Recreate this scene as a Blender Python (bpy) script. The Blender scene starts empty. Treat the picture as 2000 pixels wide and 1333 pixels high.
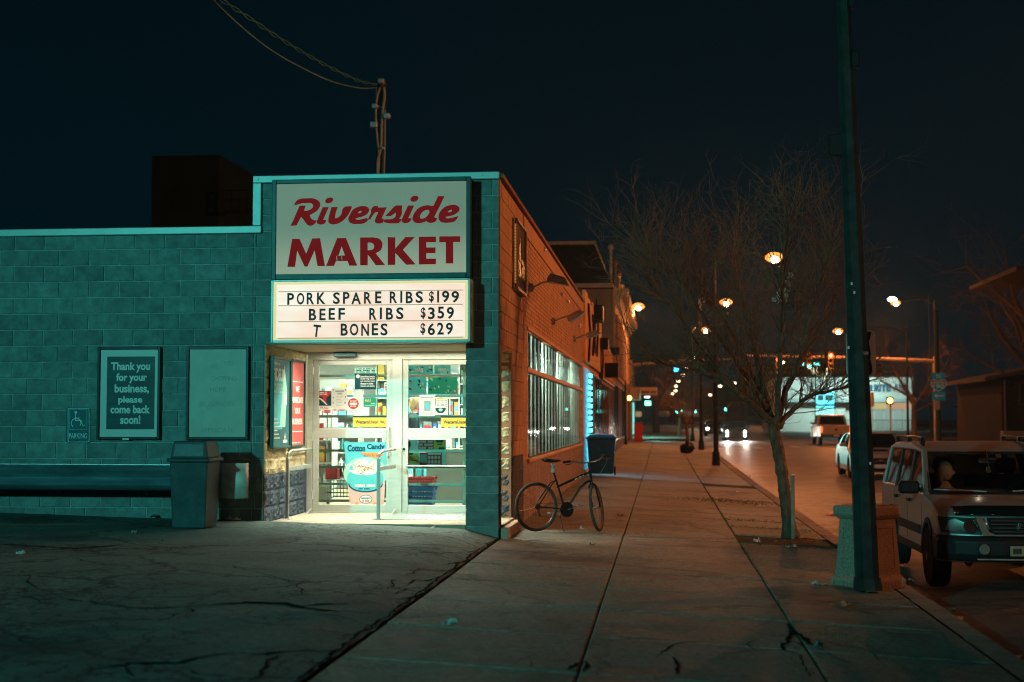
import bpy, math, random
from mathutils import Vector, Matrix, noise
random.seed(7)
R = math.radians
C = bpy.context.scene.collection
sc = bpy.context.scene

# ------------------------------------------------------------------ camera
F = 2778.0
PITCH = math.atan(153.5 / F); YAW = math.atan(292 / F * math.cos(PITCH))
cam_d = bpy.data.cameras.new('camera'); cam = bpy.data.objects.new('camera', cam_d); C.objects.link(cam)
cam.location = (0, 0, 1.5); cam.rotation_euler = (math.pi / 2 + PITCH, 0, YAW)
cam_d.sensor_width = 36; cam_d.lens = F / 2000 * 36; cam_d.clip_end = 3000; cam_d.clip_start = 0.05
cam_d.dof.use_dof = True; cam_d.dof.focus_distance = 18.6; cam_d.dof.aperture_fstop = 1.6
sc.camera = cam

# ------------------------------------------------------------------ night sky
w = bpy.data.worlds.new('World'); sc.world = w; w.use_nodes = True
nt = w.node_tree; bg = nt.nodes['Background']
tc = nt.nodes.new('ShaderNodeTexCoord'); sp = nt.nodes.new('ShaderNodeSeparateXYZ')
nt.links.new(tc.outputs['Generated'], sp.inputs[0])
cr = nt.nodes.new('ShaderNodeValToRGB'); nt.links.new(sp.outputs['Z'], cr.inputs[0])
cr.color_ramp.elements[0].position = 0.0; cr.color_ramp.elements[0].color = (0.0003, 0.0075, 0.0112, 1)
cr.color_ramp.elements[1].position = 0.45; cr.color_ramp.elements[1].color = (0.0002, 0.0036, 0.0058, 1)
nt.links.new(cr.outputs[0], bg.inputs[0]); bg.inputs[1].default_value = 1.0

# ------------------------------------------------------------------ exposure and sampling
sc.view_settings.view_transform = 'Standard'; sc.view_settings.look = 'None'
sc.view_settings.exposure = 0.0; sc.view_settings.gamma = 1.0
sc.render.engine = 'CYCLES'
cy = sc.cycles
cy.use_denoising = True; cy.max_bounces = 6; cy.diffuse_bounces = 3; cy.glossy_bounces = 3
cy.transmission_bounces = 4; cy.transparent_max_bounces = 12; cy.sample_clamp_indirect = 3.0
cy.pixel_filter_type = 'BLACKMAN_HARRIS'; cy.filter_width = 1.1; cy.caustics_reflective = False; cy.caustics_refractive = False
try: cy.use_light_tree = True
except Exception: pass

TEAL = (0.13, 1.0, 0.94); SODIUM = (1.0, 0.29, 0.085); WARMW = (1.0, 0.86, 0.62)
def lamp(name, kind, loc, power, color, size=0.3, target=None, spot=None, blend=0.4, size_y=None, spread=None):
    d = bpy.data.lights.new(name, kind); d.energy = power; d.color = color
    if kind == 'AREA':
        d.size = size
        if size_y: d.shape = 'RECTANGLE'; d.size_y = size_y
        if spread: d.spread = R(spread)
    else: d.shadow_soft_size = size
    if kind == 'SPOT': d.spot_size = R(spot or 90); d.spot_blend = blend
    o = bpy.data.objects.new(name, d); C.objects.link(o); o.location = loc
    if target: o.rotation_euler = (Vector(target) - Vector(loc)).to_track_quat('-Z', 'Y').to_euler()
    return o
# the lot's own floodlight on a mast behind the camera, and the street lamps on the far side of the road outside the frame
lamp('parking_lot_lamp_light', 'SPOT', (-13.5, -14, 7.5), 13500, TEAL, 0.35, (-2.6, 18, 3.6), 44, 1.0)
lamp('street_lamp_light_near', 'SPOT', (15.5, 27, 8.6), 9500, SODIUM, 0.25, (0, 30, 2.5), 112, 0.6)
lamp('street_lamp_light_behind', 'SPOT', (13, 4, 9), 2400, SODIUM, 0.25, (4.4, 18, 0.5), 46, 1.0)
lamp('warm_fill_behind_camera', 'POINT', (-1.0, -16, 8.0), 450, (1, .86, .66), 0.25)  # unseen warm fill behind the camera, added to make the teal less saturated

# ------------------------------------------------------------------ measuring: pixel of the photograph to a point on a real plane
fwd = Vector((-math.sin(YAW) * math.cos(PITCH), math.cos(YAW) * math.cos(PITCH), math.sin(PITCH)))
rgt = Vector((math.cos(YAW), math.sin(YAW), 0)); upv = rgt.cross(fwd)
def ray(x, y): return fwd * F + rgt * (x - 1000) + upv * (666.5 - y)
def oy(x, y, Y): d = ray(x, y); t = Y / d.y; return (d.x * t, 1.5 + d.z * t)
def ox(x, y, X): d = ray(x, y); t = X / d.x; return (d.y * t, 1.5 + d.z * t)
def oz(x, y, Z): d = ray(x, y); t = (Z - 1.5) / d.z; return (d.x * t, d.y * t)

# ------------------------------------------------------------------ materials
MC = {}
def mat(name, col, rough=0.6, metal=0.0, var=0.18, vs=6.0, bump=0.0, bs=60.0, emit=None, es=0.0, col2=None, spec=0.22, coat=0.0, rnd=0.0, rv=0.0, stretch=None):
    if name in MC: return MC[name]
    m = bpy.data.materials.new(name); m.use_nodes = True; n = m.node_tree.nodes; l = m.node_tree.links
    b = n['Principled BSDF']; b.inputs['Roughness'].default_value = rough; b.inputs['Metallic'].default_value = metal
    b.inputs['Specular IOR Level'].default_value = spec; b.inputs['Coat Weight'].default_value = coat
    t = n.new('ShaderNodeTexCoord'); src = t.outputs['Object']
    if rnd or stretch:
        mp = n.new('ShaderNodeMapping'); l.new(src, mp.inputs[0])
        if stretch: mp.inputs['Scale'].default_value = stretch
        if rnd:
            oi = n.new('ShaderNodeObjectInfo'); mm = n.new('ShaderNodeMath'); mm.operation = 'MULTIPLY'; mm.inputs[1].default_value = 57.0
            l.new(oi.outputs['Random'], mm.inputs[0]); l.new(mm.outputs[0], mp.inputs['Location'])
        src = mp.outputs[0]
    no = n.new('ShaderNodeTexNoise'); no.inputs['Scale'].default_value = vs; no.inputs['Detail'].default_value = 8; no.inputs['Roughness'].default_value = 0.62
    l.new(src, no.inputs['Vector'])
    r = n.new('ShaderNodeValToRGB'); l.new(no.outputs[0], r.inputs[0])
    c1 = [max(0, c * (1 - var)) for c in col]; c2 = [min(1, c * (1 + var)) for c in (col2 or col)]
    r.color_ramp.elements[0].position = 0.32; r.color_ramp.elements[1].position = 0.68
    r.color_ramp.elements[0].color = (*c1, 1); r.color_ramp.elements[1].color = (*c2, 1)
    out = r.outputs[0]
    if rnd:
        hs = n.new('ShaderNodeHueSaturation'); mr = n.new('ShaderNodeMapRange'); mr.inputs['To Min'].default_value = 1 - rnd; mr.inputs['To Max'].default_value = 1 + rnd
        l.new(oi.outputs['Random'], mr.inputs[0]); l.new(mr.outputs[0], hs.inputs['Value']); l.new(out, hs.inputs['Color']); out = hs.outputs[0]
    l.new(out, b.inputs['Base Color'])
    if rv:
        mr2 = n.new('ShaderNodeMapRange'); mr2.inputs['To Min'].default_value = max(0.02, rough - rv); mr2.inputs['To Max'].default_value = min(1, rough + rv)
        l.new(no.outputs[0], mr2.inputs[0]); l.new(mr2.outputs[0], b.inputs['Roughness'])
    if bump:
        n2 = n.new('ShaderNodeTexNoise'); n2.inputs['Scale'].default_value = bs; n2.inputs['Detail'].default_value = 6; l.new(src, n2.inputs['Vector'])
        bp = n.new('ShaderNodeBump'); bp.inputs['Strength'].default_value = bump; bp.inputs['Distance'].default_value = 0.02
        l.new(n2.outputs[0], bp.inputs['Height']); l.new(bp.outputs[0], b.inputs['Normal'])
    if emit:
        b.inputs['Emission Color'].default_value = (*emit, 1); b.inputs['Emission Strength'].default_value = es
    MC[name] = m; return m
def glow(name, col, s): return mat(name, (0.02, 0.02, 0.02), 0.5, var=0, emit=col, es=s)
def glass(name, tint=(0.9, 1, 0.97), refl=1.0):
    if name in MC: return MC[name]
    m = bpy.data.materials.new(name); m.use_nodes = True; n = m.node_tree.nodes; l = m.node_tree.links
    n.remove(n['Principled BSDF']); o = n['Material Output']
    tr = n.new('ShaderNodeBsdfTransparent'); tr.inputs[0].default_value = (*tint, 1)
    gl = n.new('ShaderNodeBsdfGlossy'); gl.inputs['Roughness'].default_value = 0.02
    fr = n.new('ShaderNodeFresnel'); fr.inputs[0].default_value = 1.45
    mx = n.new('ShaderNodeMixShader'); mu = n.new('ShaderNodeMath'); mu.operation = 'MULTIPLY'; mu.inputs[1].default_value = refl
    l.new(fr.outputs[0], mu.inputs[0]); l.new(mu.outputs[0], mx.inputs[0]); l.new(tr.outputs[0], mx.inputs[1]); l.new(gl.outputs[0], mx.inputs[2]); l.new(mx.outputs[0], o.inputs[0])
    MC[name] = m; return m
BLOCK = mat('grey_block', (0.16, 0.25, 0.235), 0.92, var=0.27, vs=7, bump=0.7, bs=38, rnd=0.17)
MORTAR = mat('mortar', (0.30, 0.42, 0.38), 0.95, var=0.35, vs=5, bump=0.4, bs=70)
CREAMB = mat('cream_block', (0.70, 0.58, 0.34), 0.9, var=0.14, vs=14, bump=0.5, bs=60, rnd=0.06)
BLUEB = mat('blue_grey_block', (0.075, 0.105, 0.135), 0.85, var=0.3, vs=14, bump=0.5, bs=60, rnd=0.1)
TERRA = mat('terracotta_paint', (0.41, 0.25, 0.155), 0.85, var=0.13, vs=5, bump=0.25, bs=45, rnd=0.06)
BRICK = mat('painted_brick', (0.42, 0.255, 0.16), 0.85, var=0.22, vs=4, bump=0.2, bs=60)
GREYBRICK = mat('lavender_painted_brick', (0.24, 0.215, 0.23), 0.85, var=0.25, vs=4, bump=0.2, bs=60)
TRIM = mat('pale_metal_trim', (0.36, 0.48, 0.45), 0.45, 0.3, var=0.08, vs=3, bump=0.03, bs=30)
BLACKP = mat('black_painted_metal', (0.012, 0.02, 0.022), 0.4, 0.3, var=0.2)
ALU = mat('brushed_aluminium', (0.60, 0.62, 0.54), 0.42, 0.35, var=0.07, vs=4, bump=0.03, bs=90, stretch=(1, 1, 6))
GALV = mat('galvanised_steel', (0.42, 0.47, 0.47), 0.42, 0.7, var=0.25, vs=7, bump=0.06, bs=25, rv=0.15)
DARKGL = mat('dark_window_glass', (0.01, 0.014, 0.016), 0.06, var=0.1, spec=0.8)
PLASTIC = mat('black_plastic', (0.014, 0.016, 0.018), 0.5, var=0.2, vs=20)
RUBBER = mat('tyre_rubber', (0.016, 0.017, 0.018), 0.8, var=0.3, vs=30, bump=0.2, bs=120)
WHITEP = mat('white_print', (0.75, 0.76, 0.70), 0.5, var=0.05)
REDL = mat('red_letter_film', (0.20, 0.006, 0.008), 0.8, var=0.14, vs=3, emit=(1, .05, .06), es=.12, spec=.05)  # own glow keeps the letters red, standing in for backlight
SIGNW = mat('white_sign_acrylic', (0.45, 0.45, 0.36), 0.3, var=0.05, vs=1.2, rv=0.08)
BLACKL = mat('black_letter', (0.02, 0.04, 0.03), 0.5, var=0.5, vs=6)
ORANGE = mat('orange_shopfront_panel', (0.62, 0.33, 0.13), 0.7, var=0.22, vs=3, bump=0.2, bs=30, stretch=(1, 4, 0.6))
WOOD = mat('weathered_wood', (0.05, 0.065, 0.055), 0.9, var=0.3, vs=9, bump=0.5, bs=30, stretch=(6, 6, 0.6))
BARK = mat('tree_bark', (0.15, 0.085, 0.055), 0.95, var=0.45, vs=22, bump=0.9, bs=40, stretch=(1, 1, 0.3))
TWIG = mat('twig_bark', (0.16, 0.095, 0.06), 0.9, var=0.3, vs=20)
DARKBR = mat('dark_brick', (0.12, 0.08, 0.06), 0.9, var=0.3, vs=5, bump=0.3)
DARKSLATE = mat('dark_slate', (0.025, 0.03, 0.03), 0.9, var=0.3, vs=6, bump=0.3)
STONE = mat('cream_cornice', (0.36, 0.30, 0.22), 0.85, var=0.2, vs=4, bump=0.2)
POLEG = mat('green_painted_pole', (0.022, 0.036, 0.034), 0.5, 0.2, var=0.4, vs=7, bump=0.15, bs=30, rv=0.12)

# ------------------------------------------------------------------ mesh helpers
class MB:
    def __init__(s): s.v = []; s.f = []; s.m = []
    def add(s, vs, fs, m=0):
        o = len(s.v); s.v += [tuple(v) for v in vs]; s.f += [tuple(i + o for i in f) for f in fs]; s.m += [m] * len(fs); return s
    def box(s, x0, x1, y0, y1, z0, z1, m=0):
        return s.add([(x0, y0, z0), (x1, y0, z0), (x1, y1, z0), (x0, y1, z0), (x0, y0, z1), (x1, y0, z1), (x1, y1, z1), (x0, y1, z1)],
                     [(0, 3, 2, 1), (4, 5, 6, 7), (0, 1, 5, 4), (1, 2, 6, 5), (2, 3, 7, 6), (3, 0, 4, 7)], m)
    def cbox(s, x0, x1, y0, y1, z0, z1, c=0.01, m=0):
        """box with chamfered vertical and horizontal edges"""
        vs = []; c = min(c, (x1 - x0) / 2.1, (y1 - y0) / 2.1, (z1 - z0) / 2.1)
        def ring(z, i): return [(x0 + i, y0 + i + c, z), (x0 + i + c, y0 + i, z), (x1 - i - c, y0 + i, z), (x1 - i, y0 + i + c, z), (x1 - i, y1 - i - c, z), (x1 - i - c, y1 - i, z), (x0 + i + c, y1 - i, z), (x0 + i, y1 - i - c, z)]
        rs = [ring(z0, c * .7), ring(z0 + c, 0), ring(z1 - c, 0), ring(z1, c * .7)]
        for r_ in rs: vs += r_
        fs = [tuple(range(7, -1, -1)), tuple(range(24, 32))]
        for k in range(3):
            for j in range(8): a = k * 8 + j; b = k * 8 + (j + 1) % 8; fs.append((a, b, b + 8, a + 8))
        return s.add(vs, fs, m)
    def tube(s, pts, r, n=8, m=0, cap=True, closed=False):
        pts = [Vector(p) for p in pts]; k = len(pts); rs = r if isinstance(r, (list, tuple)) else [r] * k
        vs = []; fs = []; prev = None
        for i, p in enumerate(pts):
            if closed: d = pts[(i + 1) % k] - pts[i - 1]
            else: d = pts[min(i + 1, k - 1)] - pts[max(i - 1, 0)]
            if d.length < 1e-9: d = Vector((0, 0, 1))
            d.normalize()
            if prev is None: a = d.orthogonal().normalized()
            else:
                a = prev - d * prev.dot(d)
                a = a.normalized() if a.length > 1e-6 else d.orthogonal().normalized()
            prev = a; b = d.cross(a)
            for j in range(n):
                t = 2 * math.pi * j / n; vs.append(p + (a * math.cos(t) + b * math.sin(t)) * rs[i])
        for i in range(k if closed else k - 1):
            for j in range(n):
                a0 = i * n + j; a1 = i * n + (j + 1) % n; i2 = ((i + 1) % k) * n
                fs.append((a0, a1, i2 + (j + 1) % n, i2 + j))
        if cap and not closed: fs.append(tuple(range(n - 1, -1, -1))); fs.append(tuple(range((k - 1) * n, k * n)))
        return s.add(vs, fs, m)
    def lathe(s, prof, cx=0, cy=0, n=16, m=0, axis='z', c=(0, 0, 0)):
        vs = []; fs = []
        for (r_, h) in prof:
            for j in range(n):
                t = 2 * math.pi * j / n; a, b = r_ * math.cos(t), r_ * math.sin(t)
                if axis == 'z': vs.append((cx + a, cy + b, h))
                elif axis == 'x': vs.append((c[0] + h, c[1] + a, c[2] + b))
                else: vs.append((c[0] + a, c[1] + h, c[2] + b))
        for i in range(len(prof) - 1):
            for j in range(n): fs.append((i * n + j, i * n + (j + 1) % n, (i + 1) * n + (j + 1) % n, (i + 1) * n + j))
        fs.append(tuple(range(n - 1, -1, -1))); fs.append(tuple(range((len(prof) - 1) * n, len(prof) * n)))
        return s.add(vs, fs, m)
    def prism(s, poly, O, u, v, n_, d0, d1, m=0):
        """polygon (a,b) in plane O+u*a+v*b extruded along n_ from d0 to d1"""
        O, u, v, n_ = Vector(O), Vector(u), Vector(v), Vector(n_); k = len(poly)
        vs = [O + u * a + v * b + n_ * d0 for a, b in poly] + [O + u * a + v * b + n_ * d1 for a, b in poly]
        fs = [tuple(range(k - 1, -1, -1)), tuple(range(k, 2 * k))] + [(i, (i + 1) % k, (i + 1) % k + k, i + k) for i in range(k)]
        return s.add(vs, fs, m)
    def ball(s, c, r, n=10, m=0, sq=(1, 1, 1)):
        vs = []; fs = []; h = n // 2 + 1
        for i in range(h + 1):
            p = math.pi * i / h
            for j in range(n):
                t = 2 * math.pi * j / n
                vs.append((c[0] + r * sq[0] * math.sin(p) * math.cos(t), c[1] + r * sq[1] * math.sin(p) * math.sin(t), c[2] + r * sq[2] * math.cos(p)))
        for i in range(h):
            for j in range(n): fs.append((i * n + j, (i + 1) * n + j, (i + 1) * n + (j + 1) % n, i * n + (j + 1) % n))
        return s.add(vs, fs, m)
    def xf(s, M): s.v = [tuple(M @ Vector(v)) for v in s.v]; return s
BASE = {}
def mkmesh(name, mb, mats, off=(0, 0, 0), smooth=False):
    me = bpy.data.meshes.new(name)
    me.from_pydata([(v[0] - off[0], v[1] - off[1], v[2] - off[2]) for v in mb.v], [], mb.f)
    for m in (mats if isinstance(mats, (list, tuple)) else [mats]): me.materials.append(m)
    me.polygons.foreach_set('material_index', mb.m)
    if smooth:
        me.polygons.foreach_set('use_smooth', [True] * len(me.polygons))
        try: me.set_sharp_from_angle(angle=R(42))
        except Exception: pass
    me.update(); return me
def obj(name, mb, mats, parent=None, smooth=False, kind=None, label=None):
    b = BASE.get(parent.name, (0, 0, 0)) if parent else (0, 0, 0)
    me = mb if isinstance(mb, bpy.types.Mesh) else mkmesh(name, mb, mats, b, smooth)
    o = bpy.data.objects.new(name, me); C.objects.link(o)
    if parent: o.parent = parent; BASE[o.name] = b
    if kind: o['kind'] = kind
    if label: o['label'] = label
    return o
def bev(o, wd=0.01, seg=2):
    md = o.modifiers.new('bevel', 'BEVEL'); md.width = wd; md.segments = seg; md.limit_method = 'ANGLE'; md.angle_limit = R(35); return o
def thing(name, label, cat, loc=(0, 0, 0), group=None):
    o = bpy.data.objects.new(name, None); C.objects.link(o); o.location = loc; o.empty_display_size = 0.2
    o['label'] = label; o['category'] = cat
    if group: o['group'] = group
    BASE[o.name] = tuple(loc); return o
def tag(o, label, cat, group=None):
    o['label'] = label; o['category'] = cat
    if group: o['group'] = group
    return o
def rebase(o, loc):
    """move a single-mesh thing's origin to its base"""
    me = o.data; me.transform(Matrix.Translation(-Vector(loc))); o.location = loc; return o
def copy_tree(o, parent=None):
    c = o.copy(); C.objects.link(c); c.parent = parent
    for ch in o.children: copy_tree(ch, c)
    return c
FACE = {'front': ((1, 0, 0), (0, 0, 1), (0, -1, 0)), 'side': ((0, 1, 0), (0, 0, 1), (1, 0, 0))}
TXT = {}
def text_geo(s, bold=0.0, shear=0.0):
    k = (s, bold, shear)
    if k in TXT: return TXT[k]
    cu = bpy.data.curves.new('lettering', 'FONT'); cu.body = s; cu.offset = bold; cu.shear = shear; cu.resolution_u = 3; cu.fill_mode = 'FRONT'
    o = bpy.data.objects.new('lettering', cu); me = o.to_mesh()
    vs = [tuple(v.co) for v in me.vertices]; fs = [tuple(p.vertices) for p in me.polygons]
    o.to_mesh_clear(); bpy.data.objects.remove(o); bpy.data.curves.remove(cu)
    TXT[k] = (vs, fs); return TXT[k]
def put_text(mb, s, a0, a1, b0, b1, O, face='front', bold=0.02, m=0, shear=0.0, thick=0.0):
    """text fitted to the rectangle a0..a1, b0..b1 in the plane through O"""
    vs, fs = text_geo(s, bold, shear)
    if not vs: return mb
    u, v, n_ = [Vector(q) for q in (FACE[face] if isinstance(face, str) else face)]; O = Vector(O)
    x0 = min(p[0] for p in vs); x1 = max(p[0] for p in vs); y0 = min(p[1] for p in vs); y1 = max(p[1] for p in vs)
    q = [O + u * (a0 + (p[0] - x0) / max(x1 - x0, 1e-6) * (a1 - a0)) + v * (b0 + (p[1] - y0) / max(y1 - y0, 1e-6) * (b1 - b0)) for p in vs]
    mb.add([p + n_ * thick for p in q], fs, m)
    if thick: 
        mb.add(q, [], m)
        cnt = {}
        for f in fs:
            for i in range(len(f)):
                e = (f[i], f[(i + 1) % len(f)]); cnt[e] = 1
        k = len(mb.v); kk = k - 2 * len(q)
        for (a, b) in cnt:
            if (b, a) not in cnt: mb.f.append((kk + a, kk + len(q) + a, kk + len(q) + b, kk + b)); mb.m.append(m)
    return mb
def outline(polys, smooth=True):
    """closed outlines in pixels ((x,y) smooth, (x,y,1) corner) filled with their holes, as flat geometry in pixels"""
    cu = bpy.data.curves.new('outline', 'CURVE'); cu.dimensions = '2D'; cu.fill_mode = 'BOTH'; cu.resolution_u = 5
    for P in polys:
        sp_ = cu.splines.new('BEZIER'); sp_.bezier_points.add(len(P) - 1); sp_.use_cyclic_u = True
        n_ = len(P)
        for i, p in enumerate(P):
            bp = sp_.bezier_points[i]; bp.co = (p[0], -p[1], 0); a = P[i - 1]; b = P[(i + 1) % n_]
            bp.handle_left_type = bp.handle_right_type = 'FREE'
            if len(p) > 2:
                bp.handle_left = (p[0] + (a[0] - p[0]) / 3, -(p[1] + (a[1] - p[1]) / 3), 0); bp.handle_right = (p[0] + (b[0] - p[0]) / 3, -(p[1] + (b[1] - p[1]) / 3), 0)
            else:
                tx, ty = b[0] - a[0], b[1] - a[1]; L = math.hypot(tx, ty) or 1; la = math.hypot(a[0] - p[0], a[1] - p[1]) / 3; lb = math.hypot(b[0] - p[0], b[1] - p[1]) / 3
                bp.handle_left = (p[0] - tx / L * la, -(p[1] - ty / L * la), 0); bp.handle_right = (p[0] + tx / L * lb, -(p[1] + ty / L * lb), 0)
    o = bpy.data.objects.new('outline', cu); me = o.to_mesh()
    vs = [(v.co.x, -v.co.y) for v in me.vertices]; fs = [tuple(p.vertices) for p in me.polygons]
    o.to_mesh_clear(); bpy.data.objects.remove(o); bpy.data.curves.remove(cu)
    return vs, fs
def ell(cx, cy, rx, ry, a=0, n=8):
    a = R(a); return [(cx + rx * math.cos(t) * math.cos(a) - ry * math.sin(t) * math.sin(a), cy + rx * math.cos(t) * math.sin(a) + ry * math.sin(t) * math.cos(a)) for t in [2 * math.pi * i / n for i in range(n)]]
def lerp(t, pts):
    if t <= pts[0][0]: return pts[0][1]
    for (a, b), (c, d) in zip(pts, pts[1:]):
        if t <= c: return b + (d - b) * (t - a) / (c - a)
    return pts[-1][1]
def rise(Y): return 0.006 * max(0, min(Y, 260) - 45)
def zwalk(X, Y): return -0.05 * (X + 2.05) + rise(Y)
def zroad(X, Y):
    return lerp(X, [(2.6, -0.46), (9.3, -0.29), (16.0, -0.40)]) + rise(Y)
def zlot(X, Y):
    k = lerp(Y, [(-10, 0.1), (4, 0.25), (18, 1.0)])
    return lerp(-X, [(2.05, 0.0), (2.5, 0.115), (5.1, 0.19), (8.7, 0.28), (14, 0.33)]) * k
# ================================================================== GROUND
def asphalt(name, base, crack=1.0, patch=0.5, rough=0.85, sc1=0.55, sc2=3.2, w1=0.018, w2=0.05):
    m = bpy.data.materials.new(name); m.use_nodes = True; n = m.node_tree.nodes; l = m.node_tree.links; b = n['Principled BSDF']
    t = n.new('ShaderNodeTexCoord'); P = t.outputs['Object']
    def N(scale, det=6, rg=0.6, vec=P):
        q = n.new('ShaderNodeTexNoise'); q.inputs['Scale'].default_value = scale; q.inputs['Detail'].default_value = det; q.inputs['Roughness'].default_value = rg; l.new(vec, q.inputs['Vector']); return q
    def rng(src, a, b_, c=0, d=1):
        q = n.new('ShaderNodeMapRange'); q.inputs[1].default_value = a; q.inputs[2].default_value = b_; q.inputs[3].default_value = c; q.inputs[4].default_value = d; q.clamp = True; l.new(src, q.inputs[0]); return q.outputs[0]
    def mul(a, b_, op='MULTIPLY'):
        q = n.new('ShaderNodeMath'); q.operation = op; l.new(a, q.inputs[0])
        if isinstance(b_, (int, float)): q.inputs[1].default_value = b_
        else: l.new(b_, q.inputs[1])
        return q.outputs[0]
    # warped coordinates for cracks
    wn = N(1.3, 5, 0.65); wv = n.new('ShaderNodeVectorMath'); wv.operation = 'SCALE'; wv.inputs[3].default_value = 0.9; l.new(wn.outputs['Color'], wv.inputs[0])
    ad = n.new('ShaderNodeVectorMath'); ad.operation = 'ADD'; l.new(P, ad.inputs[0]); l.new(wv.outputs[0], ad.inputs[1])
    def cracks(scale, wdt):
        v = n.new('ShaderNodeTexVoronoi'); v.feature = 'DISTANCE_TO_EDGE'; v.inputs['Scale'].default_value = scale; l.new(ad.outputs[0], v.inputs['Vector'])
        return rng(v.outputs['Distance'], 0.0, wdt, 1, 0)
    big = cracks(sc1, w1); m1 = rng(N(0.5, 3).outputs[0], 0.36, 0.48)
    small = cracks(sc2, w2); m2 = rng(N(0.33, 4).outputs[0], 0.47, 0.56)
    ck = mul(mul(big, m1), mul(small, m2), 'MAXIMUM')
    ck = mul(ck, crack)
    pn = rng(N(0.42, 5, 0.7).outputs[0], 0.53, 0.66, 0, patch)
    g = N(30, 8, 0.85); gr = rng(g.outputs[0], 0.33, 0.68, 0.3, 1.9)
    big2 = mul(rng(N(1.1, 9, 0.72).outputs[0], 0.3, 0.7, 0.62, 1.35), rng(N(13, 6, 0.7).outputs[0], 0.3, 0.7, 0.72, 1.3))
    val = mul(mul(gr, big2), rng(pn, 0, 1, 1, 0.35)); val = mul(val, rng(ck, 0, 1, 1, 0.05))
    cm = n.new('ShaderNodeVectorMath'); cm.operation = 'SCALE'; cm.inputs[0].default_value = base; l.new(val, cm.inputs[3]); l.new(cm.outputs[0], b.inputs['Base Color'])
    b.inputs['Roughness'].default_value = rough
    rr = rng(N(2.2, 5).outputs[0], 0.35, 0.7, rough - 0.08, min(1, rough + 0.1)); l.new(rr, b.inputs['Roughness'])
    hs = mul(mul(g.outputs[0], 0.25), mul(ck, -1.0), 'ADD')
    bp = n.new('ShaderNodeBump'); bp.inputs['Strength'].default_value = 0.7; bp.inputs['Distance'].default_value = 0.012; l.new(hs, bp.inputs['Height']); l.new(bp.outputs[0], b.inputs['Normal'])
    return m
ASPH = asphalt('lot_asphalt', (0.058, 0.104, 0.094), 1.0, 1.0, 0.85)
ROADM = asphalt('road_asphalt', (0.10, 0.09, 0.08), 0.6, 0.35, 0.5, 0.3, 2.0)
CONC = asphalt('sidewalk_concrete', (0.165, 0.172, 0.145), 0.6, 0.9, 0.74, 0.25, 1.4, 0.010, 0.018)
KERBM = mat('kerb_concrete', (0.22, 0.19, 0.16), 0.85, var=0.3, vs=4, bump=0.5, bs=40, rnd=0.12)
SOIL = mat('bare_soil', (0.045, 0.038, 0.028), 0.95, var=0.5, vs=14, bump=0.9, bs=40)
def grid(name, xs, ys, zf, m, kind='structure', skirt=None):
    vs = [(x, y, zf(x, y)) for y in ys for x in xs]; k = len(xs)
    fs = [(j * k + i, j * k + i + 1, (j + 1) * k + i + 1, (j + 1) * k + i) for j in range(len(ys) - 1) for i in range(k - 1)]
    mb = MB(); mb.add(vs, fs); o = obj(name, mb, m, smooth=True); o['kind'] = kind; return o
def seq(*seg):
    out = []
    for a, b, st in seg:
        n = max(1, round((b - a) / st)); out += [a + (b - a) * i / n for i in range(n)]
    return out + [seg[-1][1]]
grid('ground', seq((-300, -60, 60), (-60, 60, 20), (60, 300, 60)), seq((-60, 300, 15), (300, 1500, 200)), lambda x, y: rise(y) - 0.75, SOIL)
def zl(x, y):
    z = zlot(x, y) + 0.008 * (noise.noise((x * 0.7, y * 0.7, 0)) + 0.5 * noise.noise((x * 2, y * 2, 3)))
    e = max(0, 1 - (-2.05 - x) / 1.1) * max(0, 1 - abs(y - 12.5) / 5)      # the broken edge sinks beside the sidewalk
    return z - 0.02 * e * (0.6 + noise.noise((x * 3, y * 3, 1)))
lot_x = seq((-40, -10, 3), (-10, -4.5, 0.22), (-4.5, -2.07, 0.1))
lot_y = seq((-12, 6, 1), (6, 17.995, 0.13))
lot = grid('asphalt_lot', lot_x, lot_y, zl, ASPH)
for v in lot.data.vertices:
    if v.co.x > -2.12 and v.co.y < 17.6: v.co.x += 0.03 * noise.noise((0, v.co.y * 2.6, 5)) + 0.02 * noise.noise((0, v.co.y * 9, 5))
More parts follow.
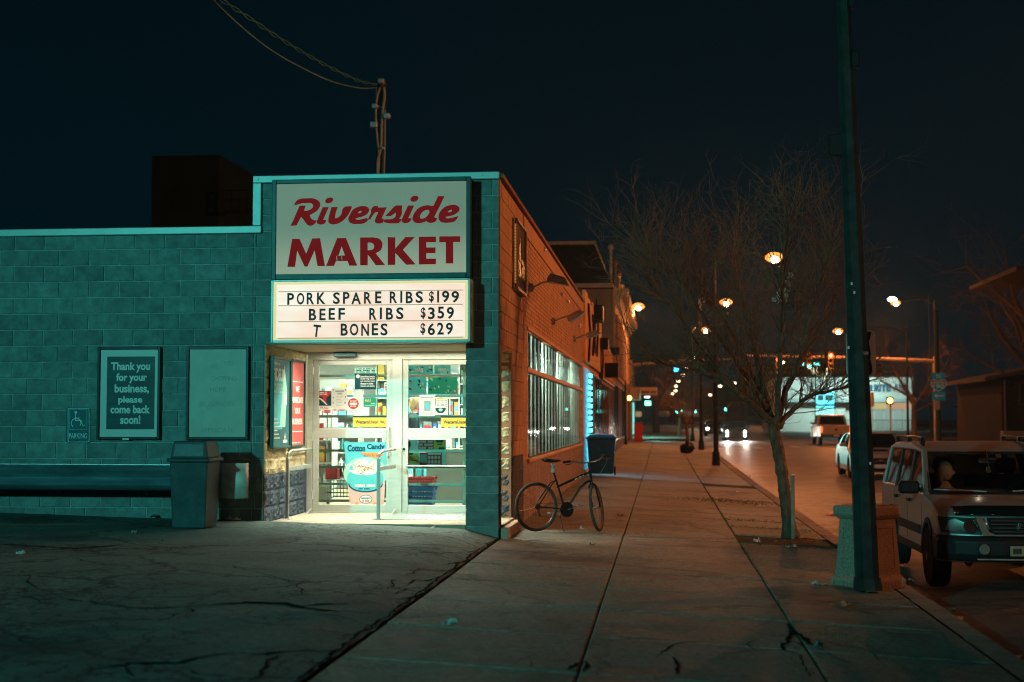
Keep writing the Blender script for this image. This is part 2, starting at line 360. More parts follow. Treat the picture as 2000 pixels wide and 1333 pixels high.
# road, cross street, far sidewalk
grid('road', seq((2.58, 9.3, 0.8), (9.3, 16, 0.8)), seq((-15, 60, 1.5), (60, 88, 7), (88, 400, 20)), lambda x, y: zroad(x, y) + 0.006 * noise.noise((x, y * .5, 0)), ROADM)
grid('cross_street', seq((-60, 2.0, 10), (2.0, 16.6, 3), (16.6, 70, 10)), seq((88.5, 103, 3)), lambda x, y: (zroad(x, y) if 2.6 < x < 16 else rise(y) - 0.40) + 0.012, ROADM)
walk = grid('sidewalk', [-2.4, 0.1, 2.35], seq((-6, 88, 4)), lambda x, y: zwalk(x, y) - 0.045, SOIL)
BASE[walk.name] = (0, 0, 0)
XC = [(-2.035, -0.534), (-0.520, 1.030), (1.044, 2.345)]
def slab(x0, x1, y0, y1, seed):
    rr = random.Random(seed); mb = MB(); c = 0.012; t = [rr.uniform(-0.004, 0.004) for _ in range(4)]
    def z(x, y, k=0): return zwalk(x, y) + t[k]
    top = [(x0 + c, y0 + c, z(x0, y0, 0)), (x1 - c, y0 + c, z(x1, y0, 1)), (x1 - c, y1 - c, z(x1, y1, 2)), (x0 + c, y1 - c, z(x0, y1, 3))]
    mid = [(x0, y0, top[0][2] - c), (x1, y0, top[1][2] - c), (x1, y1, top[2][2] - c), (x0, y1, top[3][2] - c)]
    bot = [(p[0], p[1], p[2] - 0.09) for p in mid]
    mb.add(top + mid + bot, [(0, 1, 2, 3), (4, 5, 1, 0), (5, 6, 2, 1), (6, 7, 3, 2), (7, 4, 0, 3), (8, 9, 5, 4), (9, 10, 6, 5), (10, 11, 7, 6), (11, 8, 4, 7)])
    o = obj('slab', mb, CONC, walk); return o
y = 17.96 - 1.5 * 10; k = 0
while y < 86.5:
    for ci, (a, b) in enumerate(XC):
        if ci == 2 and (19.3 < y < 20.9 or 35.5 < y < 37 or 74.5 < y < 76): continue        # tree pits
        slab(a, b, y + 0.014, y + 1.486, k); k += 1
    y += 1.5
for a_, b_ in ((19.2, 22.7), (35.2, 37.7), (74.2, 76.8)): grid('tree_pit_soil', seq((1.0, 2.36, 0.12)), seq((a_, b_, 0.15)), lambda x, y: zwalk(x, y) - 0.02 + 0.025 * noise.noise((x * 4, y * 4, 0)), SOIL)
kerb = grid('kerb', [2.36, 2.6], [-12, 40, 88], lambda x, y: zwalk(2.4, y) - 0.03, SOIL); BASE[kerb.name] = (0, 0, 0)
y = -10.0
while y < 88:
    L = 2.4; mb = MB(); r_ = random.Random(int(y * 10))
    x0, x1 = 2.355 + r_.uniform(-.006, .006), 2.59 + r_.uniform(-.012, .012)
    def zt(q): return zwalk(2.4, q) + 0.005
    top = [(x0, y + .01, zt(y)), (x1 - .035, y + .01, zt(y) - .003), (x1, y + .01, zt(y) - .035), (x1 + .01, y + .01, zt(y) - .45)]
    q = y + L - .01; top2 = [(a, q, b + zt(q) - zt(y)) for a, _, b in top]
    mb.add(top + top2, [(0, 1, 5, 4), (1, 2, 6, 5), (2, 3, 7, 6), (3, 2, 1, 0), (4, 5, 6, 7)]); obj('kerb_stone', mb, KERBM, kerb); y += L
grid('far_sidewalk', [16.2, 19.0], seq((-10, 88, 7)), lambda x, y: rise(y) - 0.26, CONC)
grid('far_kerb', [16.0, 16.01, 16.2], seq((-10, 88, 7)), lambda x, y: rise(y) - (0.42 if x < 16.005 else 0.26), KERBM)
GRASSM = mat('grass_verge_soil', (0.035, 0.045, 0.02), 0.95, var=0.5, vs=3, bump=0.8)
grid('lawn', seq((19, 80, 8)), seq((-10, 88, 7)), lambda x, y: rise(y) - 0.22 + 0.004 * (x - 19), GRASSM)
grid('corner_lot', [16.2, 70], [103.2, 135, 180], lambda x, y: rise(y) - 0.26, ROADM)
grid('sidewalk_beyond_the_crossing', [-2.6, 2.4], seq((103.5, 300, 15)), lambda x, y: rise(y) - 0.24, CONC)
# painted markings
YEL = mat('yellow_road_paint', (0.55, 0.36, 0.07), 0.7, var=0.45, vs=3); WHT = mat('white_road_paint', (0.62, 0.60, 0.54), 0.7, var=0.45, vs=3)
mk = MB()
for x in (9.12, 9.36):
    for a, b in ((6, 83), (108, 240)):
        n_ = int((b - a) / 7)
        for i in range(n_):
            y0, y1 = a + (b - a) * i / n_, a + (b - a) * (i + 1) / n_
            mk.add([(x, y0, zroad(x, y0) + .012), (x + .11, y0, zroad(x, y0) + .012), (x + .11, y1, zroad(x, y1) + .012), (x, y1, zroad(x, y1) + .012)], [(0, 1, 2, 3)])
obj('centre_line_marking', mk, YEL, kind='structure')
mk = MB()
for i in range(12):
    x = 3.2 + i * 1.07; mk.add([(x, 83.4, zroad(x, 83.4) + .014), (x + .5, 83.4, zroad(x, 83.4) + .014), (x + .5, 86.2, zroad(x, 86.2) + .014), (x, 86.2, zroad(x, 86.2) + .014)], [(0, 1, 2, 3)])
obj('crosswalk_marking', mk, WHT, kind='structure')

# ================================================================== MARKET BUILDING
mk_b = thing('market_building', 'long low corner grocery building of grey block with orange brick street wall', 'store', (-5.1, 18, 0))
YF = 18.0; ZJ = 2.47; BH = 0.2115; BW = 0.412
# backing walls (mortar) with the doorway left open
mb = MB()
mb.box(-20, -5.12, 18.012, 18.19, -0.4, 3.99); mb.box(-5.12, -2.45, 18.012, 18.19, 2.475, 4.62); mb.box(-5.272, -5.12, 18.012, 18.19, 3.99, 4.62)
mb.box(-2.47, -2.065, 18.012, 18.19, -0.4, 4.62)
obj('wall', mb, MORTAR, mk_b)
BM = {}
def blockmesh(w_, h_, d_=0.06, c=0.006):
    key = (round(w_, 3), round(h_, 3), d_)
    if key in BM: return BM[key]
    mb = MB(); a, b = w_ / 2, h_ / 2
    vs = [(-a + c, 0, -b + c), (a - c, 0, -b + c), (a - c, 0, b - c), (-a + c, 0, b - c), (-a, c, -b), (a, c, -b), (a, c, b), (-a, c, b), (-a, d_, -b), (a, d_, -b), (a, d_, b), (-a, d_, b)]
    mb.add(vs, [(0, 1, 2, 3), (4, 5, 1, 0), (5, 6, 2, 1), (6, 7, 3, 2), (7, 4, 0, 3), (8, 9, 5, 4), (9, 10, 6, 5), (10, 11, 7, 6), (11, 8, 4, 7)])
    BM[key] = mkmesh('block', mb, BLOCK); return BM[key]
def put_block(x0, x1, z0, z1, name='block', me=None, mt=None):
    g = 0.006
    o = bpy.data.objects.new(name, me or blockmesh(x1 - x0 - 2 * g, z1 - z0 - 2 * g)); C.objects.link(o); o.parent = mk_b; BASE[o.name] = BASE[mk_b.name]
    b = BASE[mk_b.name]
    o.location = ((x0 + x1) / 2 - b[0], YF + random.uniform(-0.004, 0.003) - b[1], (z0 + z1) / 2 - b[2]); return o
def clip_blocks(x0, x1, z0, z1, skip=None):
    k0 = math.floor((z0 - ZJ) / BH); k = k0
    while ZJ + k * BH < z1 - 0.02:
        a, b = max(z0, ZJ + k * BH), min(z1, ZJ + (k + 1) * BH)
        off = -6.469 + (0 if k % 2 == 0 else 0.206); j = math.floor((x0 - off) / BW)
        while off + j * BW < x1 - 0.03:
            p, q = max(x0, off + j * BW), min(x1, off + (j + 1) * BW)
            if q - p > 0.03 and b - a > 0.03 and not (skip and p > skip[0] and q < skip[1] and a > skip[2] and b < skip[3]): put_block(p, q, a, b)
            j += 1
        k += 1
clip_blocks(-9.45, -5.27, -0.07, 3.94)
clip_blocks(-5.27, -5.12, -0.07, 2.47)
clip_blocks(-5.27, -2.055, 2.47, 4.6, (-4.93, -2.40, 2.5, 4.56))
z = ZJ
while z > -0.05: put_block(-2.488, -2.056, z - BH, z); z -= BH
mb = MB()
x = -9.46
while x > -19:
    zz = -0.07
    i = 0
    while zz < 3.9: mb.box(x - BW + .005 - (i % 2) * .2, x - .005 - (i % 2) * .2, 18.0, 18.02, zz, zz + BH - .009); zz += BH; i += 1
    x -= BW
o = obj('block_courses', mb, BLOCK, mk_b); o['kind'] = 'stuff'
# parapet trim
mb = MB()
def trimbox(x0, x1, z0, z1): mb.cbox(x0, x1, 17.955, 18.25, z0, z1, 0.008)
trimbox(-20, -5.165, 3.925, 4.02); trimbox(-5.285, -5.17, 4.021, 4.58); trimbox(-5.285, -2.05, 4.581, 4.675)
obj('parapet_trim', mb, TRIM, mk_b)
mb = MB(); mb.lathe([(0.028, 0), (0.028, 0.012)], axis='y', c=(-5.23, 17.944, 4.63), n=10); mb.lathe([(0.018, 0), (0.018, 0.012)], axis='y', c=(-2.28, 17.944, 4.64), n=8)
obj('trim_bolt', mb, TRIM, mk_b)
# roof and back volumes
mb = MB(); mb.box(-20, -5.2, 18.2, 37.4, 3.7, 3.85); mb.box(-5.2, -2.3, 18.2, 37.4, 4.3, 4.42); mb.box(-5.3, -5.2, 18.25, 37.4, 3.85, 4.42)
mb.box(-20, -19.8, 18.2, 37.4, -0.4, 3.7); mb.box(-20, -2.3, 37.2, 37.4, -0.4, 4.3)
obj('roof', mb, DARKSLATE, mk_b)
# ---- porch
def splitmesh(mt, seed, w_=0.404, h_=0.207):
    rr = random.Random(seed); nx, nz = 10, 6; vs = []; fs = []
    for j in range(nz + 1):
        for i in range(nx + 1):
            e = 1 if 0 < i < nx and 0 < j < nz else 0
            d = e * (0.008 + 0.018 * (noise.noise((i * .55 + seed * 9, j * .7, seed)) + 0.5) + rr.uniform(-.006, .006))
            vs.append((-w_ / 2 + w_ * i / nx, -d, -h_ / 2 + h_ * j / nz))
    for j in range(nz):
        for i in range(nx): a = j * (nx + 1) + i; fs.append((a, a + 1, a + nx + 2, a + nx + 1))
    o = len(vs); vs += [(-w_ / 2, .05, -h_ / 2), (w_ / 2, .05, -h_ / 2), (w_ / 2, .05, h_ / 2), (-w_ / 2, .05, h_ / 2)]
    c = [0, nx, (nz + 1) * (nx + 1) - 1, nz * (nx + 1)]
    fs += [(o, o + 1, c[1], c[0]), (o + 1, o + 2, c[2], c[1]), (o + 2, o + 3, c[3], c[2]), (o + 3, o, c[0], c[3])]
    mb = MB(); mb.add(vs, fs); return mkmesh('split_face_block', mb, mt)
SPC = [splitmesh(CREAMB, i) for i in range(5)]; SPB = [splitmesh(BLUEB, i + 9) for i in range(5)]
SPCH = [splitmesh(CREAMB, i + 20, 0.2) for i in range(3)]; SPBH = [splitmesh(BLUEB, i + 30, 0.2) for i in range(3)]
def split_block(p, rz, me, w_):
    o = bpy.data.objects.new('split_face_block', me); C.objects.link(o); o.parent = mk_b; b = BASE[mk_b.name]
    o.location = (p[0] - b[0], p[1] - b[1], p[2] - b[2]); o.rotation_euler = (0, 0, rz); return o
k = 0; z = 2.37
while z > -0.05:
    cream = z > 0.8
    y = 18.02
    if k % 2: split_block((-5.11, 18.12, z), R(90), random.choice(SPCH if cream else SPBH), .2); y = 18.23
    else: y = 18.02
    while y < 20.05:
        w_ = 0.4 if y + 0.4 < 20.1 else 0.2
        split_block((-5.11, y + w_ / 2, z), R(90), random.choice((SPC if cream else SPB) if w_ == .4 else (SPCH if cream else SPBH)), w_); y += w_ + .01
    split_block((-2.262, 19.545, z), 0, random.choice(SPC if cream else SPB), .4)
    z -= BH; k += 1
CM = mat('cream_mortar', (0.62, 0.52, 0.32), 0.9, var=0.15, vs=6); BM2 = mat('dark_mortar', (0.09, 0.12, 0.15), 0.9, var=0.2)
mb = MB()
mb.box(-5.3, -5.115, 18.2, 20.3, 0.8, 2.475); mb.box(-5.3, -5.115, 18.2, 20.3, -0.3, 0.8, 1); obj('porch_side_wall', mb, [CM, BM2], mk_b); mb = MB()
mb.box(-2.46, -2.062, 19.55, 20.3, 0.8, 2.475); mb.box(-2.46, -2.062, 19.55, 20.3, -0.3, 0.8, 1)
obj('porch_side_wall', mb, [CM, BM2], mk_b)
mb = MB(); mb.box(-5.12, -2.062, 18.19, 20.4, 2.472, 2.6); obj('porch_ceiling', mb, mat('cream_soffit_paint', (0.72, 0.62, 0.44), 0.8, var=0.08, vs=3), mk_b)
mb = MB(); mb.box(-5.12, -2.49, 18.003, 20.16, -0.3, 0.168); mb.box(-2.49, -2.02, 18.24, 19.55, -0.3, 0.155)
obj('porch_floor', mb, mat('porch_concrete', (0.42, 0.38, 0.29), 0.85, var=0.2, vs=5, bump=0.25), mk_b)
# street-side step beneath the side opening
mb = MB(); mb.cbox(-2.03, -1.93, 17.98, 19.52, -0.1, 0.13, 0.012); obj('concrete_step', mb, mat('step_concrete', (0.46, 0.33, 0.24), 0.85, var=0.2, vs=6, bump=0.3), mk_b)
# tread plate before the doors
TREAD = mat('diamond_tread_plate', (0.55, 0.6, 0.58), 0.35, 0.7, var=0.3, vs=12, bump=0.3, bs=40, rv=0.15)
mb = MB(); mb.box(-3.85, -2.5, 18.75, 20.02, 0.17, 0.176)
for i in range(34):
    for j in range(22):
        x, y = -3.82 + i * 0.039, 18.79 + j * 0.056; s_ = 1 if (i + j) % 2 else -1
        mb.add([(x - .012, y - .012 * s_, .1762), (x + .012, y + .012 * s_ , .1762), (x, y, .1805), (x + .003, y - .012 * s_, .1762)], [(0, 2, 3), (2, 1, 3), (0, 1, 2)])
obj('tread_plate', mb, TREAD, mk_b)
# ---- entrance: frame, two doors
YD = 20.1
fr = MB()
fr.box(-5.07, -4.995, YD - .03, YD + .1, .17, 2.468); fr.box(-3.83, -3.69, YD - .03, YD + .1, .17, 2.36); fr.box(-2.535, -2.45, YD - .03, YD + .1, .17, 2.468)
fr.box(-4.995, -2.535, YD - .035, YD + .1, 2.36, 2.468); fr.box(-4.995, -2.535, YD - .05, YD + .1, .165, .185)
obj('door_frame', fr, ALU, mk_b)
mb = MB(); mb.cbox(-4.66, -4.34, YD - .16, YD - .037, 2.40, 2.465, .01); obj('door_sensor', mb, mat('teal_grey_plastic', (.05, .12, .13), .4), mk_b)
GL = glass('door_glass')
def door(x0, x1, lab):
    d = MB(); st = 0.085
    d.box(x0, x0 + st, YD, YD + .045, .185, 2.355); d.box(x1 - st, x1, YD, YD + .045, .185, 2.355)
    d.box(x0 + st, x1 - st, YD, YD + .045, 2.285, 2.355); d.box(x0 + st, x1 - st, YD, YD + .045, 1.235, 1.375); d.box(x0 + st, x1 - st, YD, YD + .045, .185, .285)
    do = bev(obj('entrance_door', d, ALU, mk_b, label=lab), .004, 1)
    for a, b in ((.285, 1.235), (1.375, 2.285)):
        g = MB(); g.box(x0 + st, x1 - st, YD + .018, YD + .026, a, b); obj('glass', g, GL, do)
    for zc in (2.13, 1.84, 1.548, 1.055, .82, .577, .338):
        g = MB(); g.box(x0 + .04, x1 - .04, YD + .046, YD + .062, zc - .018, zc + .018); obj('guard_bar', g, ALU, do)
    return do
dl = door(-4.99, -3.832, 'left door leaf with stickers'); dr = door(-3.688, -2.537, 'right door leaf')
for zc in (2.2, 1.25, .42):
    g = MB(); g.tube([(-4.992, YD - .02, zc - .06), (-4.992, YD - .02, zc + .06)], .014, 8); obj('hinge', g, ALU, dl)
g = MB(); g.tube([(-3.88, YD - .005, 1.40), (-3.88, YD - .06, 1.38), (-3.88, YD - .06, .98), (-3.88, YD - .005, .96)], .013, 8); obj('pull_handle', g, ALU, dl)
g = MB(); g.lathe([(.018, -.012), (.018, 0)], axis='y', c=(-3.66, YD, 1.08), n=10); obj('lock', g, BLACKP, dr)
g = MB(); g.tube([(-3.62, YD - .005, .84), (-3.62, YD - .05, .84), (-2.6, YD - .05, .84), (-2.6, YD - .005, .84)], .012, 8); obj('push_bar', g, ALU, dr)
# ---- prints on the doors (flat print)
def pm(name, c, r=.5): return mat(name, c, r, var=0.06, vs=8)
P_TEALD = pm('dark_teal_print', (.012, .06, .07)); P_MINT = pm('mint_print', (.35, .68, .55)); P_RED = pm('red_print', (.58, .05, .05)); P_WHITE = pm('paper_white', (.74, .74, .68)); P_YEL = pm('amber_print', (.78, .50, .07)); P_GREEN = pm('green_print', (.02, .30, .2)); P_CYAN = pm('cyan_print', (.10, .52, .55)); P_PINK = pm('pink_print', (.75, .48, .42)); P_NAVY = pm('navy_print', (.01, .07, .13)); P_GREY = pm('grey_print', (.28, .34, .33)); P_ORG = pm('orange_print', (.7, .28, .08)); P_BLUE = pm('blue_print', (.03, .2, .42))
PM = [P_TEALD, P_MINT, P_RED, P_WHITE, P_YEL, P_GREEN, P_CYAN, P_PINK, P_NAVY, P_GREY, P_ORG, P_BLUE]
TD, MI, RE, WH, YE, GR, CY, PI_, NA, GY, OR, BL = range(12)
def sheet(x0, y0, x1, y1, m, Y, mb=None, dz=0.0):
    """a rectangle given by its corners measured in the photograph on the plane y=Y"""
    a = oy(x0, y0, Y); b = oy(x1, y1, Y); mb = mb or MB(); mb.box(a[0], b[0], Y - .001, Y, b[1], a[1], m); return mb
def rect_at(mb, x0, y0, x1, y1, Y, m): 
    a = oy(x0, y0, Y); b = oy(x1, y1, Y); mb.add([(a[0], Y, b[1]), (b[0], Y, b[1]), (b[0], Y, a[1]), (a[0], Y, a[1])], [(0, 1, 2, 3)], m)
def txt_at(mb, s, x0, y0, x1, y1, Y, m, bold=0.02, shear=0):
    a = oy(x0, y0, Y); b = oy(x1, y1, Y); put_text(mb, s, a[0], b[0], b[1], a[1], (0, Y, 0), 'front', bold, m, shear)
def poly_at(mb, pts, Y, m):
    q = [oy(px, py, Y) for px, py in pts]; mb.add([(a, Y, b) for a, b in q], [tuple(range(len(q)))[::-1]], m)
YS = YD + .0135
def sticker(parent, name, lab, build):
    mb = MB(); build(mb); return obj(name, mb, PM, parent, label=lab)
def s1(mb): rect_at(mb, 693, 718.7, 735, 729.5, YS, MI); [txt_at(mb, t, 696, y, 732, y + 2, YS - .001, TD) for t, y in (('- --- -- ----- --', 720), ('--- ---- --', 723), ('-- ----- ---- ---', 726))]
def s2(mb):
    rect_at(mb, 693, 729.5, 735, 761, YS, TD)
    for i, t in enumerate(('Secondhand smoke', 'causes lung cancer', 'and coronary heart', 'disease in adults', 'who do not smoke.')): txt_at(mb, t, 704, 734 + i * 4.6, 732 - (3 if i == 3 else 0), 737.6 + i * 4.6, YS - .001, WH, .03)
    for k in range(6):
        a = k * math.pi / 6; poly_at(mb, [(699 + 4 * math.cos(a) + .5 * math.sin(a), 735.5 + 4 * math.sin(a) - .5 * math.cos(a)), (699 + 4 * math.cos(a) - .5 * math.sin(a), 735.5 + 4 * math.sin(a) + .5 * math.cos(a)), (699 - 4 * math.cos(a) - .5 * math.sin(a), 735.5 - 4 * math.sin(a) + .5 * math.cos(a)), (699 - 4 * math.cos(a) + .5 * math.sin(a), 735.5 - 4 * math.sin(a) - .5 * math.cos(a))], YS - .001 - .0001 * k, WH)
def s3(mb):
    rect_at(mb, 621, 764, 647, 793, YS, TD); poly_at(mb, [(621.3, 764.3), (646.7, 764.3), (646.7, 769), (641, 775), (637.5, 777), (637.5, 786), (631, 786), (631, 777), (625, 774), (621.3, 771)], YS - .001, RE)
    rect_at(mb, 621, 793, 647, 801, YS, WH); txt_at(mb, 'PULL', 626, 795, 641, 799, YS - .001, RE); txt_at(mb, "---- --", 624.5, 766.5, 638, 768.7, YS - .002, WH); txt_at(mb, "--- ----", 624.5, 769.5, 639, 771.8, YS - .002, WH)
    poly_at(mb, [(622, 777), (628, 779), (640, 791), (637, 791), (626, 781), (622, 779.5)], YS - .0015, WH)
def s4(mb):
    rect_at(mb, 647.5, 759, 678.4, 800, YS - .0005, WH); txt_at(mb, '-------', 655, 763, 672, 766.5, YS - .001, GY); txt_at(mb, '----', 659, 768, 668, 771, YS - .001, GY)
    for i in range(7): rect_at(mb, 656, 774 + i * 3.1, 670 - (i % 3) * 2, 774.6 + i * 3.1, YS - .001, GY)
    for i, (x, y) in enumerate(((651, 762), (675, 762), (651, 777), (675, 776), (651, 787), (674, 787))): poly_at(mb, [(x - 1.8, y), (x, y - 2), (x + 1.8, y), (x, y + 2)], YS - .001, RE if i % 2 else GY)
def s5(mb):
    rect_at(mb, 679, 778, 701, 809, YS, WH); poly_at(mb, ell(690.2, 789, 10.6, 10.6, 0, 24), YS - .001, RE); txt_at(mb, 'DO NOT', 684, 782.5, 696.5, 785.6, YS - .002, WH); rect_at(mb, 683, 787, 697.4, 791, YS - .002, WH); txt_at(mb, 'ENTER', 684.5, 792.4, 696, 795.4, YS - .002, WH)
    for i in range(3): rect_at(mb, 681, 802 + i * 2, 699, 802.6 + i * 2, YS - .001, GY)
def s6(mb):
    rect_at(mb, 710, 778, 735, 795, YS, GR); txt_at(mb, 'WU', 712.5, 780.5, 724, 786, YS - .001, YE, .04); rect_at(mb, 724, 787.5, 733, 790, YS - .001, MI); rect_at(mb, 712, 792, 733, 793, YS - .001, MI)
def s7(mb): rect_at(mb, 690.5, 764, 709.5, 815, YS + .0005, WH); rect_at(mb, 709.6, 795.5, 721, 812, YS + .0005, WH)
def s8(mb): rect_at(mb, 689.3, 816, 757.5, 834, YS, YE); rect_at(mb, 689.3, 812.3, 757.5, 815.9, YS, TD); txt_at(mb, 'WesternUnion', 694, 821.2, 738.5, 828, YS - .001, TD, .03); rect_at(mb, 739.9, 821, 740.3, 829, YS - .001, GY); txt_at(mb, 'WU', 742, 822, 752.5, 828, YS - .001, TD, .035)
def s9(mb): rect_at(mb, 750.5, 747, 757, 769, YS, WH); [rect_at(mb, 752, 750 + i * 5, 755.5, 752.5 + i * 5, YS - .001, RE if i % 2 else GY) for i in range(3)]
def s10(mb):                                                        # poster for an ice-cream flavour
    q = [(672, 864.4), (756.7, 864.4), (755.5, 889), (752, 925), (749.5, 988), (682.8, 988), (678, 930), (674, 890)]
    poly_at(mb, q, YS, CY)
    poly_at(mb, [(678.6, 938), (752.3, 938), (749.6, 987.8), (683, 987.8)], YS - .0006, PI_)
    poly_at(mb, ell(713.5, 925, 43, 32, 0, 28), YS - .001, MI); poly_at(mb, ell(713.5, 936, 36, 26, 0, 28), YS - .0014, CY)
    poly_at(mb, ell(712, 914, 32, 15, 0, 24), YS - .0018, WH)
    r_ = random.Random(4)
    for i in range(90):
        a, b = r_.gauss(712, 11), r_.gauss(915, 4.2); s_ = r_.uniform(.8, 2.0); c_ = r_.choice((OR, YE, RE, GR, PI_, WH, NA, OR)); t_ = r_.uniform(0, 3)
        poly_at(mb, [(a + s_ * math.cos(t_ + k * 1.57), b + s_ * .7 * math.sin(t_ + k * 1.57)) for k in range(4)], YS - .0025 - i * .00001, c_)
    for (a, b, c_) in ((690, 905, MI), (701, 901, PI_), (712, 899, WH), (722, 900, MI), (731, 904, PI_), (686, 913, CY)): poly_at(mb, [(a - 5, b + 5), (a - 3, b), (a, b - 5), (a + 3, b), (a + 5, b + 5)], YS - .0022, c_)
    poly_at(mb, [(706, 927), (712, 926), (713, 944), (707, 944)], YS - .0028, CY); poly_at(mb, ell(684, 943, 4.5, 6), YS - .0024, CY)
    pts = [(714 + 34 * math.cos(t), 946 + 16 * math.sin(t)) for t in [i * math.pi / 12 for i in range(13)]]; poly_at(mb, pts + [(714 + 32 * math.cos(t), 944 + 15.5 * math.sin(t)) for t in [i * math.pi / 12 for i in range(12, -1, -1)]], YS - .0028, NA)
    poly_at(mb, [(703, 884), (745, 884), (750, 890), (735, 893), (752, 900), (742, 898), (712, 890)], YS - .0017, OR)
    txt_at(mb, 'all the fun with', 711, 886.5, 744, 892, YS - .0022, NA, 0, .2)
    txt_at(mb, 'Cotton', 678.5, 869, 713.5, 882.5, YS - .0026, NA, .05); txt_at(mb, 'Candy', 716.5, 867, 751.5, 881, YS - .0026, NA, .05)
    txt_at(mb, '------ -----', 693, 946.5, 733, 951.5, YS - .0026, WH, .03); txt_at(mb, '--- ----', 700, 954, 722, 956.5, YS - .0026, NA, .02)
    poly_at(mb, ell(714.5, 975.5, 12.6, 8.4, 0, 24), YS - .0012, NA); poly_at(mb, ell(714.5, 975.5, 11.6, 7.5, 0, 24), YS - .0016, WH); txt_at(mb, "HERSHEY'S", 705.5, 972, 723.7, 975.8, YS - .002, NA, .04); txt_at(mb, '-- -----', 708, 977.5, 721, 980.6, YS - .002, RE, 0)
    for a, wd in ((697, 6), (732, 5)): poly_at(mb, [(a - wd, 986.6), (a, 981), (a + wd, 986.6)], YS - .0013, OR)
sticker(dl, 'sticker', 'mint green clean air notice', s1); sticker(dl, 'sticker', 'dark teal no smoking notice', s2); sticker(dl, 'sticker', 'red and black pull sticker', s3)
sticker(dl, 'flyer', 'white flyer with small red marks', s4); sticker(dl, 'sticker', 'round red do not enter sign', s5); sticker(dl, 'sticker', 'green money transfer card', s6); sticker(dl, 'flyer', 'blank white paper', s7); sticker(dl, 'sticker', 'yellow money transfer strip', s8); sticker(dl, 'flyer', 'small white notice at glass edge', s9); sticker(dl, 'poster', 'cotton candy ice cream poster', s10)
def t1(mb):
    rect_at(mb, 819, 772, 850, 813, YS, WH); rect_at(mb, 828.5, 783.5, 841, 803, YS - .001, GY); poly_at(mb, [(831, 786), (838, 786), (839, 797), (835, 801), (831, 795)], YS - .0015, CY)
    for i in range(3): rect_at(mb, 822, 806 + i * 2, 847, 807 + i * 2, YS - .001, GY)
    rect_at(mb, 821, 776, 846, 777.3, YS - .001, GY)
def t2(mb):
    rect_at(mb, 851.5, 778, 879.5, 811, YS, WH); rect_at(mb, 874.8, 780, 876.6, 811, YS - .001, NA); rect_at(mb, 851.5, 778, 879.5, 779.6, YS - .001, YE)
    for i in range(8):
        for j in range(7): rect_at(mb, 853.5 + i * 2.6, 782.5 + j * 4, 854.6 + i * 2.6, 783.8 + j * 4, YS - .001, TD)
    poly_at(mb, ell(860.5, 797, 10.4, 10.4, 0, 24), YS - .0015, WH); poly_at(mb, [(850.3, 797)] + [(860.5 + 10.4 * math.cos(t), 797 + 10.4 * math.sin(t)) for t in [math.pi - i * math.pi / 12 for i in range(13)]][1:], YS - .002, TD); txt_at(mb, '-- ---', 854, 790, 867, 793, YS - .002, GY); poly_at(mb, ell(860.5, 801, 4, 3, 0, 12), YS - .0025, MI)
def t3(mb): rect_at(mb, 861.5, 816.4, 921.5, 834, YS, YE); rect_at(mb, 861.5, 812.8, 921.5, 816.3, YS, TD); txt_at(mb, 'WesternUnion', 866, 821.4, 910, 828, YS - .001, TD, .03)
sticker(dr, 'flyer', 'white flyer with a small picture', t1); sticker(dr, 'flyer', 'dotted flyer with round badge', t2); sticker(dr, 'sticker', 'yellow money transfer strip', t3)
YI = YD + .07
def u1(mb):
    Y = YI
    rect_at(mb, 794, 859, 816, 880, Y, WH); rect_at(mb, 794, 859, 801, 880, Y - .001, YE); rect_at(mb, 796, 863, 802, 873, Y - .002, TD); rect_at(mb, 817, 859, 847, 880, Y, RE); [txt_at(mb, t, 819, 861 + i * 6, 845, 865 + i * 6, Y - .001, PI_) for i, t in enumerate(('---- ---', '-- -----', '--- --'))]
    rect_at(mb, 847, 859, 871, 880, Y, YE); poly_at(mb, [(850, 860), (867, 860), (864, 865), (853, 865)], Y - .001, TD); txt_at(mb, '----', 854, 867, 864, 870, Y - .001, TD); rect_at(mb, 857, 874, 868, 879, Y - .001, TD)
def u2(mb):
    Y = YI
    rect_at(mb, 793, 884, 871, 913, Y, GY); rect_at(mb, 793.5, 884.5, 870.5, 912.5, Y - .0005, WH); poly_at(mb, ell(809, 897, 10, 10, 0, 20), Y - .001, YE); txt_at(mb, 'Your', 805, 892, 810.5, 894, Y - .002, TD); txt_at(mb, 'Money', 805, 895.5, 813, 897.6, Y - .002, TD); txt_at(mb, '-----', 805, 899, 815, 901, Y - .002, TD)
    rect_at(mb, 820, 884.6, 863, 911, Y - .001, RE); [poly_at(mb, ell(838 + (i % 4) * 6.4, 894 + (i // 4) * 8.5, 2.6, 3.6), Y - .002, PI_) for i in range(8)]; rect_at(mb, 821, 888, 834, 904, Y - .002, GY); rect_at(mb, 836, 885.6, 861, 888.6, Y - .002, WH); rect_at(mb, 833, 907, 861, 909, Y - .002, WH); poly_at(mb, [(797, 884.6), (808, 884.6), (806, 888.5), (801, 889.5)], Y - .0015, TD)
sticker(dr, 'flyer', 'row of yellow and red paper sheets', u1); sticker(dr, 'flyer', 'white sheet with yellow circle and red box', u2)

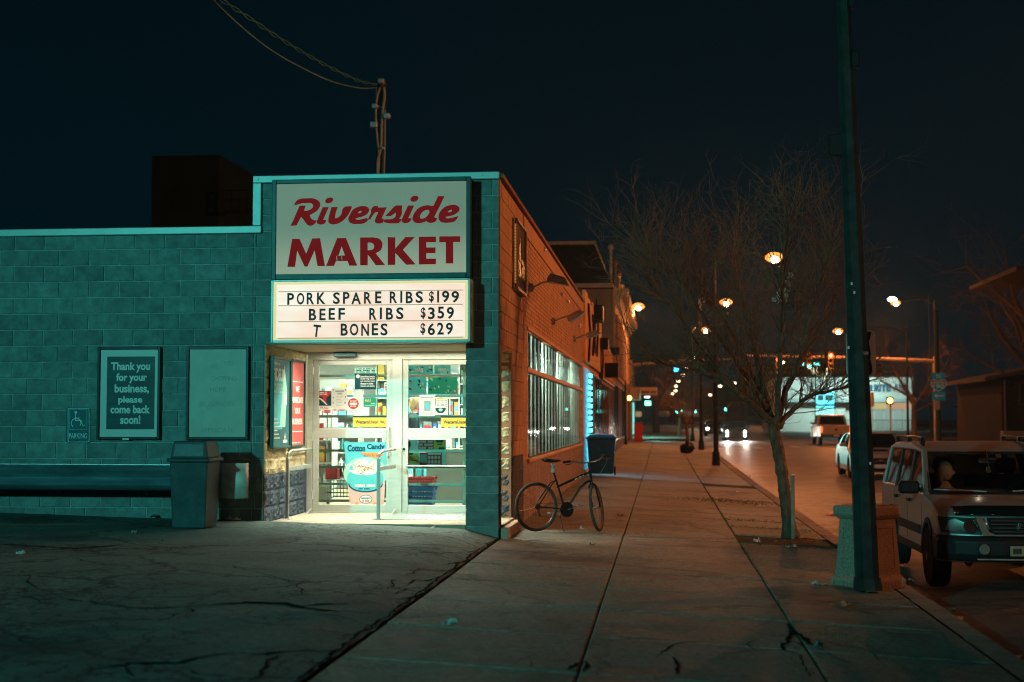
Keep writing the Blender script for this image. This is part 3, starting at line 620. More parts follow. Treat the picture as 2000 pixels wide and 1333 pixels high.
# ================================================================== SHOP INTERIOR (seen through the doors)
room = thing('shop_interior', 'bright white shop room behind the glass entrance doors', 'room', (-5, 20.3, .17))
WALLI = mat('white_shop_wall', (.74, .76, .70), .7, var=.05, vs=2)
mb = MB(); mb.box(-9.2, -9.1, 20.35, 29, .16, 3.1); mb.box(-9.1, -2.78, 29, 29.1, .16, 3.1); mb.box(-2.85, -2.78, 20.35, 29, .16, 3.1)
mb.box(-9.2, -5.12, 20.3, 20.34, .16, 3.1); mb.box(-5.12, -2.78, 20.25, 20.34, 2.6, 3.1); mb.box(-9.2, -2.78, 20.3, 29.1, 3.1, 3.18)
obj('wall', mb, WALLI, room)
mb = MB(); mb.box(-9.2, -2.2, 20.17, 29.1, .08, .172); obj('floor', mb, mat('tan_shop_floor', (.48, .36, .23), .35, var=.15, vs=2, stretch=(1, 5, 1)), room)
TUBE = glow('fluorescent_tube', (1, .97, .86), 14.0)
for (x, y, w_) in ((-6.6, 22.6, 'left end of the front row'), (-4.9, 22.6, 'middle of the front row'), (-3.45, 22.4, 'right end of the front row'), (-6.6, 26, 'left end of the back row'), (-4.9, 26, 'middle of the back row'), (-3.45, 26, 'right end of the back row')):
    l_ = thing('ceiling_light', 'bright tube light on the shop ceiling, ' + w_, 'light', (x, y, 2.98), 'tube lights on the shop ceiling')
    mb = MB(); mb.box(x - .62, x + .62, y - .1, y + .1, 3.0, 3.09); obj('housing', mb, WHITEP, l_)
    mb = MB(); mb.tube([(x - .6, y - .05, 2.985), (x + .6, y - .05, 2.985)], .016, 6); mb.tube([(x - .6, y + .05, 2.985), (x + .6, y + .05, 2.985)], .016, 6); obj('tube', mb, TUBE, l_)
lamp('shop_ceiling_light_front', 'AREA', (-4.4, 22.6, 2.94), 270, (.92, 1, .86), 3, (-4.4, 22.6, 0), size_y=.3)
lamp('shop_ceiling_light_back', 'AREA', (-4.6, 26.2, 2.94), 270, (.92, 1, .86), 3, (-4.6, 26.2, 0), size_y=.3)
lamp('porch_ceiling_light', 'AREA', (-3.7, 19.1, 2.455), 100, (1, .97, .76), 2.3, (-3.7, 19.1, 0), size_y=.5, spread=118)
pl = thing('porch_light', 'slim ceiling light under the porch roof', 'light', (-3.75, 19.1, 2.46))
mb = MB(); mb.box(-4.4, -3.1, 18.95, 19.25, 2.462, 2.471); obj('housing', mb, WHITEP, pl)
SM = [pm('shelf_goods_' + n_, c) for n_, c in (('teal', (.05, .28, .3)), ('white', (.7, .72, .68)), ('red', (.5, .05, .05)), ('green', (.08, .2, .12)), ('cyan', (.15, .5, .6)), ('yellow', (.7, .5, .1)), ('grey', (.2, .26, .26)), ('orange', (.65, .28, .1)), ('blue', (.03, .15, .4)))]
def shelf_unit(x0, x1, yb, depth, z0, levels, lab, pal, seed, cat='shelf'):
    t = thing('shelf_unit', lab, cat, ((x0 + x1) / 2, yb, .17)); rr = random.Random(seed)
    mb = MB(); mb.box(x0, x1, yb, yb + .04, .17, z0 + levels * .36); 
    for i in range(levels): mb.box(x0, x1, yb - depth, yb, z0 + i * .36 - .02, z0 + i * .36)
    for x in (x0 - .02, x1): mb.box(x, x + .02, yb - depth, yb + .04, .17, z0 + levels * .36)
    obj('rack', mb, P_WHITE, t)
    for i in range(levels):
        x = x0 + .02
        while x < x1 - .08:
            wd = rr.uniform(.07, .19); h = rr.uniform(.16, .31); g = MB(); c_ = rr.choice(pal); q = z0 + i * .36
            if x + wd > x1: break
            if rr.random() < .35:
                rr_ = wd * .42; g.lathe([(rr_, q), (rr_, q + h * .6), (rr_ * .4, q + h * .8), (rr_ * .4, q + h)], x + wd / 2, yb - depth + rr_ + .02, 8)
            else: g.box(x, x + wd - .01, yb - depth + .02, yb - depth + .02 + min(wd, .15), q, q + h); g.box(x + .015, x + wd - .025, yb - depth + .018, yb - depth + .0195, q + h * .3, q + h * .7, 1)
            obj('product', g, [SM[c_], SM[rr.choice((1, 5, 2, 4))]], t); x += wd + .01
    return t
shelf_unit(-4.7, -3.55, 24.2, .35, .5, 2, 'white shelf of cartons and bottles behind the left door', [0, 1, 4, 1, 6], 3)
shelf_unit(-6.4, -5.3, 22.9, .35, .45, 3, 'low shelf of red and brown packets far left inside the doors', [2, 1, 2, 6, 7], 5)
shelf_unit(-3.5, -2.35, 25.0, .4, 1.05, 5, 'tall shelf of teal and green boxes behind the right door', [0, 3, 4, 1, 0, 6], 8)
shelf_unit(-7.2, -5.9, 27.8, .4, .5, 5, 'shelf of pale cartons at the back of the shop', [1, 4, 5, 1, 0], 11)
shelf_unit(-5.7, -3.9, 28.6, .4, .5, 6, 'wide back wall shelf of mixed goods', [0, 1, 2, 3, 4, 5, 6, 7, 8], 12)
# counter with a wood edge and posters hanging over it
ct = thing('shop_counter', 'teal counter with wood edge behind the right door', 'counter', (-3.2, 23, .17))
mb = MB(); mb.box(-3.75, -2.32, 22.6, 23.2, .17, .98); obj('body', mb, P_GREY, ct); mb = MB(); mb.box(-3.8, -2.3, 22.55, 23.25, .98, 1.03); obj('top', mb, pm('oak_counter_top', (.5, .32, .14)), ct)
for i, (x0, y0, x1, y1, m1, m2, s_, lab) in enumerate(((793, 714, 846, 731, CY, WH, 'MAX', 'pale teal hanging poster with crowd picture inside the shop'), (848, 714, 880, 731, CY, GY, 'MAX', 'second pale teal hanging poster lettered in white inside the shop'), (793, 737, 833, 770, CY, GY, '', 'landscape poster in blue and grey behind the right door'), (836, 737, 893, 770, GR, WH, '', 'green poster with white flowers behind the right door'), (800, 762, 832, 770.5, RE, WH, '', 'small red banner behind the right door'))):
    Yp = 22.3 + i * .03; a = oy(x0, y0, Yp); b = oy(x1, y1, Yp); mb = MB(); mb.box(a[0], b[0], Yp, Yp + .006, b[1], a[1], m1)
    r_ = random.Random(i)
    for j in range(14):
        xx, yy = r_.uniform(x0 + 3, x1 - 3), r_.uniform(y0 + 3, y1 - 3); s2_ = r_.uniform(1, 4); poly_at(mb, ell(xx, yy, s2_, s2_ * .6, r_.uniform(0, 90), 7), Yp - .001 - .0002 * j, r_.choice((m2, WH, GY, MI, TD)))
    if s_: txt_at(mb, s_, (x0 + x1) / 2 - 8, (y0 + y1) / 2 - 3.5, (x0 + x1) / 2 + 8, (y0 + y1) / 2 + 3.5, Yp - .006, WH, .04)
    tag(rebase(obj('hanging_poster', mb, PM), ((a[0] + b[0]) / 2, Yp, b[1])), lab, 'poster')
lamp('porch_back_fill', 'AREA', (-3.7, 19.75, 2.45), 22, (1, .97, .76), 2.2, (-3.7, 19.75, 0), size_y=.2)  # added fill without a fixture, brightens the jamb and door frames
# stacked hand baskets
bs = thing('shopping_basket', 'red shopping basket on top of the blue baskets inside the door', 'basket', (-3.5, 21.2, .4))
bs2 = thing('shopping_basket', 'blue shopping baskets nested under a red one inside the door', 'basket', (-3.5, 21.2, .17))
def bask(t, z0, h, m):
    mb = MB(); x0, x1, y0, y1 = -3.77, -3.42, 21.1, 21.4; ti = .03
    for k in range(4): mb.box(x0 - .01 * k, x1 + .01 * k, y0 - .008, y0, z0 + h * k / 4, z0 + h * k / 4 + h * .14); mb.box(x0 - .01 * k, x1 + .01 * k, y1, y1 + .008, z0 + h * k / 4, z0 + h * k / 4 + h * .14)
    for i in range(9): x = x0 + (x1 - x0) * i / 8; mb.box(x - .005, x + .005, y0 - .004, y0, z0, z0 + h); mb.box(x - .005, x + .005, y1, y1 + .004, z0, z0 + h)
    for s_ in (x0, x1): mb.box(s_ - .006, s_ + .006, y0, y1, z0, z0 + h)
    mb.box(x0, x1, y0, y1, z0, z0 + .01); mb.cbox(x0 - .04, x1 + .04, y0 - .03, y0, z0 + h - .03, z0 + h, .005); mb.cbox(x0 - .04, x1 + .04, y1, y1 + .03, z0 + h - .03, z0 + h, .005)
    obj('basket_body', mb, m, t)
bask(bs2, .22, .28, SM[8]); bask(bs, .47, .17, SM[2])
# shopping cart: castor and wire frame seen at the right of the doorway
cart = thing('shopping_cart', 'wire shopping cart just inside the right door', 'cart', (-2.62, 21.6, .17))
mb = MB()
for x in (-2.9, -2.45):
    mb.tube([(x, 21.3, .34), (x, 22.1, .42)], .012, 6); mb.tube([(x, 21.35, .3), (x, 21.35, .42), (x, 21.5, .9), (x, 21.4, 1.08)], .012, 6)
for i in range(8): mb.tube([(-2.9, 21.5 + i * .08, .55), (-2.45, 21.5 + i * .08, .55)], .004, 4); mb.tube([(-2.9, 21.5 + i * .08, .55), (-2.92, 21.5 + i * .08, .95)], .004, 4)
mb.tube([(-2.92, 21.45, .95), (-2.43, 21.45, .95), (-2.43, 22.15, .95), (-2.92, 22.15, .95)], .009, 5, closed=True)
obj('frame', mb, GALV, cart)
for (x, y) in ((-2.9, 21.35), (-2.45, 21.35), (-2.9, 22.05), (-2.45, 22.05)):
    mb = MB(); mb.lathe([(.02, -.015), (.06, -.012), (.06, .012), (.02, .015)], axis='x', c=(x, y, .235), n=12); mb.box(x - .022, x - .016, y - .01, y + .01, .235, .33); mb.box(x + .016, x + .022, y - .01, y + .01, .235, .33); obj('castor', mb, PLASTIC, cart)
cart2 = thing('shopping_cart', 'dark shopping cart parked behind the left door poster', 'cart', (-4.75, 20.9, .17))
mb = MB()
for i in range(9): x = -4.93 + i * .05; mb.tube([(x, 20.75, .35), (x, 20.75, .62)], .005, 4)
for z in (.3, .42, .62): mb.tube([(-4.95, 20.75, z), (-4.5, 20.75, z), (-4.5, 21.3, z + .04), (-4.95, 21.3, z + .04)], .009, 5, closed=True)
obj('frame', mb, BLACKP, cart2)
for x in (-4.93, -4.52):
    mb = MB(); mb.lathe([(.06, -.012), (.06, .012)], axis='x', c=(x, 20.8, .235), n=12); obj('castor', mb, PLASTIC, cart2)
for i in range(5):
    x = -4.72 + i * .045; mb = MB(); mb.lathe([(.018, .66), (.018, .78), (.007, .83), (.007, .86)], x, 20.72, 7); tag(rebase(obj('bottle', mb, pm('brown_bottle', (.12, .04, .03))), (x, 20.72, .66)), ('leftmost', 'second from left', 'middle', 'second from right', 'rightmost')[i] + ' of five brown bottles low behind the left door', 'bottle', 'brown bottles behind the left door')
mb = MB(); mb.cbox(-4.95, -4.77, 20.7, 20.95, .62, .79, .01); tag(rebase(obj('carton', mb, SM[2]), (-4.86, 20.8, .62)), 'red carton low behind the glass of the left door', 'box')
for i in range(3):
    x = -4.40 + i * .085; mb = MB(); mb.cbox(x, x + .07, 20.6, 20.7, 1.39, 1.53, .015); mb.cbox(x + .02, x + .04, 20.63, 20.67, 1.53, 1.56, .004); tag(rebase(obj('jug', mb, SM[4]), (x, 20.65, 1.39)), ('leftmost', 'middle', 'rightmost')[i] + ' pale blue detergent jug on the rack behind the left door', 'jug', 'detergent jugs behind the left door')
rk = thing('display_rack', 'narrow wire display rack carrying jugs behind the left door', 'rack', (-4.4, 20.66, .17)); mb = MB(); mb.box(-4.95, -4.1, 20.55, 20.75, 1.365, 1.385); mb.tube([(-4.93, 20.73, .17), (-4.93, 20.73, 1.7)], .01, 5); mb.tube([(-4.12, 20.73, .17), (-4.12, 20.73, 1.7)], .01, 5); mb.box(-4.95, -4.45, 20.55, 20.98, .61, .62); obj('frame', mb, GALV, rk)
# ================================================================== PEOPLE
SKIN = mat('skin', (.55, .33, .24), .5, var=.06, vs=12); HAIRB = mat('blond_hair', (.5, .34, .16), .6, var=.3, vs=60, stretch=(1, 1, .2)); HAIRD = mat('dark_hair', (.03, .02, .015), .6, var=.3, vs=60)
CLD = mat('dark_knit_cloth', (.025, .04, .05), .9, var=.3, vs=30, bump=.3); CLR = mat('rust_cloth', (.35, .12, .07), .9, var=.3, vs=30, bump=.3)
def skinmesh(name, J, E_, rad, root=0, sub=1):
    me = bpy.data.meshes.new(name); me.from_pydata(J, E_, []); o = bpy.data.objects.new(name, me); C.objects.link(o)
    o.modifiers.new('s', 'SKIN'); sv = me.skin_vertices[0].data
    for i, r_ in enumerate(rad): sv[i].radius = (r_, r_) if not isinstance(r_, tuple) else r_; sv[i].use_root = (i == root)
    ss = o.modifiers.new('d', 'SUBSURF'); ss.levels = sub; ss.render_levels = sub
    dg = bpy.context.evaluated_depsgraph_get(); m2 = bpy.data.meshes.new_from_object(o.evaluated_get(dg))
    vs = [tuple(v.co) for v in m2.vertices]; fs = [tuple(p.vertices) for p in m2.polygons]; bpy.data.objects.remove(o); bpy.data.meshes.remove(m2); return vs, fs
def head_geo(mb, c, yaw, m=0, s=1.0):
    q = MB(); n_ = 20
    for i in range(15):
        p = math.pi * i / 14
        for j in range(n_):
            t = 2 * math.pi * j / n_; x, y, z = math.sin(p) * math.cos(t), math.sin(p) * math.sin(t), math.cos(p)
            X = x * .075 * (1 - .22 * max(0, -z)); Y = y * .095 + (.012 if z < 0 and y > 0 else 0) * -z; Z = z * .115
            if z < -.3 and y < 0: Y *= .75
            if abs(x) < .18 and y > .7 and -.35 < z < .15: Y += .024 * (1 - abs(x) / .18) * (.5 + .5 * (0.15 - z) / .5)      # nose
            if abs(x) < .3 and y > .6 and -.62 < z < -.5: Y += .007                                                      # lips
            if .15 < abs(x) < .55 and y > .6 and .02 < z < .22: Y -= .008                                                # eye sockets
            q.v.append((X, Y, Z))
    for i in range(14):
        for j in range(n_): q.f.append((i * n_ + j, (i + 1) * n_ + j, (i + 1) * n_ + (j + 1) % n_, i * n_ + (j + 1) % n_)); q.m.append(m)
    for sx in (-1, 1):
        q.ball((sx * .03, .083, .012), .011, 8, 2, (1, .6, .8)); q.ball((sx * .077, -.005, -.005), .028, 8, m, (.3, .7, 1))
    M = Matrix.Translation(c) @ Matrix.Rotation(yaw, 4, 'Z') @ Matrix.Scale(s, 4); q.xf(M)
    o = len(mb.v); mb.v += q.v; mb.f += [tuple(i + o for i in f) for f in q.f]; mb.m += q.m
def hair_geo(c, yaw, s=1.0, long_=.06):
    q = MB(); n_ = 20
    for i in range(12):
        p = math.pi * (.0 + .72 * i / 11)
        for j in range(n_):
            t = 2 * math.pi * j / n_; x, y, z = math.sin(p) * math.cos(t), math.sin(p) * math.sin(t), math.cos(p)
            pp = p if y < -.1 else p * (.5 if y > .35 else .5 + .5 * (.35 - y) / .45); x, y, z = math.sin(pp) * math.cos(t), math.sin(pp) * math.sin(t), math.cos(pp)
            r_ = 1.08 + .04 * noise.noise((x * 4, y * 4, z * 2)); q.v.append((x * .079 * r_, y * .1 * r_ - .008, z * .12 * r_ - (long_ if z < 0 and y < 0 else 0)))
    for i in range(11):
        for j in range(n_): q.f.append((i * n_ + j, (i + 1) * n_ + j, (i + 1) * n_ + (j + 1) % n_, i * n_ + (j + 1) % n_)); q.m.append(0)
    return q.xf(Matrix.Translation(c) @ Matrix.Rotation(yaw, 4, 'Z') @ Matrix.Scale(s, 4))
def person(lab, loc, yaw, top, hair, seated=False, head_yaw=0.0):
    t = thing('person', lab, 'person', loc); M = Matrix.Translation(loc) @ Matrix.Rotation(yaw, 4, 'Z')
    if seated: hip = .28; H = hip; leg = lambda s_: [(s_ * .1, .05, hip), (s_ * .13, .48, hip + .1), (s_ * .13, .6, hip - .33), (s_ * .13, .74, hip - .38)]
    else: H = .95; leg = lambda s_: [(s_ * .1, 0, .9), (s_ * .1, .02, .5), (s_ * .1, -.02, .09), (s_ * .1, .14, .03)]
    J = [(0, 0, H), (0, .01, H + .22), (0, 0, H + .42), (0, 0, H + .5), (0, .01, H + .6)]; rad = [(.15, .11), (.125, .095), (.15, .1), .06, .05]; E_ = [(0, 1), (1, 2), (2, 3), (3, 4)]
    for s_ in (-1, 1):
        a = len(J)
        if seated: arm = [(s_ * .18, 0, H + .42), (s_ * .24, .08, H + .18), (s_ * .14, .3, H + .1), (s_ * .12, .36, H + .1)]
        else: arm = [(s_ * .19, 0, H + .42), (s_ * .25, .02, H + .14), (s_ * .2, .22, H + .08), (s_ * .17, .3, H + .1)]
        J += arm; rad += [.055, .042, .03, .028]; E_ += [(2, a), (a, a + 1), (a + 1, a + 2), (a + 2, a + 3)]
        for f in range(5):
            b = len(J); h = arm[3]; o_ = (f - 2) * .017; J += [(h[0] + o_, h[1] + .045 + (.0 if f else -.02), h[2] - .01), (h[0] + o_ * 1.15 - (s_ * .02 if f == (0 if s_ > 0 else 4) else 0), h[1] + .085 - abs(f - 2) * .008, h[2] - .035)]; rad += [.009, .007]; E_ += [(a + 3, b), (b, b + 1)]
        a = len(J); L = leg(s_); J += L; rad += [.085, .06, .04, .035]; E_ += [(0, a), (a, a + 1), (a + 1, a + 2), (a + 2, a + 3)]
    vs, fs = skinmesh('body', J, E_, rad); mb = MB(); mb.add(vs, fs)
    hc = (0, .03, H + .7); head_geo(mb, hc, head_yaw); mb.xf(M); obj('body', mb, [SKIN, SKIN, BLACKP], t, smooth=True)
    hm = hair_geo(hc, head_yaw); hm.xf(M); obj('hair', hm, hair, t, smooth=True)
    keep = [i for i in range(len(vs)) if vs[i][2] < H + .5 and not (abs(vs[i][0]) < .35 and vs[i][1] > .26 and H + .0 < vs[i][2] < H + .2 and not seated)]
    ks = set(keep); mp = {v: i for i, v in enumerate(keep)}
    me0 = MB(); cx = [vs[i] for i in keep]; nn = []
    tmp = bpy.data.meshes.new('t'); tmp.from_pydata(vs, [], fs); tmp.update()
    for i in keep: n_ = tmp.vertices[i].normal; v = vs[i]; nn.append((v[0] + n_[0] * .014, v[1] + n_[1] * .014, v[2] + n_[2] * .014))
    bpy.data.meshes.remove(tmp); me0.add(nn, [tuple(mp[i] for i in f) for f in fs if all(i in ks for i in f)]); me0.xf(M); obj('clothing', me0, top, t, smooth=True)
    return t
person('blond woman in a dark top inside the shop behind the right door', (-4.55, 26.0, .17), R(-80), CLD, HAIRB)

# ================================================================== STREET WALL OF THE MARKET (x = -2.05)
XW = -2.05
mb = MB(); mb.box(-2.25, -2.062, 18.2, 18.26, -.3, 2.42); mb.box(-2.25, -2.062, 18.2, 19.53, 2.42, 4.6); mb.box(-2.25, -2.062, 19.53, 21.15, -.3, 4.6)
mb.box(-2.25, -2.058, 21.15, 37.4, -.3, .9); mb.box(-2.25, -2.058, 21.15, 37.4, 2.9, 4.6); mb.box(-2.25, -2.058, 21.15, 21.8, .9, 2.9); mb.box(-2.25, -2.058, 37.2, 37.4, .9, 2.9)
obj('street_wall', mb, mat('terracotta_mortar', (.38, .19, .11), .9, var=.25, vs=5), mk_b)
DKB = mat('dark_blue_painted_block', (.05, .06, .075), .85, var=.3, vs=5, bump=.3, rnd=.06)
SBM = {}
def side_block(y0, y1, z0, z1, dark):
    g = .003; k = (round(y1 - y0, 3), round(z1 - z0, 3), dark)
    if k not in SBM:
        a, b, c = (y1 - y0) / 2 - g, (z1 - z0) / 2 - g, .006; mb = MB()
        mb.add([(0, -a + c, -b + c), (0, a - c, -b + c), (0, a - c, b - c), (0, -a + c, b - c), (-c, -a, -b), (-c, a, -b), (-c, a, b), (-c, -a, b), (-.04, -a, -b), (-.04, a, -b), (-.04, a, b), (-.04, -a, b)],
               [(0, 1, 2, 3), (4, 5, 1, 0), (5, 6, 2, 1), (6, 7, 3, 2), (7, 4, 0, 3), (8, 9, 5, 4), (9, 10, 6, 5), (10, 11, 7, 6), (11, 8, 4, 7)]); SBM[k] = mkmesh('painted_block', mb, DKB if dark else TERRA)
    o = bpy.data.objects.new('painted_block', SBM[k]); C.objects.link(o); o.parent = mk_b; b = BASE[mk_b.name]
    o.location = (XW + random.uniform(-.003, .003) - b[0], (y0 + y1) / 2 - b[1], (z0 + z1) / 2 - b[2])
z = ZJ - 12 * BH; k = 0
while z < 4.55:
    z1 = min(z + BH, 4.58); segs = [(18.03, 18.26)] if z < 2.36 else []
    st = 18.03 if z >= 2.36 else 19.55; y = st
    while y < 21.1:
        e = min(21.15, y + (BW if not (k % 2 and y == st) else BW / 2)); 
        if 21.15 - e < .1: e = 21.15
        segs.append((y, e)); y = e
    for a, b in segs:
        if b - a > .04: side_block(a, b, z, z1, z < .84 )
    z += BH; k += 1
# bricks
def brick_field(y0, y1, z0, z1, hole=None, bw=.2032, bh=.0705, m_hi=0, split=None):
    mb = MB(); r_ = random.Random(3); k = 0; z = z0
    while z < z1 - .02:
        y = y0 - (bw / 2 if k % 2 else 0)
        while y < y1:
            a, b = max(y, y0), min(y + bw, y1)
            if b - a > .03 and not (hole and hole[2] - .03 < z < hole[3] - .02 and b > hole[0] and a < hole[1]):
                g = .004; X = XW + r_.uniform(-.002, .003); zz = z + bh - .011; mi = 1 if (split and z < split) else 0; A, B = a + g, b - g
                mb.add([(X, A, z), (X, B, z), (X, B, zz), (X, A, zz), (X - .014, A, z), (X - .014, B, z), (X - .014, B, zz), (X - .014, A, zz)], [(0, 1, 2, 3), (4, 5, 1, 0), (6, 7, 3, 2), (5, 6, 2, 1), (7, 4, 0, 3)], mi)
            y += bw
        z += bh; k += 1
    return mb
o = obj('brick_courses', brick_field(21.16, 37.38, -.02, 4.3, (21.8, 37.2, .9, 2.89), split=.86), [BRICK, GREYBRICK], mk_b); o['kind'] = 'stuff'
mb = MB(); mb.cbox(-2.1, -2.035, 21.17, 37.42, 4.3, 4.58, .01, 0); obj('stucco_band', mb, TERRA, mk_b)
mb = MB(); mb.cbox(-2.3, -2.0, 18.0, 37.45, 4.60, 4.66, .008); obj('coping', mb, mat('rusty_coping', (.2, .11, .07), .8, var=.3, vs=4), mk_b)
mb = MB()
for y, h in ((20.0, .1), (20.6, .12), (22.5, .13)): mb.box(-2.32, -2.14, y, y + .45, 4.66, 4.66 + h)
obj('roof_flashing', mb, TRIM, mk_b)
# window
wn = MB(); wn.cbox(-2.1, -2.0, 21.7, 37.25, .84, .9, .012); wn.cbox(-2.06, -2.025, 21.72, 37.25, 2.885, 2.93, .006)
obj('window_sill', wn, mat('orange_painted_sill', (.5, .30, .18), .7, var=.3, vs=5), mk_b)
wf = MB(); wf.box(-2.12, -2.04, 21.8, 37.2, 2.24, 2.31); wf.box(-2.13, -2.05, 21.8, 21.86, .9, 2.885); wf.box(-2.13, -2.05, 37.14, 37.2, .9, 2.885)
win = obj('window_frame', wf, mat('orange_painted_metal', (.5, .27, .13), .5, var=.3, vs=6), mk_b)
MUL = mat('grey_window_mullion', (.66, .68, .58), .4, .0, var=.15, vs=3)
mm_ = None
for i in range(21):
    y = 21.93 + i * .742
    if mm_ is None:
        q = MB(); q.box(-.08, -.053, -.012, .012, .9, 2.24); q.box(-.08, -.053, -.012, .012, 2.31, 2.885); mm_ = mkmesh('mullion', q, MUL)
    o = bpy.data.objects.new('mullion', mm_); C.objects.link(o); o.parent = win; o.location = (-2.07 + 5.1, y - 18, 0)
for i in range(20):
    y = 21.93 + i * .742; q = MB(); q.box(-2.115, -2.107, y + .01, y + .735, .9, 2.24); q.box(-2.115, -2.107, y + .01, y + .735, 2.31, 2.885)
    obj('pane', q, glass('shop_window_glass', (.8, .9, .88), .45), win)
q = MB(); q.box(-2.17, -2.15, 21.85, 22.6, 2.33, 2.85); q.box(-2.17, -2.16, 21.85, 22.6, 1.6, 2.2, 1)
tag(rebase(obj('neon_window_sign', q, [glow('cyan_neon', (.05, .65, 1), 1.6), glow('dim_red_neon', (.5, .02, .02), .12)]), (-2.16, 22.2, 1.6)), 'glowing cyan sign in the near end of the barred street window', 'sign')
bay = thing('window_bay', 'pale lit space with dark back wall behind the barred street window', 'window bay', (-2.6, 30, .9))
q = MB(); q.box(-2.72, -2.68, 21.8, 37.2, .86, 2.95); q.box(-2.68, -2.13, 21.8, 37.2, .86, .9); q.box(-2.68, -2.13, 21.8, 37.2, 2.9, 2.95); obj('back_wall', q, mat('dim_bay_wall', (.008, .012, .012), .9), bay)
for y in (21.95, 25.4, 29.1, 33): lamp('window_bay_fill_light', 'AREA', (-2.42, y, 2.6), 55, (.86, 1, .86), .25, (-2.2, y + 3, 1.6), size_y=.4)  # unseen lamps added to brighten the mullions
# downlights on the street wall
def floodlight(px, py, lab, tilt):
    Y, Z = ox(px, py, XW)
    t = thing('wall_floodlight', lab, 'floodlight', (XW, Y, Z), 'floodlights along the orange brick wall')
    mb = MB(); mb.lathe([(.07, 0), (.07, .05), (.03, .07)], axis='x', c=(XW, Y, Z), n=12); obj('junction_box', mb, GALV, t)
    mb = MB(); mb.tube([(XW + .05, Y, Z), (XW + .2, Y, Z + .07), (XW + .32, Y, Z + .1)], .016, 6); obj('arm', mb, GALV, t)
    a = R(tilt); M = Matrix.Translation((XW + .46, Y, Z + .1)) @ Matrix.Rotation(a, 4, 'Y')
    q = MB(); q.add([(-.18, -.14, -.02), (.18, -.14, -.05), (.18, .14, -.05), (-.18, .14, -.02), (-.14, -.1, .09), (.1, -.1, .06), (.1, .1, .06), (-.14, .1, .09)], [(0, 3, 2, 1), (4, 5, 6, 7), (0, 1, 5, 4), (1, 2, 6, 5), (2, 3, 7, 6), (3, 0, 4, 7)]); q.xf(M)
    obj('lamp_head', q, GALV, t); q = MB(); q.box(-.15, .15, -.115, .115, -.056, -.051); q.xf(M @ Matrix.Translation((0, 0, .003))); obj('lens', q, mat('frosted_lens', (.35, .5, .48), .2, var=.1), t)
floodlight(1034, 562, 'nearest unlit floodlight on the orange brick wall beside the picture sign', 10)
floodlight(1078, 628, 'middle unlit floodlight on the orange brick wall', -35)
floodlight(1120, 662, 'farthest unlit floodlight on the orange brick wall', -25)
mb = MB()
for px, py in ((1095, 578), (1107, 592), (1129, 623), (1060, 490), (1130, 640)): Y, Z = ox(px, py, XW); mb.box(XW, XW + .05, Y, Y + .12, Z, Z + .07)
tag(rebase(obj('wall_bracket', mb, GALV), (XW, 30, 3.4)), 'row of small rusty brackets left on the brick wall above the window', 'brackets')
# framed picture sign on the street wall
ps = thing('picture_sign', 'framed dark picture sign on the orange wall beside the corner', 'sign', (XW, 20.6, 3.35))
mb = MB(); mb.box(XW, XW + .05, 19.62, 20.92, 3.36, 4.27); obj('cabinet', mb, mat('dark_picture_print', (.07, .045, .035), .8, var=.25, vs=2), ps)
mb = MB(); mb.cbox(XW + .0, XW + .03, 19.57, 19.62, 3.32, 4.31, .003); mb.cbox(XW, XW + .075, 20.92, 20.96, 3.32, 4.31, .003); mb.cbox(XW, XW + .075, 19.62, 20.92, 3.315, 3.36, .003); mb.cbox(XW, XW + .075, 19.62, 20.92, 4.27, 4.31, .003); obj('frame', mb, mat('weathered_sign_frame', (.3, .27, .2), .5, .4, var=.3), ps)
mb = MB(); r_ = random.Random(2)
mb.prism([(20.05, 3.5), (20.2, 3.5), (20.25, 3.95), (20.15, 4.1), (20.02, 3.95)], (XW + .052, 0, 0), (0, 1, 0), (0, 0, 1), (1, 0, 0), 0, .002, 0)
[mb.box(XW + .012, XW + .05, 19.616, 19.62, 3.4 + k * .042, 3.43 + k * .042, 1) for k in range(20)]
for i in range(40): y, z = r_.uniform(20.0, 20.85), 3.6 + r_.uniform(-.08, .18); mb.box(XW + .053, XW + .056, y, y + .05, z, z + .03, 1 if i % 3 else 2)
put_text(mb, 'Riverside', 19.9, 20.85, 3.52, 3.75, (XW + .0525, 0, 0), 'side', .03, 0)
obj('picture', mb, [BLACKP, glow('glowing_amber_reflector_dots', (1, .42, .08), .45), P_WHITE], ps)  # the amber reflector dots glow by themselves

# ================================================================== SIGNS ON THE FACADE
YA = 17.72
sg = thing('market_sign', 'large pale lightbox sign with red Riverside MARKET lettering over the entrance', 'sign', (-3.66, 18, 3.3))
mb = MB(); mb.box(-4.94, -2.39, YA + .02, 18.0, 3.30, 4.565); obj('cabinet', mb, BLACKP, sg)
mb = MB(); t_ = .055
mb.cbox(-4.955, -4.955 + t_, YA - .02, YA + .1, 3.285, 4.575, .006); mb.cbox(-2.385 - t_, -2.385, YA - .02, YA + .1, 3.285, 4.575, .006); mb.cbox(-4.955 + t_, -2.385 - t_, YA - .02, YA + .1, 4.575 - t_, 4.575, .006); mb.cbox(-4.955 + t_, -2.385 - t_, YA - .02, YA + .1, 3.285, 3.285 + .07, .006)
obj('frame', mb, mat('dark_teal_frame', (.012, .05, .05), .4, .3, var=.2), sg)
SGF = mat('sign_face_faint_glow', (0.42, 0.42, 0.34), 0.5, var=0.05, vs=1.2, emit=(1, .92, .62), es=.085)
n = SGF.node_tree.nodes; l = SGF.node_tree.links; t_c = n.new('ShaderNodeTexCoord'); s_p = n.new('ShaderNodeSeparateXYZ'); m_r = n.new('ShaderNodeMapRange'); l.new(t_c.outputs['Object'], s_p.inputs[0]); l.new(s_p.outputs['Z'], m_r.inputs[0])
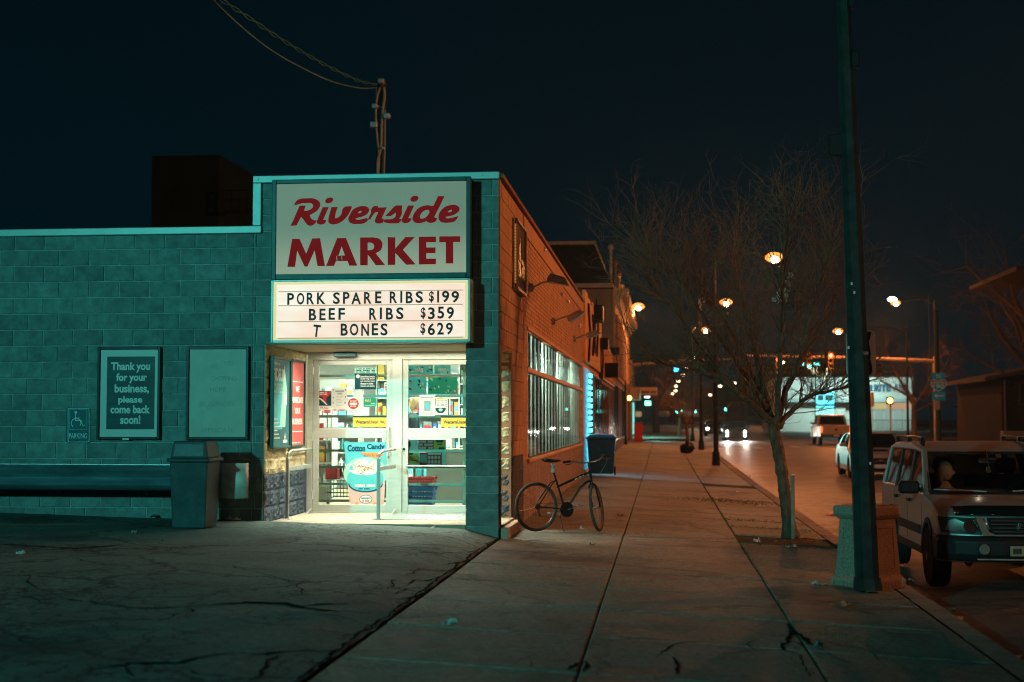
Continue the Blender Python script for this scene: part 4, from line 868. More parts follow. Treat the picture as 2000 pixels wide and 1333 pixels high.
m_r.inputs[1].default_value = .03; m_r.inputs[2].default_value = .75; m_r.inputs[3].default_value = .23; m_r.inputs[4].default_value = .10; m_r.interpolation_type = 'SMOOTHSTEP'; l.new(m_r.outputs[0], n['Principled BSDF'].inputs['Emission Strength'])      # glow rises towards the bottom, standing in for light inside the cabinet
mb = MB(); mb.box(-4.9, -2.44, YA, YA + .015, 3.355, 4.52); obj('face', mb, SGF, sg)
Z1 = lambda x, y: (560 + x / 11.111, 375 + y / 11.111)
Z2 = lambda x, y: (730 + x / 11.111, 370 + y / 11.111)
Z3 = lambda x, y: (555 + x / 11.111, 450 + y / 11.111)
Z4 = lambda x, y: (725 + x / 11.111, 450 + y / 11.111)
def mp(f, pts): return [(*f(p[0], p[1]), *p[2:]) for p in pts]
RIV = [('R', [mp(Z1, [(158, 298, 1), (195, 225), (250, 170), (330, 148), (450, 142), (560, 142), (650, 170), (710, 220), (727, 280), (712, 335), (670, 400), (600, 450), (500, 505, 1), (525, 570), (575, 612), (655, 622, 1), (630, 665), (590, 710), (520, 738), (460, 722), (410, 670), (350, 585), (310, 545, 1), (270, 620), (210, 732, 1), (80, 738, 1), (135, 640), (200, 485), (282, 302, 1), (410, 300, 1), (375, 415, 1), (450, 410), (530, 375), (576, 320), (560, 270), (520, 249), (450, 245), (330, 252), (240, 275)])]),
       ('i', [mp(Z1, [(780, 335, 1), (912, 332, 1), (790, 610, 1), (862, 615, 1), (840, 665), (800, 703), (730, 712), (670, 690), (653, 650), (672, 600)]), mp(Z1, ell(922, 188, 90, 58, -22))]),
       ('v', [mp(Z1, [(972, 333, 1), (1108, 330, 1), (1060, 470), (1048, 575, 1), (1110, 560), (1170, 510), (1195, 460), (1205, 400), (1240, 345), (1310, 318), (1418, 314, 1), (1370, 440), (1290, 560), (1170, 660), (1060, 705), (970, 705), (912, 670), (905, 600), (930, 480)])]),
       ('e', [mp(Z1, [(1370, 500), (1425, 405), (1510, 345), (1620, 312), (1720, 320), (1778, 360), (1785, 420), (1745, 480), (1660, 530), (1490, 580, 1), (1520, 605), (1600, 602), (1740, 568, 1), (1765, 605), (1730, 650), (1650, 690), (1540, 700), (1430, 695), (1358, 650), (1338, 580)]), mp(Z1, [(1538, 466, 1), (1570, 430), (1622, 414), (1622, 438), (1590, 462)])]),
       ('r', [mp(Z1, [(1762, 605, 1), (1790, 540), (1830, 455), (1830, 400), (1850, 350), (1890, 315), (1978, 306, 1), (1982, 343, 1), (2172, 338, 1), (2060, 575, 1), (2108, 592, 1), (2094, 660), (2049, 685), (1949, 683), (1914, 645), (1922, 595), (1986, 448, 1), (1935, 440), (1889, 485), (1810, 605, 1)])]),
       ('s', [mp(Z2, [(247, 586, 1), (350, 480), (455, 370), (500, 354), (625, 353, 1), (610, 420), (612, 520), (585, 590), (548, 640, 1), (600, 650, 1), (580, 700), (520, 738), (330, 738), (215, 716, 1), (232, 655, 1), (370, 650), (450, 620), (480, 565), (476, 508, 1), (430, 540), (365, 580)])]),
       ('i', [mp(Z2, [(745, 355, 1), (875, 352, 1), (750, 630, 1), (822, 632, 1), (790, 700), (700, 738), (640, 725), (602, 690), (612, 645)]), mp(Z2, ell(882, 208, 90, 60, -22))]),
       ('d', [mp(Z2, [(1395, 150, 1), (1535, 150, 1), (1420, 390), (1308, 610, 1), (1380, 628, 1), (1345, 695), (1265, 730), (1190, 725), (1140, 695, 1), (1060, 725), (970, 740), (880, 715), (840, 650), (860, 560), (930, 450), (1020, 385), (1150, 348), (1250, 360), (1298, 362, 1)]), mp(Z2, [(1160, 450), (1205, 472), (1198, 525), (1130, 612), (1050, 640), (1006, 622), (1010, 560), (1075, 480)])]),
       ('e', [mp(Z2, [(1405, 580), (1435, 495), (1520, 405), (1620, 355), (1740, 338), (1825, 365), (1862, 430), (1835, 490), (1740, 555), (1556, 603, 1), (1590, 632), (1690, 622), (1832, 583, 1), (1800, 650), (1730, 708), (1620, 728), (1500, 723), (1425, 680)]), mp(Z2, [(1596, 498, 1), (1640, 462), (1695, 448), (1692, 478), (1650, 500)])])]
c_ = lambda pts: [(a, b, 1) for a, b in pts]
MKT = [('M', [mp(Z3, c_([(175, 190), (335, 190), (478, 512), (610, 180), (780, 178), (885, 778), (725, 780), (662, 435), (505, 790), (445, 790), (283, 445), (235, 797), (70, 797)]))]),
       ('A', [mp(Z3, c_([(1150, 175), (1340, 170), (1585, 770), (1415, 770), (1375, 670), (1125, 672), (1080, 775), (910, 778)])), mp(Z3, c_([(1247, 350), (1320, 550), (1180, 550)]))]),
       ('R', [mp(Z4, [(-239, 160, 1), (40, 156, 1), (170, 185), (240, 270), (240, 350), (200, 440), (98, 502, 1), (300, 755, 1), (100, 760, 1), (-75, 527, 1), (-76, 762, 1), (-239, 762, 1)]), mp(Z4, [(-78, 270, 1), (-10, 270, 1), (45, 295), (66, 350), (45, 410), (-20, 436, 1), (-78, 438, 1)])]),
       ('K', [mp(Z4, c_([(360, 153), (522, 153), (522, 405), (740, 150), (945, 148), (688, 425), (965, 745), (760, 750), (522, 492), (522, 752), (360, 755)]))]),
       ('E', [mp(Z4, c_([(1035, 143), (1405, 140), (1405, 262), (1195, 262), (1195, 375), (1395, 375), (1395, 498), (1195, 498), (1195, 620), (1405, 620), (1405, 740), (1035, 745)]))]),
       ('T', [mp(Z4, c_([(1478, 135), (1930, 132), (1930, 255), (1780, 258), (1780, 722), (1620, 722), (1620, 262), (1478, 262)]))])]
for word in (RIV, MKT):
    for ch, polys in word:
        vs, fs = outline(polys); q = MB(); pv = [oy(a, b, YA) for a, b in vs]; q.add([(a, YA - .003, b) for a, b in pv], fs); q.add([(a, YA - .0005, b) for a, b in pv], [])
        cnt = set()
        for f in fs:
            for i in range(len(f)): cnt.add((f[i], f[(i + 1) % len(f)]))
        for a, b in cnt:
            if (b, a) not in cnt: q.f.append((a, b, b + len(pv), a + len(pv))); q.m.append(0)
        obj('letter', q, REDL, sg)
q = MB(); poly_at(q, [Z3(1133, 560), Z3(1150, 553), Z3(1147, 600), Z3(1157, 668), Z3(1143, 668), Z3(1133, 610)], YA - .0042, 0); poly_at(q, [Z3(1243, 556), Z3(1256, 556), Z3(1256, 610), Z3(1266, 664), Z3(1253, 664), Z3(1243, 610)], YA - .0042, 0); poly_at(q, [Z3(1148, 553), Z3(1250, 545), Z3(1250, 552), Z3(1150, 562)], YA - .0042, 0)
obj('peeled_film', q, SIGNW, sg)
# message board
YB = 17.64
ms = thing('message_board', 'lit changeable letter board of rib prices under the market sign', 'sign', (-3.66, 18, 2.48))
mb = MB(); mb.box(-4.93, -2.37, YB + .02, 18.0, 2.475, 3.27); obj('cabinet', mb, TRIM, ms)
LB = bpy.data.materials.new('lit_board_face'); LB.use_nodes = True; n = LB.node_tree.nodes; l = LB.node_tree.links; b_ = n['Principled BSDF']; b_.inputs['Base Color'].default_value = (.5, .45, .38, 1)
tcn = n.new('ShaderNodeTexCoord'); no = n.new('ShaderNodeTexNoise'); no.inputs['Scale'].default_value = 1.6; no.inputs['Detail'].default_value = 3; mpn = n.new('ShaderNodeMapping'); mpn.inputs['Scale'].default_value = (1, 1, 3.2); l.new(tcn.outputs['Object'], mpn.inputs[0]); l.new(mpn.outputs[0], no.inputs[0])
cr_ = n.new('ShaderNodeValToRGB'); l.new(no.outputs[0], cr_.inputs[0]); cr_.color_ramp.elements[0].position = .3; cr_.color_ramp.elements[0].color = (1, .58, .44, 1); cr_.color_ramp.elements[1].position = .7; cr_.color_ramp.elements[1].color = (1, .84, .72, 1)
l.new(cr_.outputs[0], b_.inputs['Emission Color']); b_.inputs['Emission Strength'].default_value = 0.93
mb = MB(); mb.box(-4.905, -2.405, YB, YB + .015, 2.505, 3.25); obj('face', mb, LB, ms)
mb = MB(); mb.cbox(-4.935, -4.905, YB - .02, YB + .08, 2.475, 3.27, .005); mb.cbox(-2.405, -2.375, YB - .02, YB + .08, 2.475, 3.27, .005); mb.cbox(-4.905, -2.405, YB - .02, YB + .08, 3.25, 3.275, .005); mb.cbox(-4.905, -2.405, YB - .02, YB + .08, 2.47, 2.505, .005)
obj('frame', mb, mat('pale_green_frame', (.35, .5, .42), .4, .3, var=.1), ms)
q = MB(); [q.box(*b_) for b_ in ((-4.903, -4.865, YB - .002, YB - .0005, 2.51, 3.245), (-2.445, -2.407, YB - .002, YB - .0005, 2.51, 3.245), (-4.865, -2.445, YB - .002, YB - .0005, 3.215, 3.245), (-4.865, -2.445, YB - .002, YB - .0005, 2.51, 2.54))]; obj('face_edge', q, glow('yellow_green_board_edge', (.78, .80, .40), .9), ms)
RAIL = mat('translucent_letter_rail', (.45, .36, .24), .4, var=.1, emit=(1, .72, .5), es=.28)
for zp in ((872, 900), (968, 980), (1078, 1090), (1192, 1202)):
    za = oy(640, 320 + zp[0] / 3.507, YB)[1]
    mb = MB(); mb.box(-4.84, -2.47, YB - .006, YB, za - .012, za); mb.box(-4.84, -2.47, YB - .01, YB - .006, za - .012, za - .007); obj('letter_rail', mb, RAIL, ms)
L1 = [('P', 287, 332), ('O', 352, 402), ('R', 420, 470), ('K', 490, 547), ('S', 600, 646), ('P', 668, 712), ('A', 725, 790), ('R', 812, 862), ('E', 888, 930), ('R', 988, 1038), ('I', 1060, 1073), ('B', 1098, 1145), ('S', 1165, 1215), ('$', 1257, 1290), ('I', 1312, 1325), ('9', 1345, 1395), ('9', 1410, 1462)]
L2 = [('B', 435, 484), ('E', 507, 548), ('E', 570, 612), ('F', 637, 680), ('R', 848, 897), ('I', 920, 934), ('B', 962, 1010), ('S', 1032, 1082), ('$', 1200, 1233), ('3', 1250, 1296), ('5', 1315, 1360), ('9', 1378, 1427)]
L3 = [('T', 458, 508), ('B', 652, 700), ('O', 715, 772), ('N', 793, 845), ('E', 865, 908), ('S', 925, 973), ('$', 1198, 1231), ('6', 1248, 1297), ('2', 1312, 1357), ('9', 1372, 1420)]
r_ = random.Random(5)
for line, (yl0, yl1, yr0, yr1) in ((L1, (888, 968, 870, 950)), (L2, (996, 1075, 980, 1062)), (L3, (1102, 1185, 1090, 1172))):
    for ch, a, b in line:
        f = (a - 287) / 1175; y0 = yl0 + (yr0 - yl0) * f; y1 = yl1 + (yr1 - yl1) * f
        p = oy(480 + a / 3.507, 320 + y0 / 3.507, YB); q_ = oy(480 + b / 3.507, 320 + y1 / 3.507, YB)
        mb = MB(); dz = r_.uniform(-.004, .004)
        put_text(mb, ch, p[0], q_[0], q_[1] + dz, p[1] + dz, (0, YB - .012, 0), 'front', .022, 0, 0, .004)
        o = obj('letter', mb, BLACKL, ms)
        if ch == 'T': o.data.transform(Matrix.Translation((p[0] + 3.66, 0, q_[1] - 2.48)) @ Matrix.Rotation(R(7), 4, 'Y') @ Matrix.Translation((-p[0] - 3.66, 0, -q_[1] + 2.48)))
lamp('message_board_light', 'AREA', (-3.66, YB - .05, 2.88), 11, (.97, 1, .86), 2.4, (-3.66, 10, 2.4), size_y=.7)

# ---- framed posters on the block wall
def rnd_rect(x0, x1, z0, z1, r=.03, n=4):
    out = []
    for cx, cz, a0 in ((x1 - r, z1 - r, 0), (x0 + r, z1 - r, 90), (x0 + r, z0 + r, 180), (x1 - r, z0 + r, 270)):
        for i in range(n + 1): a = R(a0 + 90 * i / n); out.append((cx + r * math.cos(a), cz + r * math.sin(a)))
    return out
FR = ((1, 0, 0), (0, 0, 1), (0, -1, 0))
def board(name, lab, x0, x1, z0, z1, paper, build=None, base=None):
    t = thing(name, lab, 'poster', ((x0 + x1) / 2, 18, z0)); f = .035; Y = 17.99
    mb = MB(); mb.cbox(x0, x0 + f, Y - .055, Y, z0, z1, .005); mb.cbox(x1 - f, x1, Y - .055, Y, z0, z1, .005); mb.cbox(x0 + f, x1 - f, Y - .055, Y, z0, z0 + f, .005); mb.cbox(x0 + f, x1 - f, Y - .055, Y, z1 - f, z1, .005)
    obj('frame', mb, mat('black_poster_frame', (.012, .02, .03), .35, var=.2), t)
    mb = MB(); mb.box(x0 + f, x1 - f, Y - .03, Y, z0 + f, z1 - f); obj('backing', mb, paper, t)
    if build: mb = MB(); build(mb, Y - .031); obj('print', mb, [mat('teal_poster_print', (.012, .06, .065), .4, var=.45, vs=1.5, stretch=(1, 1, 6)), WHITEP], t)
    return t
def thank(mb, Y):
    rect_at(mb, 209.5, 697, 301, 839, Y, 0)
    for s_, x0, x1, y0, y1 in (('Thank you', 217, 293, 708, 728), ('for your', 227, 287, 729.5, 749), ('business,', 224, 291, 751, 770), ('please', 231, 278, 774, 791), ('come back', 216, 293, 792, 808), ('soon!', 235, 274, 811, 829)): txt_at(mb, s_, x0, y0, x1, y1, Y - .001, 1, .035)
board('thank_you_poster', 'framed teal poster reading Thank you for your business, please come back soon!', -7.34, -6.49, 1.24, 2.45, mat('poster_white_mat', (.62, .66, .6), .45, var=.06, vs=2), thank)
def faint(mb, Y):
    for s_, x0, x1, y in (('WE', 409, 425, 711), ('YOU', 437, 455, 706), ('CHOPPING', 412, 462, 735), ('HERE', 410, 442, 757), ('BUSINESS', 390, 458, 785), ('APPRECIATE', 392, 455, 836)): txt_at(mb, s_, x0, y, x1, y + 9, Y, 0, .0)
bt = board('blank_notice_board', 'framed pale blank board with faint ghost lettering beside the entrance', -6.14, -5.31, 1.24, 2.45, mat('faded_grey_board', (.52, .55, .46), .6, var=.12, vs=3), None)
mb = MB(); faint(mb, 17.9585); obj('ghost_lettering', mb, mat('faded_ghost_print', (.33, .39, .34), .6, var=.2), bt)
mb = MB(); mb.box(-6.98, -6.89, 17.925, 17.934, 1.235, 1.258); obj('label_tag', mb, WHITEP, bpy.data.objects['thank_you_poster'])
# parking sign
pk = thing('parking_sign', 'small teal disabled parking sign on the block wall', 'sign', (-7.62, 18, 1.2))
mb = MB(); mb.prism(rnd_rect(-7.775, -7.455, 1.2, 1.66, .03), (0, 17.985, 0), *FR, 0, .003); obj('plate', mb, mat('teal_blue_sign_paint', (.01, .11, .14), .4, var=.25, vs=9), pk)
SPW = mat('faded_white_sign_paint', (.4, .62, .6), .5, var=.3, vs=20)
Z6 = lambda x, y: (110 + x / 13.333, 780 + y / 13.333)
mb = MB(); Y = 17.9815
def ring_at(pts_o, pts_i):
    a = [oy(*Z6(*p), Y) for p in pts_o]; b = [oy(*Z6(*p), Y) for p in pts_i]; k = len(a)
    mb.add([(x, Y, z) for x, z in a + b], [(i, i + k, (i + 1) % k + k, (i + 1) % k) for i in range(k)])
def rr6(x0, y0, x1, y1, r): return [(p[0], -p[1]) for p in rnd_rect(x0, x1, -y1, -y0, r, 3)]
ring_at(rr6(297, 230, 865, 1125, 45), rr6(315, 248, 848, 1108, 38)); ring_at(rr6(345, 272, 800, 792, 8), rr6(352, 279, 793, 785, 6))
poly_at(mb, [Z6(*p) for p in ell(507, 345, 36, 36, 0, 14)], Y, 0)
poly_at(mb, [Z6(485, 380), Z6(510, 380), Z6(510, 482), Z6(605, 482), Z6(605, 502), Z6(510, 502), Z6(510, 542), Z6(645, 542), Z6(697, 685), Z6(750, 665), Z6(757, 680), Z6(690, 710), Z6(628, 570), Z6(485, 570)], Y - .0004, 0)
for i in range(22):
    a0, a1 = R(225 + 5 - i * 12.2), R(225 + 5 - (i + 1) * 12.2); 
    P_ = [(515 + r0 * math.cos(a), 625 - r0 * math.sin(a)) for r0, a in ((135, a0), (135, a1), (112, a1), (112, a0))]
    if -160 < math.degrees(a0) < 235: poly_at(mb, [Z6(*p) for p in P_], Y - .0008, 0)
txt_at(mb, 'PARKING', *Z6(328, 885), *Z6(800, 1028), Y - .0012, 0, .02)
obj('print', mb, SPW, pk)
mb = MB(); [mb.lathe([(.01, -.004), (.01, 0)], axis='y', c=(-7.615, 17.981, z), n=8) for z in (1.637, 1.225)]; obj('screw', mb, BLACKP, pk)
# guardrail
gr = thing('guardrail', 'long corrugated steel guardrail along the foot of the block wall', 'guardrail', (-8, 17.45, .2))
zt_, zb_ = oy(200, 908, 17.4)[1], oy(200, 958, 17.4)[1]
h = zt_ - zb_; prof = [(0, 0), (.02, .02), (.02, .09), (.075, .17), (.075, .24), (.02, .32), (.02, .38), (.075, .46), (.075, .53), (.02, .61), (.02, .68), (0, .7)]
prof = [(0.02, 0), (-.01, .03), (-.07, .16), (-.085, .22), (-.07, .30), (-.015, .43), (-.005, .5), (-.015, .57), (-.07, .70), (-.085, .78), (-.07, .84), (-.01, .97), (0.02, 1)]
mb = MB(); xs = [-14 + i * .5 for i in range(17)] + [-5.9]
vs = [(x, 17.42 + p[0], zb_ + p[1] * h) for x in xs for p in prof]; k = len(prof); mb.add(vs, [(i * k + j, (i + 1) * k + j, (i + 1) * k + j + 1, i * k + j + 1) for i in range(len(xs) - 1) for j in range(k - 1)])
o = obj('rail', mb, mat('teal_galvanised_rail', (.12, .21, .23), .45, .4, var=.45, vs=3, bump=.05, rv=.15, stretch=(.4, 1, 2)), gr, smooth=True); sd = o.modifiers.new('thickness', 'SOLIDIFY'); sd.thickness = .006
for x in (-12.2, -9.6, -5.98):
    mb = MB(); mb.cbox(x - .05, x + .05, 17.5, 17.62, zlot(x, 17.5) - .2, zt_ - .02, .01); obj('post', mb, PLASTIC, gr)
    mb = MB(); mb.lathe([(.02, -.01), (.02, 0)], axis='y', c=(x, 17.4 - .02, (zt_ + zb_) / 2), n=8); obj('bolt', mb, BLACKP, gr)
mb = MB(); mb.tube([(-11.5, 17.43, zt_ - .0), (-9, 17.43, zt_ + .004), (-6, 17.43, zt_ + .0)], .008, 4); obj('top_edge', mb, GALV, gr)
E2 = [(-.33, 0), (-.3, .3)]
# bent end of the rail beyond the bin: curved steel end shoe
es_ = thing('rail_end_shoe', 'curved pale steel end piece of the guardrail beside the entrance corner', 'guardrail end', (-5.45, 17.6, .3))
a = oy(424, 905, 17.4); b = oy(484, 974, 17.4); mb = MB(); pr_ = []
for i in range(9): t = R(100 * i / 8); pr_.append((a[0] + .02 + (b[0] - a[0] - .02) * (i / 8), 17.42 - .07 * math.sin(t * 1.8) ))
vs = [(x, y, z) for x, y in pr_ for z in (b[1], a[1])]; mb.add(vs, [(2 * i, 2 * i + 2, 2 * i + 3, 2 * i + 1) for i in range(8)]); o = obj('plate', mb, mat('scuffed_steel', (.7, .7, .6), .55, .3, var=.25, vs=5, rv=.15), es_, smooth=True); sd = o.modifiers.new('thickness', 'SOLIDIFY'); sd.thickness = .006
mb = MB(); mb.cbox(-5.75, -5.62, 17.43, 17.58, .0, .75, .01); obj('post', mb, WOOD, es_)
# litter bin
bn = thing('litter_bin', 'square dark green litter bin with swing hood against the block wall', 'bin', (-6.0, 16.9, .2))
zg = zlot(-6, 17) - .01; Yb = 16.72
xa, xb = oy(331, 900, Yb)[0], oy(399, 900, Yb)[0]
GRN = mat('worn_green_bin', (.035, .065, .065), .5, var=.4, vs=5, bump=.1, bs=20, rv=.15); 
z_top = oy(370, 903, Yb)[1]; mb = MB()
def frust(mb, x0, x1, y0, y1, z0, z1, i0, i1, m=0):
    mb.add([(x0 + i0, y0 + i0, z0), (x1 - i0, y0 + i0, z0), (x1 - i0, y1 - i0, z0), (x0 + i0, y1 - i0, z0), (x0 + i1, y0 + i1, z1), (x1 - i1, y0 + i1, z1), (x1 - i1, y1 - i1, z1), (x0 + i1, y1 - i1, z1)], [(0, 3, 2, 1), (4, 5, 6, 7), (0, 1, 5, 4), (1, 2, 6, 5), (2, 3, 7, 6), (3, 0, 4, 7)], m)
D = .52; frust(mb, xa, xb + .04, Yb, Yb + D, zg, z_top, .03, 0); bev(obj('body', mb, GRN, bn), .015, 3)
mb = MB(); mb.cbox(xa - .03, xb + .07, Yb - .03, Yb + D + .03, z_top, z_top + .045, .012); obj('rim', mb, GRN, bn)
zt2 = oy(370, 862, Yb)[1]; mb = MB(); frust(mb, xa - .0, xb + .04, Yb + .01, Yb + D - .01, z_top + .046, zt2, 0, .035); bev(obj('hood', mb, GRN, bn), .015, 3)
mb = MB(); p = [(336, 866), (395, 866), (394, 898), (335, 898)]; 
x0, x1 = xa + .05, xb - .01; mb.add([(x0, Yb - .002, z_top + .07), (x1, Yb - .002, z_top + .07), (x1 - .01, Yb + .022, zt2 - .04), (x0 + .01, Yb + .022, zt2 - .04)], [(0, 1, 2, 3)]); o = obj('flap', mb, mat('scratched_dark_flap', (.03, .055, .06), .35, var=.5, vs=11), bn); o.modifiers.new('thickness', 'SOLIDIFY').thickness = .012
# handrails of the entrance
def handrail(lab, X0, Yf, X1, Yb_, zg_, ztop, curve):
    t = thing('entrance_handrail', lab, 'handrail', (X0, Yf, zg_)); RAILM = mat('painted_steel_rail', (.5, .54, .5), .4, .5, var=.12, vs=6)
    mb = MB(); mb.cbox(X0 - .022, X0 + .022, Yf - .02, Yf + .02, zg_, ztop - .09, .006); obj('post', mb, RAILM, t)
    pts = [(X0, Yf, ztop - .1), (X0 + .005 * curve, Yf + .02, ztop - .04), (X0 + .04 * curve, Yf + .06, ztop), (X0 + (X1 - X0) * .5, Yf + (Yb_ - Yf) * .5, ztop), (X1, Yb_, ztop)]
    mb = MB(); mb.tube(pts, .021, 8); obj('top_rail', mb, RAILM, t)
    mb = MB(); mb.cbox(-.5, .5, -.008, .008, -.028, .028, .003)
    v = Vector((X1 - X0, Yb_ - Yf, 0)); M = Matrix.Translation((X0 + v.x / 2, Yf + v.y / 2, ztop - .24)) @ Matrix.Rotation(math.atan2(v.y, v.x), 4, 'Z') @ Matrix.Diagonal((v.length, 1, 1, 1)); mb.xf(M); obj('mid_rail', mb, RAILM, t)
    mb = MB(); mb.tube([(X0, Yf, ztop - .9), (X0 + (X1 - X0) * .45 , Yf + (Yb_ - Yf) * .55, ztop - .98 if curve > 0 else ztop - .9), (X1, Yb_, ztop - .86)], .018, 8); obj('low_rail', mb, RAILM, t)
    mb = MB(); mb.cbox(X0 - .05, X0 + .05, Yf - .05, Yf + .05, zg_, zg_ + .012, .004); obj('foot_plate', mb, RAILM, t)
P0 = oy(561, 1015, 18.75); P1 = oy(739, 1015, 18.75)
handrail('left entrance handrail with bent top in front of the cream block jamb', P0[0], 18.75, -4.99, 20.03, .168, 1.08, 1)
handrail('centre entrance handrail between the two doors', P1[0], 18.75, -3.77, 20.03, .168, 1.08, 1)
# posters on the jamb
def jposter(lab, y0, y1, z0, z1, X, mm, build):
    t = thing('jamb_poster', lab, 'poster', (X, (y0 + y1) / 2, z0)); f = .03
    mb = MB(); mb.cbox(X, X + .05, y0, y0 + f, z0, z1, .004); mb.cbox(X, X + .05, y1 - f, y1, z0, z1, .004); mb.cbox(X, X + .05, y0 + f, y1 - f, z0, z0 + f, .004); mb.cbox(X, X + .05, y0 + f, y1 - f, z1 - f, z1, .004); obj('frame', mb, mat('dark_green_frame', (.02, .08, .075), .35, var=.2), t)
    mb = MB(); mb.box(X, X + .03, y0 + f, y1 - f, z0 + f, z1 - f); obj('backing', mb, mm, t); mb = MB(); build(mb, X + .031); obj('print', mb, PM, t)
def jp1(mb, X):
    def q(a0, a1, b0, b1, m, k=0): mb.add([(X + k, 18.13 + a0, 1.12 + b0), (X + k, 18.13 + a1, 1.12 + b0), (X + k, 18.13 + a1, 1.12 + b1), (X + k, 18.13 + a0, 1.12 + b1)], [(0, 1, 2, 3)], m)
    q(.04, .5, .25, .95, CY); mb.prism([(18.5, 1.4), (18.78, 1.4), (18.85, 1.9), (18.7, 2.25), (18.62, 1.9)], (X, 0, 0), (0, 1, 0), (0, 0, 1), (1, 0, 0), 0, .0005, MI)
    put_text(mb, 'FIDELIS', 18.18, 18.72, 2.01, 2.18, (X + .001, 0, 0), 'side', .04, WH); put_text(mb, 'CARE', 18.18, 18.6, 1.85, 1.98, (X + .001, 0, 0), 'side', .04, MI); put_text(mb, 'THIS IS', 18.2, 18.5, 2.22, 2.25, (X + .001, 0, 0), 'side', .02, WH)
    for i in range(6): q(.08, .38 - (i % 3) * .06, .13 + i * .05, .145 + i * .05, WH, .001)
    q(.58, .7, .58, .72, WH, .001)
    mb.prism([(18.74, 1.27), (18.77, 1.33), (18.80, 1.27), (18.77, 1.21)], (X, 0, 0), (0, 1, 0), (0, 0, 1), (1, 0, 0), 0, .001, WH); q(.54, .76, .07, .11, WH, .001)
def jp2(mb, X):
    for s_, z, w_ in (('WE', 1.88, .1), ('APPRECIATE', 1.73, .3), ('YOUR', 1.58, .16), ('BUSINESS', 1.43, .27)): put_text(mb, s_, 19.42 - w_, 19.42 + w_, z, z + .085, (X + .001, 0, 0), 'side', .04, WH)
    for z in (2.02, 1.33): mb.add([(X + .001, 19.12, z), (X + .001, 19.72, z), (X + .001, 19.72, z + .012), (X + .001, 19.12, z + .012)], [(0, 1, 2, 3)], WH)
    put_text(mb, '--- -- ----- --- --', 19.1, 19.6, 1.17, 1.19, (X + .001, 0, 0), 'side', .01, WH)
jposter('teal and black poster lettered FIDELIS CARE on the cream jamb', 18.13, 19.02, 1.12, 2.33, -5.075, mat('dark_teal_poster', (.03, .13, .14), .4, var=.4, vs=3), jp1)
jposter('red poster reading WE APPRECIATE YOUR BUSINESS on the cream jamb', 19.06, 19.80, 1.12, 2.33, -5.075, mat('red_poster', (.58, .10, .09), .4, var=.25, vs=2), jp2)
# ================================================================== BICYCLE
FRAMEM = mat('dark_green_bike_paint', (.008, .035, .035), .25, .4, var=.1, coat=.5); CHROME = mat('bike_chrome', (.5, .52, .5), .2, .95, var=.08)
bk = thing('bicycle', 'dark green step-through bicycle on its kickstand beside the orange brick wall', 'bicycle', (0, 0, 0))
RW = .335
def wheel(parent, cx, name='wheel', M=Matrix()):
    pts = [(cx + (RW - .022) * math.cos(a), 0, RW + (RW - .022) * math.sin(a)) for a in [2 * math.pi * i / 40 for i in range(40)]]
    q = MB(); q.tube(pts, .022, 8, closed=True); q.xf(M); o = obj(name, q, mat('bike_tyre', (.06, .075, .07), .8, var=.2), parent, smooth=True)
    q = MB(); q.tube([(cx + .29 * math.cos(a), 0, RW + .29 * math.sin(a)) for a in [2 * math.pi * i / 40 for i in range(40)]], .010, 6, closed=True); q.xf(M); obj('rim', q, mat('rusty_rim', (.32, .17, .12), .35, .7, var=.4, vs=8), o, smooth=True)
    q = MB(); q.tube([(cx, -.045, RW), (cx, .045, RW)], .02, 8); q.xf(M); obj('hub', q, CHROME, o)
    for i in range(28):
        a = 2 * math.pi * i / 28; b = a + (.35 if i % 2 else -.35); s_ = .028 if i % 4 < 2 else -.028; q = MB()
        q.tube([(cx + .018 * math.cos(b), s_, RW + .018 * math.sin(b)), (cx + .283 * math.cos(a), 0, RW + .283 * math.sin(a))], .0015, 3, cap=False); q.xf(M); obj('spoke', q, CHROME, o)
    return o
rw = wheel(bk, 0)
q = MB(); q.prism([(-.05 + .012, .52), (.0, .535), (.05, .505), (.045, .47), (0, .49), (-.03, .485)], (-.07, .018, 0), (1, 0, 0), (0, 0, 1), (0, -1, 0), 0, .006); q.xf(Matrix.Translation((-.06, 0, .03))); obj('wheel_reflector', q, mat('orange_reflector', (.8, .4, .18), .3, var=.1), rw)
BBp = (.455, 0, .30); ST = (.27, 0, .80); HT = (.845, 0, .84); HB = (.875, 0, .70)
q = MB(); q.tube([BBp, (.36, 0, .56), ST], .0155, 8); q.tube([(.33, 0, .60), (.36, 0, .62), (.80, 0, .80), (.852, 0, .815)], .0165, 8); q.tube([BBp, (.52, 0, .36), (.70, 0, .60), (.80, 0, .68), HB], .018, 8); q.tube([HT, HB], .021, 8)
for s_ in (-1, 1): q.tube([(0, s_ * .055, RW), (.40, s_ * .035, .305), BBp], .009, 6); q.tube([(0, s_ * .055, RW), (.24, s_ * .03, .66), (.31, 0, .70)], .008, 6)
obj('frame', q, FRAMEM, bk, smooth=True)
q = MB(); put_text(q, '-- -- -', .6, .76, .0, .016, (0, 0, 0), 'front', .02)
q.xf(Matrix.Translation((.6, -.0178, .705)) @ Matrix.Rotation(-R(22), 4, 'Y') @ Matrix.Translation((-.6, 0, 0))); obj('lettering', q, WHITEP, bk)
q = MB(); q.tube([(.295, 0, .74), (.235, 0, .93)], .012, 8); obj('seat_post', q, CHROME, bk)
vs = []; n_ = 12
for i, (x, hw, h, dz) in enumerate(((.10, .01, .02, 0), (.115, .07, .05, .005), (.16, .085, .055, .0), (.22, .06, .05, -.006), (.28, .035, .04, -.006), (.34, .022, .032, .0), (.375, .008, .02, 0))):
    for j in range(n_): t = 2 * math.pi * j / n_; vs.append((x, hw * math.cos(t), .965 + dz + h * .5 * math.sin(t)))
